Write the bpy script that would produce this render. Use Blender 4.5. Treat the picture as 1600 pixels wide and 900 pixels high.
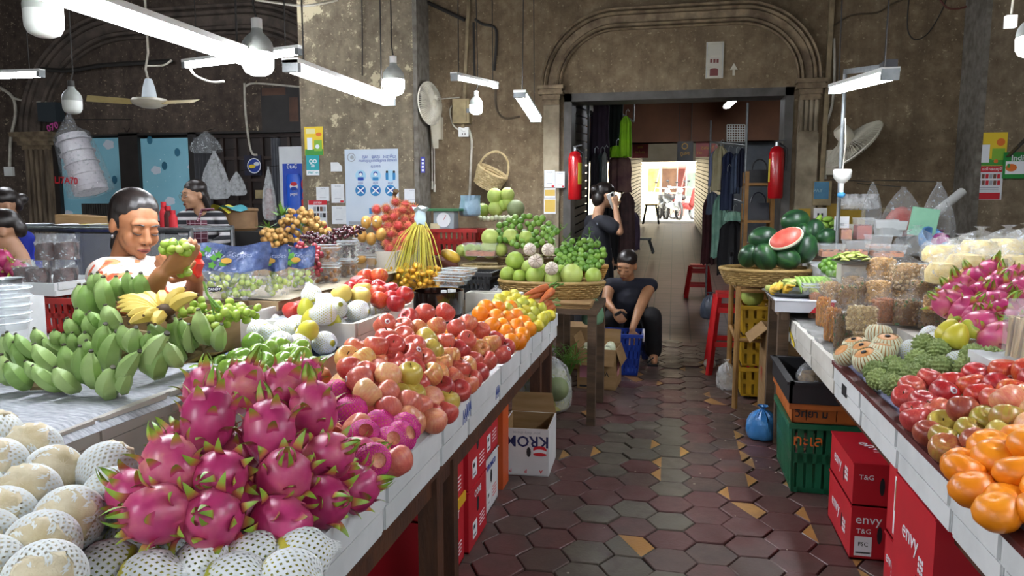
"""market aisle scene, built from the photograph with mesh code only"""
import bpy,bmesh,math,random
from math import sin,cos,pi,radians as R,sqrt,exp
from mathutils import Vector as V,Matrix as MX,Euler,Quaternion
random.seed(7)
for _o in list(bpy.data.objects):bpy.data.objects.remove(_o,do_unlink=True)
SC=bpy.context.scene
COL=SC.collection
FPX,CAMH=1150.0,1.32
YAW,PITCH=math.atan2(252,math.hypot(132,FPX)),math.atan2(132,FPX)
cd=bpy.data.cameras.new('camera');cam=bpy.data.objects.new('camera',cd);COL.objects.link(cam)
cd.sensor_width=36.0;cd.lens=36.0*FPX/1600.0;cd.clip_start=.05;cd.clip_end=300
cam.location=(0,0,CAMH);cam.rotation_euler=(pi/2-PITCH,0,YAW)
SC.camera=cam
w=bpy.data.worlds.new('daylight');SC.world=w;w.use_nodes=True
bg=w.node_tree.nodes['Background'];bg.inputs[0].default_value=(.92,.96,1,1);bg.inputs[1].default_value=.55
sl=bpy.data.lights.new('sun','SUN');sl.energy=30;sl.angle=.01;sl.color=(1,.95,.86)
so=bpy.data.objects.new('sun',sl);COL.objects.link(so);so.rotation_euler=(R(36),R(14),0)
SC.view_settings.view_transform='Standard';SC.view_settings.look='None'
SC.view_settings.exposure=0.7;SC.view_settings.gamma=1.0;SC.view_settings.use_curve_mapping=False
SC.cycles.max_bounces=8;SC.cycles.transparent_max_bounces=16
SC.cycles.diffuse_bounces=4;SC.cycles.caustics_reflective=False;SC.cycles.caustics_refractive=False
SC.cycles.use_denoising=True
_cp,_sp,_cy,_sy=cos(PITCH),sin(PITCH),cos(YAW),sin(YAW)
def ray(u,v):
 x,y=(u-800)/FPX,(450-v)/FPX
 fy,fz=_cp+y*_sp,y*_cp-_sp
 return V((_cy*x-_sy*fy,_sy*x+_cy*fy,fz))
def px(u,v,x=None,y=None,z=None,d=None):
 r=ray(u,v)
 t=d if d is not None else(z-CAMH)/r.z if z is not None else y/r.y if y is not None else x/r.x
 return V((0,0,CAMH))+r*t
def mound(u,v,f,tmax=9):
 """first point of the ray below the heap surface z = f(x, y)"""
 r=ray(u,v);t=.6
 while t<tmax:
  p=V((0,0,CAMH))+r*t
  if p.z<f(p.x,p.y):return p
  t+=.006
 return p
WL={}
class MB:
 def __init__(s):s.v=[];s.f=[];s.m=[];s.k=0
 def mat(s,k):s.k=k;return s
 def add(s,vs,fs):
  n=len(s.v);s.v+=[tuple(p)for p in vs]
  for f in fs:s.f.append([i+n for i in f]);s.m.append(s.k)
  return s
 def box(s,c,sz,rot=None,taper=1.0):
  hx,hy,hz=sz[0]/2,sz[1]/2,sz[2]/2
  vs=[]
  for z in(-1,1):
   t=taper if z<0 else 1
   for x,y in((-1,-1),(1,-1),(1,1),(-1,1)):vs.append(V((x*hx*t,y*hy*t,z*hz)))
  if rot is not None:
   M=rot if isinstance(rot,MX)else Euler(rot).to_matrix()
   vs=[M@p for p in vs]
  c=V(c)
  return s.add([p+c for p in vs],[(3,2,1,0),(4,5,6,7),(0,1,5,4),(1,2,6,5),(2,3,7,6),(3,0,4,7)])
 def b2(s,a,b):
  return s.box([(a[i]+b[i])/2 for i in range(3)],[abs(b[i]-a[i])for i in range(3)])
 def bar(s,a,b,w,h=None,up=(0,0,1)):
  a,b=V(a),V(b);d=b-a;L=d.length;d.normalize()
  u=V(up);sd=d.cross(u)
  if sd.length<1e-4:sd=d.cross(V((1,0,0)))
  sd.normalize();u=sd.cross(d);h=h or w
  vs=[]
  for p in(a,b):
   for x,y in((-1,-1),(1,-1),(1,1),(-1,1)):vs.append(p+sd*(x*w/2)+u*(y*h/2))
  return s.add(vs,[(3,2,1,0),(4,5,6,7),(0,1,5,4),(1,2,6,5),(2,3,7,6),(3,0,4,7)])
 def tube(s,pts,r,n=8,cap=True,closed=False):
  pts=[V(p)for p in pts];N=len(pts)
  rs=r if isinstance(r,(list,tuple))else[r]*N
  vs=[];prev=None
  for i,p in enumerate(pts):
   if closed:t=pts[(i+1)%N]-pts[i-1]
   else:t=pts[min(i+1,N-1)]-pts[max(i-1,0)]
   t.normalize()if t.length>1e-9 else None
   if prev is None:
    q=t.cross(V((0,0,1)))
    if q.length<1e-3:q=t.cross(V((1,0,0)))
   else:
    q=prev-t*prev.dot(t)
    if q.length<1e-6:q=t.cross(V((0,0,1)))
   q.normalize();prev=q;b=t.cross(q)
   for k in range(n):
    a=2*pi*k/n;vs.append(p+(q*cos(a)+b*sin(a))*rs[i])
  fs=[]
  for i in range(N if closed else N-1):
   j=(i+1)%N
   for k in range(n):fs.append((i*n+k,i*n+(k+1)%n,j*n+(k+1)%n,j*n+k))
  if cap and not closed:
   fs.append(tuple(range(n-1,-1,-1)));fs.append(tuple((N-1)*n+k for k in range(n)))
  return s.add(vs,fs)
 def lathe(s,prof,n=16,c=(0,0,0),M=None,arc=2*pi):
  vs=[];c=V(c);full=arc>6.28;nn=n if full else n+1
  for r,z in prof:
   for k in range(nn):
    a=arc*k/n;p=V((r*cos(a),r*sin(a),z))
    vs.append((M@p if M else p)+c)
  fs=[]
  for i in range(len(prof)-1):
   for k in range(n):
    k2=(k+1)%nn
    fs.append((i*nn+k,i*nn+k2,(i+1)*nn+k2,(i+1)*nn+k))
  if full:
   if prof[0][0]>1e-6:fs.append(tuple(range(nn-1,-1,-1)))
   if prof[-1][0]>1e-6:fs.append(tuple((len(prof)-1)*nn+k for k in range(nn)))
  return s.add(vs,fs)
 def ell(s,c,r,n=14,m=9,M=None):
  r=(r,r,r)if isinstance(r,(int,float))else r
  c=V(c);vs=[];fs=[]
  for i in range(m+1):
   a=pi*i/m
   for k in range(n):
    b=2*pi*k/n;p=V((r[0]*sin(a)*cos(b),r[1]*sin(a)*sin(b),-r[2]*cos(a)))
    vs.append((M@p if M else p)+c)
  for i in range(m):
   for k in range(n):fs.append((i*n+k,i*n+(k+1)%n,(i+1)*n+(k+1)%n,(i+1)*n+k))
  return s.add(vs,fs)
 def cap(s,a,ra,b,rb,n=12):
  """tapered capsule"""
  a,b=V(a),V(b);d=b-a;L=max(d.length,1e-5);d=d/L
  pts=[];rs=[]
  for t in(1,.87,.5):pts.append(a-d*ra*t);rs.append(ra*sqrt(max(1-t*t,.0009)))
  pts+=[a,b];rs+=[ra,rb]
  for t in(.5,.87,1):pts.append(b+d*rb*t);rs.append(rb*sqrt(max(1-t*t,.0009)))
  return s.tube(pts,rs,n)
 def grid(s,fn,nu,nv,closeu=False):
  vs=[];nn=nu if closeu else nu+1
  for j in range(nv+1):
   for i in range(nn):vs.append(V(fn(i/nu,j/nv)))
  fs=[]
  for j in range(nv):
   for i in range(nu):
    i2=(i+1)%nn
    fs.append((j*nn+i,j*nn+i2,(j+1)*nn+i2,(j+1)*nn+i))
  return s.add(vs,fs)
 def prism(s,pts,o,ax,ay,az,t):
  """2-D outline pts in the frame (o; ax, ay), thickness t along az"""
  o,ax,ay,az=V(o),V(ax),V(ay),V(az);n=len(pts)
  vs=[o+ax*p[0]+ay*p[1]for p in pts]+[o+ax*p[0]+ay*p[1]+az*t for p in pts]
  return s.add(vs,[tuple(range(n-1,-1,-1)),tuple(range(n,2*n))]+[(i,(i+1)%n,n+(i+1)%n,n+i)for i in range(n)])
 def mesh(s,name,mats,smooth=True,org=(0,0,0),sharp=None,weld=False):
  me=bpy.data.meshes.new(name);o=V(org)
  me.from_pydata([(p[0]-o.x,p[1]-o.y,p[2]-o.z)for p in s.v],[],s.f)
  for m in(mats if isinstance(mats,(list,tuple))else[mats]):me.materials.append(m)
  me.polygons.foreach_set('material_index',s.m)
  if weld:
   b=bmesh.new();b.from_mesh(me);bmesh.ops.remove_doubles(b,verts=b.verts,dist=1e-5);b.to_mesh(me);b.free()
  if smooth:
   me.polygons.foreach_set('use_smooth',[True]*len(me.polygons))
   if sharp:me.set_sharp_from_angle(angle=R(sharp))
  me.update();return me
 def build(s,name,mats,parent=None,at=None,smooth=True,sharp=40):
  org=V(WL[parent.name])if parent is not None and parent.name in WL else V(at)if at is not None else V((0,0,0))
  if parent is not None and parent.name not in WL:org=V((0,0,0))
  o=bpy.data.objects.new(name,s.mesh(name,mats,smooth,org,sharp));COL.objects.link(o)
  if parent is not None:o.parent=parent
  elif at is not None:o.location=at
  WL[o.name]=tuple(org)
  return o
def tag(o,label=None,cat=None,group=None,kind=None):
 if label:o['label']=label
 if cat:o['category']=cat
 if group:o['group']=group
 if kind:o['kind']=kind
 return o
def thing(name,label,cat,at=(0,0,0),group=None,rotz=0):
 o=bpy.data.objects.new(name,None);COL.objects.link(o);o.location=at;o.empty_display_size=.05
 o.rotation_euler=(0,0,rotz)
 if rotz==0:WL[o.name]=tuple(at)
 return tag(o,label,cat,group)
def inst(mesh,name,loc,rot=None,scale=1,parent=None,label=None,cat=None,group=None,kids=()):
 o=bpy.data.objects.new(name,mesh);COL.objects.link(o)
 if parent is not None:o.parent=parent
 if rot is None:rot=MX.Identity(3)
 if not isinstance(rot,MX):rot=Euler(rot).to_matrix()
 sc=V((scale,)*3)if isinstance(scale,(int,float))else V(scale)
 base=V(WL[parent.name])if parent is not None and parent.name in WL else V((0,0,0))
 o.matrix_local=MX.LocRotScale(V(loc)-base,rot.to_quaternion(),sc)
 tag(o,label,cat,group)
 for kn,km in kids:
  c=bpy.data.objects.new(kn,km);COL.objects.link(c);c.parent=o
 return o
def copy_tree(o,parent=None):
 c=o.copy();COL.objects.link(c)
 if parent is not None:c.parent=parent
 for ch in o.children:copy_tree(ch,c)
 return c
def struct(o):o['kind']='structure';return o
def rr(a,b):return random.uniform(a,b)
def rrot():return Euler((rr(0,6.28),rr(0,6.28),rr(0,6.28))).to_matrix()
def frame(zdir,xhint=(1,0,0)):
 z=V(zdir).normalized();x=V(xhint);x=x-z*x.dot(z)
 if x.length<1e-3:x=V((0,1,0));x=x-z*x.dot(z)
 x.normalize();y=z.cross(x)
 return MX((x,y,z)).transposed()
def lin(h):
 if not isinstance(h,str):return(*h,1)if len(h)==3 else h
 h=h.lstrip('#');o=[]
 for i in(0,2,4):
  c=int(h[i:i+2],16)/255;o.append(c/12.92 if c<=.04045 else((c+.055)/1.055)**2.4)
 return(*o,1)
def newmat(name):
 m=bpy.data.materials.new(name);m.use_nodes=True
 nt=m.node_tree;return m,nt,nt.nodes['Principled BSDF']
def N(nt,t,**k):
 n=nt.nodes.new(t)
 for a,b in k.items():
  if a.startswith('i_'):n.inputs[a[2:].replace('_',' ')].default_value=b
  else:setattr(n,a,b)
 return n
def L(nt,a,b):nt.links.new(a,b)
def coords(nt,stretch=None,kind='Object'):
 tc=N(nt,'ShaderNodeTexCoord');s=tc.outputs[kind]
 if stretch:
  mp=N(nt,'ShaderNodeMapping');mp.inputs['Scale'].default_value=stretch;L(nt,s,mp.inputs[0]);s=mp.outputs[0]
 return s
def ramp(nt,fac,stops):
 r=N(nt,'ShaderNodeValToRGB');e=r.color_ramp.elements
 while len(e)<len(stops):e.new(.5)
 for i,(p,c)in enumerate(stops):e[i].position=p;e[i].color=lin(c)
 L(nt,fac,r.inputs[0]);return r.outputs[0]
def noise(nt,vec,sc,det=4,rough=.55):
 n=N(nt,'ShaderNodeTexNoise');n.inputs['Scale'].default_value=sc;n.inputs['Detail'].default_value=det;n.inputs['Roughness'].default_value=rough
 if vec is not None:L(nt,vec,n.inputs['Vector'])
 return n.outputs[0]
def math_(nt,op,a,b=None):
 n=N(nt,'ShaderNodeMath',operation=op)
 for i,x in enumerate((a,b)):
  if x is None:continue
  if isinstance(x,(int,float)):n.inputs[i].default_value=x
  else:L(nt,x,n.inputs[i])
 return n.outputs[0]
def mixc(nt,fac,a,b,mode='MIX'):
 n=N(nt,'ShaderNodeMix',data_type='RGBA',blend_type=mode)
 for i,x in((0,fac),(6,a),(7,b)):
  if isinstance(x,(int,float)):n.inputs[i].default_value=x
  elif isinstance(x,(tuple,list,str)):n.inputs[i].default_value=lin(x)
  else:L(nt,x,n.inputs[i])
 return n.outputs[2]
def bump_(nt,p,h,strength,dist=.01):
 b=N(nt,'ShaderNodeBump');b.inputs['Strength'].default_value=strength;b.inputs['Distance'].default_value=dist
 L(nt,h,b.inputs['Height']);L(nt,b.outputs[0],p.inputs['Normal'])
_MC={}
def mat(name,c,c2=None,sc=12,rough=.6,bump=0,metal=0,emit=0,alpha=1,trans=0,rnd=0,spec=.5,coat=0,stretch=None,lo=.35,hi=.65,sss=0,bsc=None,bd=.01,ior=None,emc=None):
 if name in _MC:return _MC[name]
 m,nt,p=newmat(name);_MC[name]=m
 p.inputs['Base Color'].default_value=lin(c);p.inputs['Roughness'].default_value=rough;p.inputs['Metallic'].default_value=metal
 p.inputs['Specular IOR Level'].default_value=spec
 if coat:p.inputs['Coat Weight'].default_value=coat;p.inputs['Coat Roughness'].default_value=.12
 if alpha<1:p.inputs['Alpha'].default_value=alpha
 if trans:p.inputs['Transmission Weight'].default_value=trans
 if ior:p.inputs['IOR'].default_value=ior
 if sss:
  p.inputs['Subsurface Weight'].default_value=sss;p.inputs['Subsurface Radius'].default_value=(.01,.006,.004);p.inputs['Subsurface Scale'].default_value=.5
 if emit:p.inputs['Emission Color'].default_value=lin(emc or c);p.inputs['Emission Strength'].default_value=emit
 if c2 or bump:
  vec=coords(nt,stretch);nz=noise(nt,vec,sc)
  if c2:
   f=nz
   if rnd:
    oi=N(nt,'ShaderNodeObjectInfo');f=math_(nt,'ADD',nz,math_(nt,'MULTIPLY',math_(nt,'SUBTRACT',oi.outputs['Random'],.5),rnd))
   L(nt,ramp(nt,f,[(lo,c),(hi,c2)]),p.inputs['Base Color'])
  if bump:
   bump_(nt,p,noise(nt,vec,bsc)if bsc else nz,bump,bd)
 return m
def text(s,size,m,parent,o,ax,ay,name='lettering',ext=.0006,align='CENTER',wmax=None,bold=False):
 cu=bpy.data.curves.new(name,'FONT');cu.body=s;cu.size=size;cu.align_x=align;cu.align_y='CENTER';cu.extrude=ext;cu.resolution_u=2
 if bold:cu.offset=size*.018
 to=bpy.data.objects.new(name,cu);COL.objects.link(to)
 dg=bpy.context.evaluated_depsgraph_get();me=bpy.data.meshes.new_from_object(to.evaluated_get(dg));bpy.data.objects.remove(to);bpy.data.curves.remove(cu)
 me.materials.clear();me.materials.append(m);me.name=name
 ax,ay=V(ax).normalized(),V(ay).normalized();az=ax.cross(ay)
 sx=1
 if wmax and len(me.vertices):
  wd=max(v.co.x for v in me.vertices)-min(v.co.x for v in me.vertices)
  if wd>0:sx=min(1.0,wmax/wd)if wmax>0 else-wmax/wd
 T=MX((ax*sx,ay*sx,az)).transposed().to_4x4();T.translation=V(o)+az*.0012
 me.transform(T)
 base=V(WL.get(parent.name,(0,0,0)))if parent is not None else V((0,0,0))
 me.transform(MX.Translation(-base))
 ob=bpy.data.objects.new(name,me);COL.objects.link(ob);ob.parent=parent
 WL[ob.name]=tuple(base)
 return ob
def plaster(name,base,dark,light,patch,seed=0,patch_at=.64):
 m,nt,p=newmat(name);vec=coords(nt)
 mp=N(nt,'ShaderNodeMapping');mp.inputs['Location'].default_value=(seed*3.1,seed*1.7,seed*.9);L(nt,vec,mp.inputs[0]);vec=mp.outputs[0]
 big=noise(nt,vec,1.1,5,.6);fine=noise(nt,vec,9,8,.7);grit=noise(nt,vec,60,3)
 ms=N(nt,'ShaderNodeMapping');ms.inputs['Scale'].default_value=(5,5,.6);L(nt,vec,ms.inputs[0]);run=noise(nt,ms.outputs[0],1.6,5,.65)
 c=ramp(nt,big,[(.3,dark),(.52,base),(.72,light)])
 c=mixc(nt,.6,c,ramp(nt,fine,[(.32,dark),(.5,base),(.68,light)]))
 sp_=noise(nt,vec,34,2,.5);c=mixc(nt,math_(nt,'MULTIPLY',ramp(nt,sp_,[(.66,'000000'),(.69,'ffffff')]),.6),c,patch);sd_=noise(nt,vec,13,6,.8);c=mixc(nt,math_(nt,'MULTIPLY',ramp(nt,sd_,[(.60,'000000'),(.66,'ffffff')]),.55),c,dark)
 c=mixc(nt,math_(nt,'MULTIPLY',ramp(nt,run,[(.45,'000000'),(.7,'ffffff')]),.5),c,dark)
 mk=math_(nt,'ADD',math_(nt,'MULTIPLY',noise(nt,vec,2.3,9,.75),.75),math_(nt,'MULTIPLY',fine,.25))
 pm=ramp(nt,mk,[(patch_at,'000000'),(patch_at+.015,'ffffff')])
 c=mixc(nt,pm,c,patch)
 L(nt,c,p.inputs['Base Color']);p.inputs['Roughness'].default_value=.88;p.inputs['Specular IOR Level'].default_value=.25
 h=math_(nt,'ADD',math_(nt,'MULTIPLY',fine,.6),math_(nt,'ADD',math_(nt,'MULTIPLY',grit,.25),math_(nt,'MULTIPLY',pm,-.5)))
 bump_(nt,p,h,.55,.012);return m
M_wall=plaster('plaster_brown','75654f','514536','8f8068','a89b7e',0,.625)
M_pier=plaster('plaster_grey_peeling','7d7260','574e41','9c917c','bdb294',2,.555)
M_pier2=plaster('plaster_right_pier','827460','5f5241','a2957e','b0a48a',5,.62)
M_left=plaster('plaster_sooty','4f443c','332b27','665a50','aa9d82',8,.61)
M_stone=mat('moulding_stone','8b7a60','5c4d3b',9,.85,.4,stretch=(1,1,1),bsc=30)
M_cream=mat('pilaster_cream','a79c84','6f6350',4,.85,.4,bsc=25)
M_dkwood=mat('dark_timber','3a2318','54331f',8,.55,.3,stretch=(3,3,.6),bsc=40)
M_frame=mat('painted_grey_frame','55534f','3d3a36',6,.6)
M_strip=mat('grey_painted_strip','7d7970','5c564c',14,.75,.3)
M_roof=mat('roof_boards','3a342e','2a2622',5,.9)
M_blk=mat('black_plastic','15151a','1e1e22',20,.45)
M_white=mat('white_plastic','e6e8e6','d8dad6',8,.4)
M_paper=mat('white_paper','dfe2e4','d0d4d8',9,.7)
M_steel=mat('brushed_steel','a9adb0','8f9498',30,.3,metal=.9)
M_gsteel=mat('galvanised_steel','8d9294','787d80',20,.45,metal=.7)
YW,YL,YP,ZT=7.2,8.6,6.85,4.7
xdl,xdr=-1.05,1.04
ZD=2.365
xp0,xp1=px(470,200,y=YP).x,px(649,200,y=YP).x
xr0=px(1534,200,y=6.75).x
wb=MB()
wb.b2((xp1,YW,0),(xdl,YW+.3,ZT)).b2((xdr,YW,0),(xr0+.1,YW+.3,ZT)).b2((xdl,YW,ZD),(xdr,YW+.3,ZT))
wall_back=struct(wb.build('wall_back',M_wall,smooth=False))
wall_pier_left=struct(MB().b2((xp0,YP,0),(xp1,YL,ZT)).build('wall_left_pier',M_pier,smooth=False))
struct(MB().b2((xp1-.012,YP-.012,0),(xp1+.03,YW-.002,ZT)).build('trim_1',M_strip,smooth=False))
struct(MB().b2((xr0,6.75,0),(5.2,7.5,ZT)).build('wall_right_pier',M_pier2,smooth=False))
struct(MB().b2((xr0-.03,6.74,0),(xr0+.012,YW-.002,ZT)).build('trim_2',M_strip,smooth=False))
zl=px(250,210,y=YL).z
xa=px(94,210,y=YL).x
wl=MB().b2((-14,YL,0),(xa-.05,YL+.3,ZT)).b2((xa-.05,YL,zl),(xp0,YL+.3,ZT))
wall_left=struct(wl.build('wall_left',M_left,smooth=False))
struct(MB().b2((-14,-4,ZT),(5.2,8.9,ZT+.12)).build('ceiling',M_roof,smooth=False))
struct(MB().b2((5.2,-4,0),(5.4,7.5,ZT)).build('wall_right',M_pier2,smooth=False))
struct(MB().b2((-14.2,-4,0),(-14,8.9,ZT)).build('wall_far_left',M_left,smooth=False))
def mould(name,xl,xr,zs,zt,a,b,w,yw,prof,n=12,m=M_stone):
 """archivolt: inner edge up from (xl, zs), elliptic corner (a, b), flat top zt, down to (xr, zs)"""
 path=[]
 for i in range(4):path.append((xl,zs+(zt-b-zs)*i/3,-1,0))
 for i in range(1,n+1):
  t=pi/2*i/n;path.append((xl+a-a*cos(t),zt-b+b*sin(t),-cos(t),sin(t)))
 for i in range(1,6):path.append((xl+a+(xr-xl-2*a)*i/6,zt,0,1))
 for i in range(0,n+1):
  t=pi/2*(1-i/n);path.append((xr-a+a*cos(t),zt-b+b*sin(t),cos(t),sin(t)))
 for i in range(1,4):path.append((xr,zt-b-(zt-b-zs)*i/3,1,0))
 mb=MB();k=len(path)-1
 def fn(u,v):
  p=path[min(int(round(u*k)),k)];q=prof[int(round(v*(len(prof)-1)))]
  return(p[0]+p[2]*q[0]*w,yw-q[1],p[1]+p[3]*q[0]*w)
 mb.grid(fn,k,len(prof)-1)
 return struct(mb.build(name,m,sharp=25))
PR=[(0,0),(0,.03),(.06,.045),(.12,.03),(.14,.02),(.16,.045),(.24,.06),(.3,.045),(.32,.03),(.38,.035),(.62,.05),(.66,.035),(.68,.06),(.76,.08),(.84,.06),(.86,.045),(.88,.07),(.96,.085),(1,.06),(1,0)]
mould('trim_3',-1.075,1.065,2.44,2.935,.52,.50,.2,YW,PR)
def capital(name,x0,x1,zt,yw,flip=1):
 mb=MB()
 for i,(dz,ex,dp)in enumerate(((0,.035,.13),(.035,.02,.11),(.06,.03,.12),(.085,.0,.085),(.13,-.01,.07))):
  h=(.035,.025,.025,.045,.05)[i]
  mb.b2((x0-ex,yw-dp,zt-dz-h),(x1+ex,yw+.0,zt-dz))
 return struct(mb.build(name,M_stone,smooth=False))
capital('trim_4',-1.255,-1.08,2.44,YW);capital('trim_5',1.08,1.27,2.42,YW)
struct(MB().b2((-1.245,YW-.05,0),(-1.09,YW,2.27)).build('trim_6',M_cream,smooth=False))
mb=MB().b2((1.08,YW-.05,0),(1.26,YW,1.95)).b2((1.085,YW-.03,1.95),(1.255,YW,2.25))
for i in range(4):mb.b2((1.09+i*.042,YW-.06,1.97),(1.115+i*.042,YW-.02,2.24))
struct(mb.build('trim_7',M_cream,smooth=False))
mb=MB().b2((xdl,YW-.03,0),(xdl+.075,YW+.28,ZD)).b2((xdr-.075,YW-.03,0),(xdr,YW+.28,ZD)).b2((xdl,YW-.03,ZD-.075),(xdr,YW+.28,ZD))
struct(mb.build('door_1',M_frame,smooth=False))
struct(MB().bar((1.30,YW-.02,1.1),(1.345,YW-.02,ZT),.05,.04).build('trim_8',mat('pale_timber_strip','9a8b6c','6e6049',6,.8,.3),smooth=False))
struct(MB().bar(px(742,0,y=YW-.02)+V((0,0,1)),px(724,200,y=YW-.02),.055,.03).build('trim_9',mat('pale_timber_strip','9a8b6c'),smooth=False))
cxl=px(74,200,y=YL).x;zsp=px(60,208,y=YL).z;ctr=px(292,100,y=YL).x
mould('trim_10',cxl,2*ctr-cxl,zsp,px(292,58,y=YL).z,1.35,1.25,.36,YL,[(q[0],q[1]*1.5)for q in PR],16,mat('sooty_stone','5d5148','3d352f',7,.85,.4,bsc=25))
mb=MB()
for i,(dz,ex,dp)in enumerate(((0,.09,.2),(.06,.06,.17),(.11,.03,.14),(.17,.0,.1))):
 mb.b2((cxl-.34-ex,YL-dp,zsp-dz-.06),(cxl+.1+ex,YL,zsp-dz))
struct(mb.build('trim_11',M_stone,smooth=False))
mb=MB().b2((cxl-.32,YL-.07,0),(cxl+.1,YL,zsp-.2))
for i in range(5):mb.b2((cxl-.29+i*.08,YL-.11,.1),(cxl-.245+i*.08,YL-.06,zsp-.22))
struct(mb.build('trim_12',mat('worn_pilaster','7d6d59','4d4136',5,.85,.4,stretch=(2,2,.5)),smooth=False))
mort=mat('mortar_dirt','2b241f','1d1815',20,.9,.3)
M_floorx=mat('worn_floor','4a3b34','382d28',3,.7,.2)
floor=struct(MB().b2((-14,-4,-.1),(5.2,YW+.02,-.010)).build('floor',mort,smooth=False))
def tilemat(name,a,b,c):
 m,nt,p=newmat(name);vec=coords(nt);oi=N(nt,'ShaderNodeObjectInfo')
 ad=N(nt,'ShaderNodeVectorMath',operation='ADD');L(nt,vec,ad.inputs[0]);L(nt,oi.outputs['Location'],ad.inputs[1])
 big=noise(nt,ad.outputs[0],7,6,.65);gr=noise(nt,ad.outputs[0],90,3)
 f=math_(nt,'ADD',math_(nt,'MULTIPLY',big,.8),math_(nt,'MULTIPLY',oi.outputs['Random'],.22))
 L(nt,ramp(nt,f,[(.3,a),(.5,b),(.72,c)]),p.inputs['Base Color'])
 L(nt,ramp(nt,big,[(.35,(.32,.32,.32)),(.7,(.62,.62,.62))]),p.inputs['Roughness'])
 bump_(nt,p,math_(nt,'ADD',gr,big),.25,.004);return m
TM=[tilemat('tile_red','4f3231','5c3c3a','54443f'),tilemat('tile_grey','535046','5f594e','504740'),tilemat('tile_brown','493b35','55443e','4a423e'),tilemat('tile_ochre','a3773f','ab8148','86684a')]
HS=.103
def hexmesh(k,oc):
 s=HS-.0035;mb=MB();t=0
 c=[(s*cos(pi/3*i),s*sin(pi/3*i))for i in range(6)];ci=[(x*.965,y*.965)for x,y in c]
 n=6;vs=[(x,y,-.014)for x,y in c]+[(x,y,-.003)for x,y in c]+[(x,y,0)for x,y in ci]
 fs=[(i,(i+1)%6,6+(i+1)%6,6+i)for i in range(6)]+[(6+i,6+(i+1)%6,12+(i+1)%6,12+i)for i in range(6)]
 mb.mat(0).add(vs,fs)
 if oc==0:mb.add([(x,y,0)for x,y in ci],[tuple(range(6))])
 else:
  p=[(x,y,0)for x,y in ci]
  if oc==1:
   mb.add(p,[(1,2,3,4,5)]);mb.mat(1).add([p[0],p[1],p[5]],[(0,1,2)])
  elif oc==2:
   mb.add(p,[(0,1,2,4,5)]);mb.mat(1).add([p[2],p[3],p[4]],[(0,1,2)])
  else:
   q=(p[0][0]*.5+p[1][0]*.5,p[0][1]*.5+p[1][1]*.5,0);mb.add(p,[(2,3,4,5)]);mb.mat(1).add(p[:1]+p[1:3]+p[5:6],[(0,1,2,3)])
 return mb.mesh('floor_tile',[TM[k],TM[3]],smooth=False)
HM={(k,o):hexmesh(k,o)for k in range(3)for o in range(4)}
tl=[]
for i in range(-9,14):
 for j in range(5,44):
  x,y=i*1.5*HS+.02,(j+.5*(i%2))*sqrt(3)*HS
  if y>YW-.03 or y<1.6:continue
  c_=V((x,y,-CAMH));fy=-_sy*x+_cy*y;d=fy*_cp+CAMH*_sp
  if d<.3:continue
  u=800+FPX*(_cy*x+_sy*y)/d;v=450-FPX*(fy*_sp-CAMH*_cp)/d
  vis=(560<u<1500 and v<930)and x>-.95-.02*max(0,4-y)and x<1.25
  tl.append((0 if vis else 1,d,x,y))
tl.sort()
rnd=random.Random(3);rest=MB()
for n_,(nv,d,x,y)in enumerate(tl):
 if nv==1 and(x<-1.2 or x>1.7):continue
 k=1 if abs(x+.12-(3-y)*.05)<.24 and rnd.random()<.75 and y<4.6 else(0 if rnd.random()<.55 else 2)
 if y>5:k=rnd.choice((2,2,0))
 oc=0
 if abs(x-.28)<.1 and rnd.random()<.6:oc=rnd.choice((1,1,3))
 elif abs(x-.62)<.1 and rnd.random()<.65:oc=rnd.choice((1,3,2))
 elif rnd.random()<.1:oc=rnd.choice((1,2,3))
 if n_<300:
  inst(HM[(k,oc)],'floor_tile',(x,y,rr(-.004,.003)),(rr(-.022,.022),rr(-.022,.022),rr(-.012,.012)+(pi if oc and rnd.random()<.3 else 0)),1,floor)
 else:
  s=HS-.004;cs=[(x+s*cos(pi/3*q),y+s*sin(pi/3*q))for q in range(6)];z=rr(-.004,.002)
  rest.mat(k).add([(a,b,z)for a,b in cs]+[(a,b,-.012)for a,b in cs],[tuple(range(6))]+[(q,q+6,(q+1)%6+6,(q+1)%6)for q in range(6)])
tag(rest.build('floor_tiles_far',TM,floor,smooth=False),kind='stuff')
mb=MB()
for _ in range(70):
 x,y=rr(-.5,.6),rr(2.3,6.5);s=rr(.003,.008);mb.box((x,y,.006),(s,s*rr(.6,1.6),.002),(0,0,rr(0,3)))
tag(mb.build('floor_litter',mat('litter','b9b5a6'),floor,smooth=False),kind='stuff')
YE,ZE=20.0,.80
def rz(y):return 0 if y<YW+.3 else(y-YW-.3)/(YE-YW-.3)*ZE
fc=MB().add([(-1.2,YW-.03,-.009),(1.2,YW-.03,-.009),(3,YW+.3,0),(-3,YW+.3,0),(2.5,YE,ZE),(-2.5,YE,ZE)],[(0,1,2,3),(3,2,4,5)])
m,nt,p=newmat('corridor_tiles');vec=coords(nt)
bt=N(nt,'ShaderNodeTexBrick');L(nt,vec,bt.inputs['Vector']);bt.offset=.0
for k_,v_ in(('Color1','6a5048'),('Color2','785c52'),('Mortar','2a201d')):bt.inputs[k_].default_value=lin(v_)
bt.inputs['Scale'].default_value=1;bt.inputs['Brick Width'].default_value=.2;bt.inputs['Row Height'].default_value=.2;bt.inputs['Mortar Size'].default_value=.008
L(nt,mixc(nt,.35,bt.outputs['Color'],ramp(nt,noise(nt,vec,3,5),[(.3,'503a34'),(.7,'856a60')])),p.inputs['Base Color']);p.inputs['Roughness'].default_value=.42
floor_c=struct(fc.build('floor_corridor',m,smooth=False))
M_cwall=mat('corridor_wall','6a5a4c','53463a',4,.8)
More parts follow.
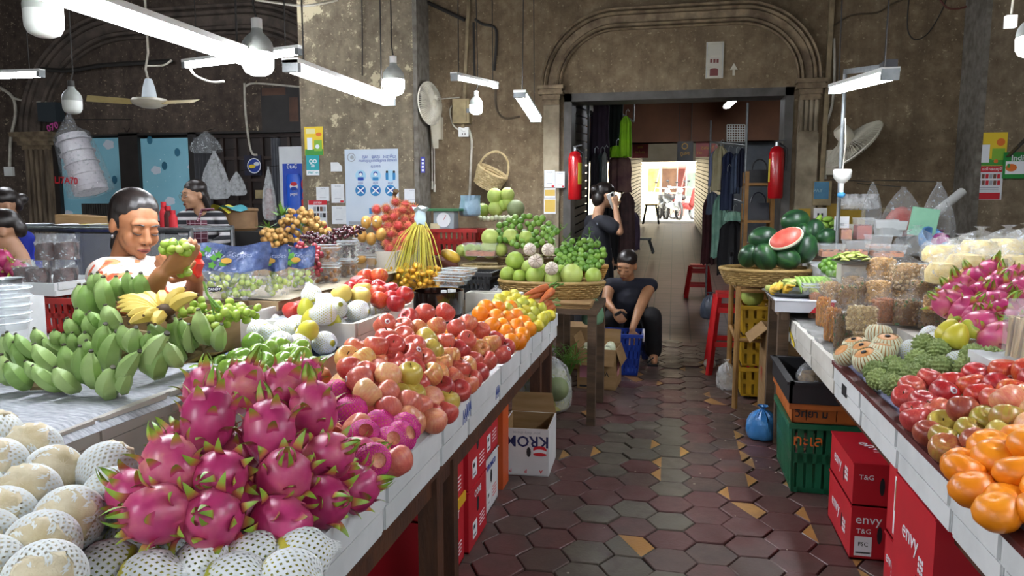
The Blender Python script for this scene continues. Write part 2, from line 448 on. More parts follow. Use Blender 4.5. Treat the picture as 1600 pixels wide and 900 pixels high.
struct(MB().b2((-3,YW+.3,3.0),(3,YE,3.1)).build('ceiling_corridor',mat('corridor_ceiling','5b4a40','6b5648',3,.9),smooth=False))
struct(MB().b2((-3,7.5,-.1),(-2.9,YE,3)).build('wall_corridor_left',M_cwall,smooth=False))
struct(MB().b2((2.9,7.5,-.1),(3,YE,3)).build('wall_corridor_right',M_cwall,smooth=False))
zb=px(1060,222,y=12).z
struct(MB().b2((-2.9,12,zb),(2.9,12.25,3)).b2((-2.9,11.98,zb),(2.9,12.27,zb+.05)).build('wall_corridor_beam',mat('beam_brown','6d472f','573724',2,.8),smooth=False))
def shutter(name,x0,x1,y0,y1,z1,m):
 """slatted face running from (x0, y0) to (x1, y1)"""
 s=struct(MB().add([(x0,y0,rz(y0)-.05),(x1,y1,rz(y1)-.05),(x1,y1,z1),(x0,y0,z1)],[(0,1,2,3)]).build(name,M_blk,smooth=False))
 d=V((x1-x0,y1-y0,0));n=V((d.y,-d.x,0)).normalized()*(.02 if(x0+x1)<0 else-.02);q=.085
 z=.12+rz(y0)
 while z<z1:
  mb=MB().bar(V((x0,y0,z))+n,V((x1,y1,z+rz(y1)-rz(y0)))+n,.03,q*.8);mb.build('slat',m,s,smooth=False);z+=q
 return s
M_shut=mat('shutter_grey','6b6b68','565653',5,.45,metal=.4)
shutter('door_2',.80,.56,12.4,19.6,2.55,M_shut)
shutter('door_3',-1.0,-.85,14.5,19.6,2.55,M_shut)
struct(MB().b2((.76,12.2,0),(2.9,12.4,3)).build('wall_corridor_pier',mat('pier_bluegrey','4f555c','3f4449',4,.7),smooth=False))
M_dkshut=mat('black_shutter','2a2a2c','1c1c1e',5,.5)
shutter('door_4',-1.02,-.98,7.5,8.4,2.4,M_dkshut)
struct(MB().b2((-9,YE,ZE-.2),(9,42,ZE)).build('ground_street',mat('street_concrete','b5b2aa','a19d94',2,.8),smooth=False))
struct(MB().b2((-9,20.9,2.46),(9,21.0,3.2)).b2((-9,20,3.05),(9,21.0,3.2)).build('wall_street_fascia',mat('street_white','dcdad2','c9c6bc',2,.8),smooth=False))
struct(MB().b2((-9,34,ZE),(9,34.3,4.5)).build('wall_street',mat('street_wall_cream','c9bfa5','a3967c',2,.8),smooth=False))
M_glow=mat('lit_tube','ffffff',rough=.4,emit=56,emc='f4f8ff')
M_bulbon=mat('lit_bulb','ffffff',rough=.4,emit=95,emc='fbfbff')
M_bulboff=mat('bulb_milky','d9dcd6','c6c9c2',5,.35)
M_bulbup=mat('bulb_collar_grey','a8aca8','94988f',6,.5)
M_cord=mat('black_cord','25221f',rough=.6)
M_wcord=mat('white_cord','c4c0b4','a39d8d',10,.6)
def tube_light(a,b,label,wd=.075,hang=True,name='tube_light',flat=True):
 a,b=V(a),V(b);c=(a+b)/2;t=thing(name,label,'light',c)
 d=(b-a).normalized();up=V((0,0,1))
 MB().bar(a+up*.022,b+up*.022,wd,.02).build('housing',M_white,t,smooth=False)
 if flat:
  sd=d.cross(up).normalized();mb=MB()
  prof=[(-.46,.012),(-.44,-.012),(-.3,-.024),(.3,-.024),(.44,-.012),(.46,.012)]
  vs=[p+sd*(q[0]*wd)+up*q[1]for p in(a+d*.03,b-d*.03)for q in prof]
  mb.add(vs,[(i,i+1,i+7,i+6)for i in range(5)]+[(0,1,2,3,4,5),(11,10,9,8,7,6)]).build('diffuser',M_glow,t,smooth=False)
 else:
  MB().tube([a+d*.03,b-d*.03],wd*.3,8).build('fluorescent_tube',M_glow,t)
 for q,s in((a,1),(b,-1)):MB().bar(q,q+d*s*.03,wd*.96,.05).build('end_cap',M_gsteel,t,smooth=False)
 if hang:
  mb=MB()
  for q in(a+d*.12,b-d*.12):mb.tube([q+up*.03,V((q.x+rr(-.03,.03),q.y,ZT))],.004,5)
  mb.build('hanging_wire',M_cord,t)
 return t
TUBES=[((-1.6,1.45,1.87),(-1.6,2.66,1.87),'long bright LED batten, nearest, crossing the top left corner'),((-1.6,2.93,1.90),(-1.6,4.06,1.90),'bright LED batten hanging between the two lit bulbs'),((1.5,.9,2.0),(1.5,2.1,2.0),'LED batten hanging above the oranges on the right stall'),((-6.6,5.6,3.45),(-5.4,5.6,3.45),'LED batten high above the steel counter'),((-4.6,5.9,3.5),(-3.4,5.9,3.5),'LED batten high above the girl with glasses'),((-1.6,-.9,1.9),(-1.6,.3,1.9),'LED batten above the near end of the left stall'),((1.5,-1.2,2.0),(1.5,0,2.0),'LED batten above the near end of the right stall')]  # from the right stall batten on: unseen lamps added to brighten stalls and hall
for a,b,l in TUBES:tube_light(a,b,l)
tube_light(px(288,101,y=4.5),px(470,79,y=4.3),'thin lit tube behind the large lit bulb',.05)
tube_light(px(-60,119,y=4.6),px(66,115,y=4.5),'lit tube at the left edge above the counter',.05)
tube_light((-1.5,5.0,px(705,118,x=-1.5).z),(-1.5,6.25,px(776,135,x=-1.5).z),'slim lit tube hung before the brown wall',.05,flat=False)
tube_light(px(812,147,y=5.75),px(838,187,y=6.6),'short lit batten slanting beside the door capital',.10)
tube_light(px(1392,116,y=3.6),px(1304,140,y=4.85),'lit batten on the steel pole above the watermelons',.075)
tube_light(px(1152,151,y=9.6),px(1135,167,y=11),'lit batten inside the corridor',.09)
def bulb(c,r,label,on,rest=True):
 """c = bulb centre of the lower dome"""
 c=V(c);t=thing('light_bulb',label,'light bulb',c)
 pr=[(0,-1.05*r),(r*.45,-1.02*r),(r*.8,-.85*r),(r*.97,-.5*r),(r,0),(r,.35*r)]
 MB().lathe(pr,20,c).build('globe',M_bulbon if on else M_bulboff,t)
 MB().lathe([(r*1.0,.35*r),(r*1.01,.6*r),(r*.93,1.0*r),(r*.7,1.35*r),(r*.38,1.65*r),(r*.33,1.9*r)],20,c).build('collar',M_bulbup,t)
 MB().lathe([(r*.34,1.88*r),(r*.34,2.5*r),(r*.2,2.55*r),(0,2.56*r)],12,c).build('socket',M_white if on else M_cord,t)
 MB().tube([c+V((0,0,2.5*r)),c+V((rr(-.02,.02),0,3.4*r)),V((c.x+rr(-.03,.03),c.y,ZT))],.004,5).build('cord',M_cord,t)
 return t
bulb(px(403,92,d=2.8),.059,'large lit bulb hanging between the bright battens',True)
bulb(px(615,131,d=4.0),.058,'lit bulb in front of the grey pier',True)
bulb(px(68,28,d=2.4),.059,'big unlit milky bulb at the top left corner',False)
bulb(px(113,163,d=4.7),.058,'unlit yellowed bulb hanging before the sooty wall',False)
bulb(px(744,168,d=6.3),.055,'small lit bulb beside the fuse box',True)
bulb(px(1612,66,d=3.1),.058,'lit bulb at the right edge of the picture',True)
def panel(name,label,cat,r,y,m,th=.004,group=None):
 u0,v0,u1,v1=r;um,vm=(u0+u1)/2,(v0+v1)/2
 a=px(u0,vm,y=y);b=px(u1,vm,y=y);zt=px(um,v0,y=y).z;zb_=px(um,v1,y=y).z
 o=MB().b2((a.x,y-th,zb_),(b.x,y,zt)).build(name,m,at=((a.x+b.x)/2,y,zb_),smooth=False)
 return tag(o,label,cat,group)
def rect(par,name,r,y,m,th=.0015):
 u0,v0,u1,v1=r;um,vm=(u0+u1)/2,(v0+v1)/2
 a=px(u0,vm,y=y);b=px(u1,vm,y=y)
 return MB().b2((a.x,y-th,px(um,v1,y=y).z),(b.x,y,px(um,v0,y=y).z)).build(name,m,par,smooth=False)
def wtext(par,s,u,v,hpx,y,m,wpx=None,bold=False,align='CENTER'):
 d=px(u,v,y=y);k=(px(u,v-hpx,y=y)-d).length
 return text(s,k*1.35,m,par,d,(1,0,0),(0,0,1),align=align,wmax=None if wpx is None else(px(u+wpx,v,y=y)-d).length,bold=bold)
def disc(par,name,u,v,rpx,y,m,n=20,ry=None,th=.0015):
 c=px(u,v,y=y);k=(px(u,v-rpx,y=y)-c).length;k2=k if ry is None else(px(u,v-ry,y=y)-c).length
 return MB().prism([(k*cos(2*pi*i/n),k2*sin(2*pi*i/n))for i in range(n)],c,(1,0,0),(0,0,1),(0,-1,0),th).build(name,m,par,smooth=False)
flat=lambda n,c,r=.6:mat('print_'+n,c,rough=r)
F_blue,F_dblue,F_lblue,F_red,F_grn,F_yel,F_wht,F_blk,F_teal,F_gry,F_org=[flat(*q)for q in(('blue','2f7fb5'),('dark_blue','1c3f9a'),('light_blue','9fcbe2'),('red','c4202c'),('green','3f8f3a'),('yellow','e0c22e'),('white','e2e6ea'),('black','1b1b1e'),('teal','1f9aa0'),('grey','9aa0a8'),('orange','d9702a'))]
yp=YP-.004
po=panel('poster','large white hygiene poster with blue round pictures on the grey pier','poster',(540,233,623,352),yp,mat('poster_white','c8d3df','bccad8',3,.5))
disc(po,'emblem',549,246,7,yp-.004,F_gry);disc(po,'emblem',549,246,5.5,yp-.0055,mat('poster_white','fff'))
disc(po,'emblem',550,246,3.2,yp-.007,F_gry)
wtext(po,'ក្រុម   ផ្សារ   អនាម័យ',592,245,5,yp-.004,F_dblue,56);wtext(po,'ការពារខ្លួនពីជំងឺឆ្លង និងថែទាំ',590,251,5,yp-.004,F_dblue,60)
wtext(po,'សុខភាព',587,260,4,yp-.004,F_dblue,16)
for i in range(3):
 u=563.5+i*23.3
 disc(po,'pictogram',u,274.5,9,yp-.004,F_lblue);disc(po,'pictogram',u,297.5,9,yp-.004,F_blue)
 if i<2:
  disc(po,'pictogram_head',u,271.5,3.6,yp-.0056,F_dblue);disc(po,'pictogram_face',u,272.6,2.5,yp-.0072,F_wht);rect(po,'pictogram_body',(u-4.5,277,u+4.5,282),yp-.0056,F_blue if i else F_dblue)
 else:
  for s in(-5.5,5.5):rect(po,'pictogram_body',(u+s-2,270,u+s+2,281),yp-.0056,F_blue);disc(po,'pictogram_head',u+s,268.5,2,yp-.0056,F_blk)
 a,b=px(u-5,293,y=yp-.007),px(u+5,302,y=yp-.007);c2,d2=px(u+5,293,y=yp-.007),px(u-5,302,y=yp-.007)
 disc(po,'pictogram_head',u-2,294.5,3,yp-.0056,F_dblue);disc(po,'pictogram_head',u+3,299,3,yp-.0056,F_dblue)
 MB().bar(a,b,.002,.012).bar(c2,d2,.002,.012).build('cross_mark',F_wht,po,smooth=False)
 wtext(po,'ពាក់ម៉ាស'[:6],u,286,3,yp-.004,F_dblue,10)
rect(po,'icon',(577,325,582,334),yp-.004,F_blue);rect(po,'icon',(583.5,323,586,334),yp-.004,F_teal);rect(po,'footer',(545,346,565,351),yp-.004,F_gry)
p1=panel('poster','yellow and green grocery advert above the teal sticker','poster',(476,198,505,243),yp,F_yel)
rect(p1,'band',(477,233,505,242.6),yp-.004,F_grn);rect(p1,'pack',(480,215,488,234),yp-.0056,F_wht);rect(p1,'pack',(491,219,503,236),yp-.0056,flat('leafy','7fae3a'))
disc(p1,'spoon_picture',498,210,5,yp-.004,F_org,ry=3);rect(p1,'title',(478,201,492,209),yp-.004,flat('pale','d8d3a0'));disc(p1,'egg_picture',496,229,3.5,yp-.0068,F_wht)
p2=panel('payment_sticker','teal mobile payment sticker with PAY underneath','sticker',(479,242.5,499,274),yp-.001,F_teal)
rect(p2,'footer',(479,266,499,274),yp-.005,F_wht);wtext(p2,'PAY',486,270,4,yp-.0066,F_teal,9,True);wtext(p2,'ABA',495,270,2.4,yp-.0066,F_teal,6)
for s in(-3,3):disc(p2,'logo',489+s,252,3.2,yp-.005,F_wht);disc(p2,'logo',489+s,252,1.8,yp-.0064,F_teal)
wtext(p2,'វីង',489,259,5,yp-.005,F_wht,9,True)
def paycard(r,y,label,foot=None,group=None):
 c=panel('payment_card',label,'card',r,y,M_paper)
 u0,v0,u1,v1=r;wd,h=u1-u0,v1-v0
 wtext(c,'SCAN TO PAY' if False else 'KHQR',(u0+u1)/2,v0+h*.12,h*.09,y-.004,F_gry,wd*.55)
 if foot:rect(c,'corner_mark',(u1-wd*.3,v1-h*.13,u1-1,v1-.5),y-.004,F_red)
 rect(c,'line',(u0+wd*.25,v1-h*.25,u1-wd*.25,v1-h*.22),y-.004,F_gry)
 return c
paycard((494.5,292,514.5,314),yp,'small payment card with green edge left of the hygiene poster');paycard((518,287.5,538,317),yp,'white payment card beside the hygiene poster, upper of the two',1);paycard((519,322,541,350),yp,'white payment card beside the hygiene poster, lower of the two')
paycard((632,295,655,317),yp,'torn white payment card right of the hygiene poster')
tag(MB().prism([(0,0),(.12,0),(.12,.05),(.08,.09),(0,.09)],px(517,268,y=yp),(1,0,0),(0,0,1),(0,-1,0),.002).build('paper_scrap',M_paper,at=px(517,268,y=yp),smooth=False),'torn white paper scrap glued to the grey pier','paper')
n1=panel('notice','red and white notice with rows of pictures behind the longans','poster',(482,313,511,356),yp,M_paper)
rect(n1,'header',(482,313,511,320),yp-.004,F_red);rect(n1,'footer',(482,349,511,356),yp-.004,F_red)
for i in range(8):rect(n1,'product_picture',(490+(i%4)*5,323+(i//4)*10,494+(i%4)*5,330+(i//4)*10),yp-.004,(F_gry,F_blk,flat('brown','6b4a3a'))[i%3])
wtext(n1,'ប្រកាស',496,316.5,4,yp-.0056,F_wht,20)
pb=panel('blue_strip_label','narrow purple label on the edge of the grey pier','sticker',(657.5,245,664,270),YP-.014,flat('purple','3c3f9c'))
for i in range(4):rect(pb,'mark',(659,248+i*5.5,662.5,251+i*5.5),YP-.018,F_wht)
yj=YW-.052
paycard((850.5,266,867,293),yj,'payment card on the left door pilaster, left of two',1);paycard((867.5,268,882.5,293.5),yj-.01,'payment card on the left door pilaster, right of two',1)
for r,l in(((850.5,294,868,309),'small yellow ticket under the payment cards, upper'),((850,309.5,868.5,334),'white edged yellow ticket under the payment cards, lower')):
 t_=panel('ticket',l,'paper',r,yj,M_paper);rect(t_,'yellow_field',(r[0]+.8,r[1]+2.5,r[2]-.8,r[3]-3),yj-.004,flat('ticket_yellow','cfae52'))
s1=panel('direction_sign','white sign board with brown door icons above the doorway','sign',(1103,66,1130.5,122.5),YW,mat('sign_white','bfbcae','a9a594',8,.7),.015)
ys=YW-.015
for r in((1108,70,1126,86),(1108,89,1126,103),(1108,106,1126,120)):rect(s1,'field',r,ys,flat('sign_grey','b3b0a3'))
for i in range(3):rect(s1,'icon',(1109.5+i*5,92,1113+i*5,98),ys-.0015,flat('sign_brown','6a3330'))
rect(s1,'icon',(1109,109,1122,118.5),ys-.0015,flat('sign_brown','6a3330'));disc(s1,'icon',1115.5,109,6.5,ys-.0016,flat('sign_brown','6a3330'),ry=2.5)
rect(s1,'border',(1104,67,1105,121.5),ys,F_gry);rect(s1,'border',(1128.5,67,1129.5,121.5),ys,F_gry)
aw=px(1146.5,108,y=YW);k=(px(1146.5,98,y=YW)-aw).length/10
tag(MB().prism([(-1.8*k,-10*k),(1.8*k,-10*k),(1.8*k,-1*k),(6*k,-1*k),(0,9*k),(-6*k,-1*k),(-1.8*k,-1*k)],aw,(1,0,0),(0,0,1),(0,-1,0),.008).build('arrow_sign',mat('sign_white','c'*6),at=aw,smooth=False),'white arrow pointing up above the doorway','sign')
f0,f1=px(707,193,y=YW-.1),px(733,154,y=YW-.1)
t=thing('fuse_box','cream metal fuse box on the brown wall','fuse box',(f0.x,YW,f0.z))
M_fuse=mat('fuse_cream','9c8c66','7b6d4e',8,.6)
MB().b2((f0.x,YW-.1,f0.z),(f1.x,YW,f1.z)).build('case',M_fuse,t,smooth=False)
MB().b2((f0.x+.01,YW-.112,f0.z+.015),(f1.x-.03,YW-.1,f1.z-.015)).build('lid',M_fuse,t,smooth=False)
MB().b2((f1.x-.02,YW-.125,(f0.z+f1.z)/2-.02),(f1.x+.03,YW-.1,(f0.z+f1.z)/2+.02)).build('latch',M_gsteel,t,smooth=False)
t=panel('wall_socket','white socket under the cream fuse box','socket',(717.5,199,733,214),YW,M_white,.03)
MB().tube([px(718,199,y=YW-.03),px(723,205,y=YW-.03),px(727,205,y=YW-.03)],.01,6).build('plug',M_white,t)
for i in(0,1):rect(t,'socket_hole',(722+i*4,208,723.2+i*4,211),YW-.03,F_blk)
def cable(pts,r,m,label,y=None,name='cable'):
 P=[px(u,v,y=YW-.02 if y is None else y)if True else 0 for u,v in pts]
 Q=[]
 for i in range(len(P)-1):
  p0,p1,p2,p3=P[max(i-1,0)],P[i],P[i+1],P[min(i+2,len(P)-1)]
  for k in range(4):
   t_=k/4;Q.append(.5*((2*p1)+(p2-p0)*t_+(2*p0-5*p1+4*p2-p3)*t_*t_+(3*p1-p0-3*p2+p3)*t_**3))
 Q.append(P[-1])
 return tag(MB().tube(Q,r,6).build(name,m,at=P[0]),label,'cable')
cable([(733,203),(737,220),(736,250),(734,300),(732,318)],.012,M_wcord,'cream cable running down from the wall socket')
cable([(706,165),(703,175),(708,195),(717,203)],.008,M_wcord,'cable looping left of the fuse box')
cable([(776,125),(774,155),(778,175),(790,185),(812,182)],.012,mat('brown_cable','4b4030'),'brown cable sagging to the slanting batten')
cable([(742,30),(755,38),(772,42),(776,60),(772,110)],.014,M_cord,'black cable bundle hanging at the top of the brown wall')
cable([(740,35),(741,100),(742,122)],.012,M_cord,'black cable down to the small lit bulb')
cable([(685,155),(718,152)],.006,M_wcord,'short cable between wall fan and fuse box')
cable([(660,0),(690,14),(726,31)],.02,M_cord,'grey conduit slanting across the top of the wall')
for u in(674.5,678):tag(MB().tube([px(u,200,y=YW-.02),px(u+1,285 if u<676 else 290,y=YW-.02)],.006,6).tube([px(u+1,283 if u<676 else 288,y=YW-.02),px(u+1,296 if u<676 else 300,y=YW-.02)],.012,6).build('pull_cord',M_wcord,at=px(u,200,y=YW-.02)),'pale pull cord below the wall fan, %s of two'%('left' if u<676 else 'right'),'cord')
cable([(400,0),(430,4),(470,9),(500,6),(528,0)],.008,M_wcord,'white cable sagging along the top of the pier',y=4.6)
cable([(565,-30),(566,60),(566,118)],.006,M_cord,'thin dark wire down the grey pier',y=YP-.02)
cable([(1303,40),(1330,24),(1370,20),(1390,8),(1420,-5)],.008,mat('brown_cable','4b4030'),'thin cable along the top of the right wall')
cable([(1463,-10),(1480,12),(1505,12),(1530,0)],.008,mat('red_cable','5a2b22'),'reddish cable sagging at the top right')
cable([(1420,0),(1418,45),(1430,62),(1450,52),(1470,20),(1478,0)],.005,M_cord,'dark wire loop on the upper right wall')
cable([(1303,60),(1304,110),(1300,165),(1288,210),(1290,280)],.012,M_wcord,'white cable beside the right pilaster')
cable([(0,137),(20,152),(24,180),(17,215),(15,260)],.02,M_wcord,'pale conduit down the left wall',y=YL-.05)
cable([(18,152),(40,158),(72,160)],.016,M_wcord,'pale conduit across to the black box',y=YL-.05)
cable([(62,108),(110,110),(160,102),(225,98),(268,95)],.03,M_cord,'thick black cable along the sooty wall',y=YL-.1)
cable([(228,103),(255,102),(268,94)],.008,M_wcord,'thin white wire by the ceiling fan',y=5.6)
cable([(382,130),(384,180),(392,235),(402,242)],.014,M_wcord,'grey cable hanging before the lattice',y=YL-.2)
cable([(383,135),(400,130),(470,136)],.012,M_wcord,'white cable across to the pier',y=YL-.2)
cable([(295,103),(305,118),(330,128),(350,127)],.008,M_wcord,'white wire dangling from the thin tube',y=4.5)
panel('wall_socket','small white socket on the far left wall','socket',(10,261,23,275),YL,M_white,.04)
t=panel('junction_box','black box on the sooty wall below the arch','box',(73,162,101,191),YL-.12,mat('box_bluegrey','2b3338'),.15)
panel('wall_socket','beige switch low beside the hanging bags','socket',(401,297,414,310),YL-.2,M_fuse,.03)
hp=px(1579,34,d=3.4);t=thing('pendant_switch','white pendant switch on a cord at the top right','switch',hp)
MB().box(hp,(.045,.03,.055)).build('body',M_white,t,smooth=False);MB().tube([hp+V((0,0,.025)),hp+V((.005,0,.12)),(hp.x,hp.y,ZT)],.005,6).build('cord',M_wcord,t)
M_fanw=mat('fan_plastic','c9c4b2','b3ad99',6,.45)
def wall_fan(c,nrm,r,label,back,tail):
 c=V(c);nrm=V(nrm).normalized();F_=frame(nrm);t=thing('wall_fan',label,'fan',c)
 mb=MB()
 for k in(0,1):
  for i in range(60):
   a=2*pi*i/60;rad=V((cos(a),sin(a),0));pts=[]
   for q,h in((.12,.055),(.5,.05),(.85,.03),(1,0)):pts.append(c+F_@V((rad.x*r*q,rad.y*r*q,h*(1 if k else-1))))
   mb.tube(pts,.003,4,cap=False)
 mb.tube([c+F_@V((r*cos(2*pi*i/32),r*sin(2*pi*i/32),0))for i in range(32)],.008,6,closed=True)
 mb.build('grille',mat('fan_wire','d3cfbf','bdb8a6',9,.4),t)
 MB().lathe([(0,.06),(.04,.058),(.05,.05)],14,c,F_).build('badge',M_fanw,t)
 for i in range(3):
  a0=2*pi*i/3;mb=MB()
  mb.grid(lambda u,v:c+F_@V(((.03+u*(r*.82))*cos(a0+(v-.5)*(.5+u*.6)),(.03+u*(r*.82))*sin(a0+(v-.5)*(.5+u*.6)),(v-.5)*.04)),5,4);mb.build('blade',M_fanw,t)
 MB().lathe([(.0,-.20),(.045,-.2),(.065,-.17),(.07,-.09),(.05,-.05),(0,-.04)],16,c,F_).build('motor',M_fanw,t)
 b=V(back);mb=MB().tube([c+F_@V((0,0,-.13)),(c+F_@V((0,0,-.13))+b)/2+V((0,0,-.03)),b],.022,8);mb.build('bracket',M_fanw,t)
 MB().b2((b.x-.05,b.y-.02,b.z-.13),(b.x+.05,min(b.y+.06,YW),b.z+.09)).build('wall_plate',M_fanw,t,smooth=False)
 if tail:MB().grid(lambda u,v:(b.x+(u-.5)*.09*(1-.4*v),b.y-.07+.04*v,b.z+.02-.24*v),4,4).build('switch_panel',M_fanw,t)
 return t
wall_fan((xp1+.10,7.0,px(665,162,y=7).z),(.97,-.25,.05),.205,'white wall fan peeping out behind the grey pier',(xp1+.12,7.14,px(672,195,y=7).z),True)
wall_fan(px(1334,226,y=6.85),(.55,.15,-.55),.27,'cream wall fan tilted away on the right wall',(px(1303,240,y=7.1).x,7.13,px(1303,250,y=7.1).z),False)
c=px(234,163,d=5.6);t=thing('ceiling_fan','small cream ceiling fan with yellowed blades on a wire','fan',c)
MB().lathe([(0,-.03),(.05,-.028),(.12,.0),(.14,.02),(.12,.04),(.05,.05),(0,.05)],20,c).build('motor',M_fanw,t)
MB().lathe([(.055,.05),(.045,.12),(.028,.18),(.02,.19),(0,.19)],14,c).build('canopy',mat('pale_bluewhite','c8d2d8'),t)
MB().tube([c+V((0,0,.18)),c+V((-.02,0,.26)),c+V((.01,0,.38)),V((c.x,c.y,ZT))],.008,6).build('drop_wire',M_wcord,t)
for a in(-.05,2.0,4.0):
 mb=MB();mb.grid(lambda u,v:(c.x+cos(a)*(.12+u*.30)-sin(a)*(v-.5)*(.05+.05*u*(1.6-u)),c.y+sin(a)*(.12+u*.30)+cos(a)*(v-.5)*(.05+.05*u*(1.6-u)),c.z+.01+(v-.5)*.035),6,2);mb.build('blade',mat('blade_yellowed','c2b078','a8945c',6,.5),t)
M_bluefilm=None
m,nt,p=newmat('blue_dotted_film');vec=coords(nt,(1,1,1))
vr=N(nt,'ShaderNodeTexVoronoi');vr.inputs['Scale'].default_value=14;vr.inputs['Randomness'].default_value=.35;L(nt,vec,vr.inputs['Vector'])
dots=ramp(nt,vr.outputs['Distance'],[(.16,'ffffff'),(.2,'000000')])
L(nt,mixc(nt,dots,ramp(nt,noise(nt,vec,1.5),[(.3,'7db8cb'),(.7,'8fc6d5')]),'d8ecf0'),p.inputs['Base Color']);p.inputs['Roughness'].default_value=.5
M_bluefilm=m
ysf=YL+.02
def cloud(par,u,v,s,y,m):
 c=px(u,v,y=y);k=(px(u,v-s,y=y)-c).length
 pts=[]
 for i in range(28):
  a=2*pi*i/28;r_=k*(.8+.22*abs(sin(2.5*a)));pts.append((r_*1.15*cos(a),r_*.85*sin(a)))
 MB().prism(pts,c,(1,0,0),(0,0,1),(0,-1,0),.003).build('cloud_print',m,par,smooth=False)
for n_,(r,lb)in enumerate((((90,216,197,350),1),((215,216,304,350),2))):
 w1=struct(panel('window_%d'%lb,None,None,(r[0],r[1],r[2],345),ysf,M_bluefilm,.01))
 for(u,v,s)in(((170,226,9),(98,236,8),(107,335,8))if lb==1 else((244,266,8),(300,261,7),(266,314,8))):cloud(w1,u,v,s,ysf-.01,mat('cloud_white','cdd3de',rough=.5))
 for(u,v)in(((179,281),)if lb==1 else((257,259),(234,219),(277,238))):disc(w1,'balloon_print',u,v,5,ysf-.011,flat('balloon','2d6b85'),ry=6.5)
mb=MB()
for r in((84,207,91,352),(196,207,202,352),(210,207,217,352),(303,207,309,352),(84,203,476,215)):
 a,b=px(r[0],r[3],y=ysf-.03),px(r[2],r[1],y=ysf-.03);mb.b2((a.x,YL-.05,0 if r[3]>300 else a.z),(b.x,YL+.1,b.z))
struct(mb.build('trim_13',mat('shopfront_black','231d1b','17130f',6,.5),smooth=False))
struct(MB().b2((xa-.05,YL+.2,0),(xp0,YL+.3,zl)).build('wall_left_shop',mat('shop_inside','2a2422','1c1816',4,.8),smooth=False))
g=thing('folding_grille','rusty folding grille between the blue windows','grille',px(206,345,y=YL))
mb=MB();u=202.5
x0,x1=px(202,300,y=YL).x,px(210,300,y=YL).x
for i in range(14):
 z0=.7+i*.115;mb.bar((x0,YL-.02,z0),(x1,YL-.02,z0+.115),.008).bar((x1,YL-.03,z0),(x0,YL-.03,z0+.115),.008)
mb.build('lattice',mat('rust','3a2c24','241b16',9,.8),g,smooth=False)
MB().b2((x0-.01,YL-.03,.0),(x0+.012,YL,zl-.05)).build('rail',mat('rust','0'),g,smooth=False);MB().b2((x1-.012,YL-.03,.0),(x1+.01,YL,zl-.05)).build('rail',mat('rust','0'),g,smooth=False)
t=panel('corrugated_board','dark corrugated sheet below the left blue window','sheet',(133,318,216,470),YL-.25,mat('corrugated','3d3a36','2c2926',5,.6),.01)
for i in range(22):rect(t,'rib',(134+i*3.7,318,135.8+i*3.7,352),YL-.26,mat('corrugated','0'),.012)
ld=thing('lattice_door','dark brown lattice door right of the blue windows','door',px(390,345,y=YL+.05))
M_br=mat('lattice_brown','3b2b25','2a1e1a',6,.55)
mb=MB();a,b=px(335,350,y=YL+.06),px(474,214,y=YL+.06);mb.b2((a.x,YL+.06,0),(b.x,YL+.1,b.z));mb.build('board',mat('lattice_dark','241b18'),ld,smooth=False)
for i in range(8):
 x=a.x+(b.x-a.x)*i/7;MB().b2((x-.02,YL+.02,0),(x+.02,YL+.06,b.z)).build('stile',M_br,ld,smooth=False)
for i in range(7):
 z=.5+i*.28;MB().b2((a.x,YL+.03,z-.02),(b.x,YL+.055,z+.02)).build('rail',M_br,ld,smooth=False)
def drape(name,label,cat,p0,p1,zt,zb_,m,folds=7,amp=.03,group=None):
 p0,p1=V(p0),V(p1);d=p1-p0;nn=V((d.y,-d.x,0)).normalized()
 mb=MB();mb.grid(lambda u,v:(p0.x+d.x*u+nn.x*amp*sin(u*folds*6.28),p0.y+d.y*u+nn.y*amp*sin(u*folds*6.28),zt+(zb_-zt)*v),folds*6,3)
 return tag(mb.build(name,m,at=((p0.x+p1.x)/2,(p0.y+p1.y)/2,zb_)),label,cat,group)
a,b=px(302,215,y=YL-.06),px(334,345,y=YL-.06)
drape('curtain','grey curtain right of the blue windows','curtain',(a.x,YL-.06,0),(b.x,YL-.06,0),a.z,.02,mat('curtain_grey','4c4c50','3c3c40',5,.8),4,.025)
a,b=px(424,216,y=YL-.5),px(441,330,y=YL-.5)
drape('curtain','narrow grey curtain beside the drinks fridge','curtain',(a.x,YL-.5,0),(b.x,YL-.5,0),a.z,.02,mat('curtain_grey2','6c6e74','5a5c62',5,.7),3,.03)
yf=7.75
a,b=px(440,360,y=yf),px(500,228,y=yf)
fr=thing('drinks_fridge','white drinks fridge with blue cola panel behind the pier','fridge',(a.x,yf,0))
MB().b2((a.x,yf,0),(a.x+.75,yf+.6,b.z)).build('cabinet',mat('fridge_white','d2d6d8','c4c8cc',3,.4),fr,smooth=False)
a2,b2=px(445,345,y=yf),px(478,255.5,y=yf)
MB().b2((a2.x,yf-.01,.3),(a.x+.72,yf,b2.z)).build('cola_panel',mat('cola_blue','1d49b8','123a9e',3,.35),fr,smooth=False)
c1,c2=px(451.5,340,y=yf-.02),px(467,272,y=yf-.02)
MB().lathe([(0,.5),(.085,.5),(.09,.53),(.09,c2.z-.03),(.075,c2.z),(0,c2.z)],16,((c1.x+c2.x)/2,yf-.02,0),MX.Scale(.25,3,V((0,1,0)))).build('can_picture',mat('can_blue','2c62d0','1c4fc0',3,.3),fr)
disc(fr,'globe_white',459,291,7,yf-.05,F_wht);disc(fr,'globe_red',459,287.5,5.8,yf-.052,F_red,ry=3.2);disc(fr,'globe_blue',459,295,5.8,yf-.052,F_dblue,ry=2.8)
wtext(fr,'pepsi',459,303,4.5,yf-.05,F_wht,12,True);wtext(fr,'ប៉ិបស៊ី',456,261,6,yf-.012,F_wht,16,True)
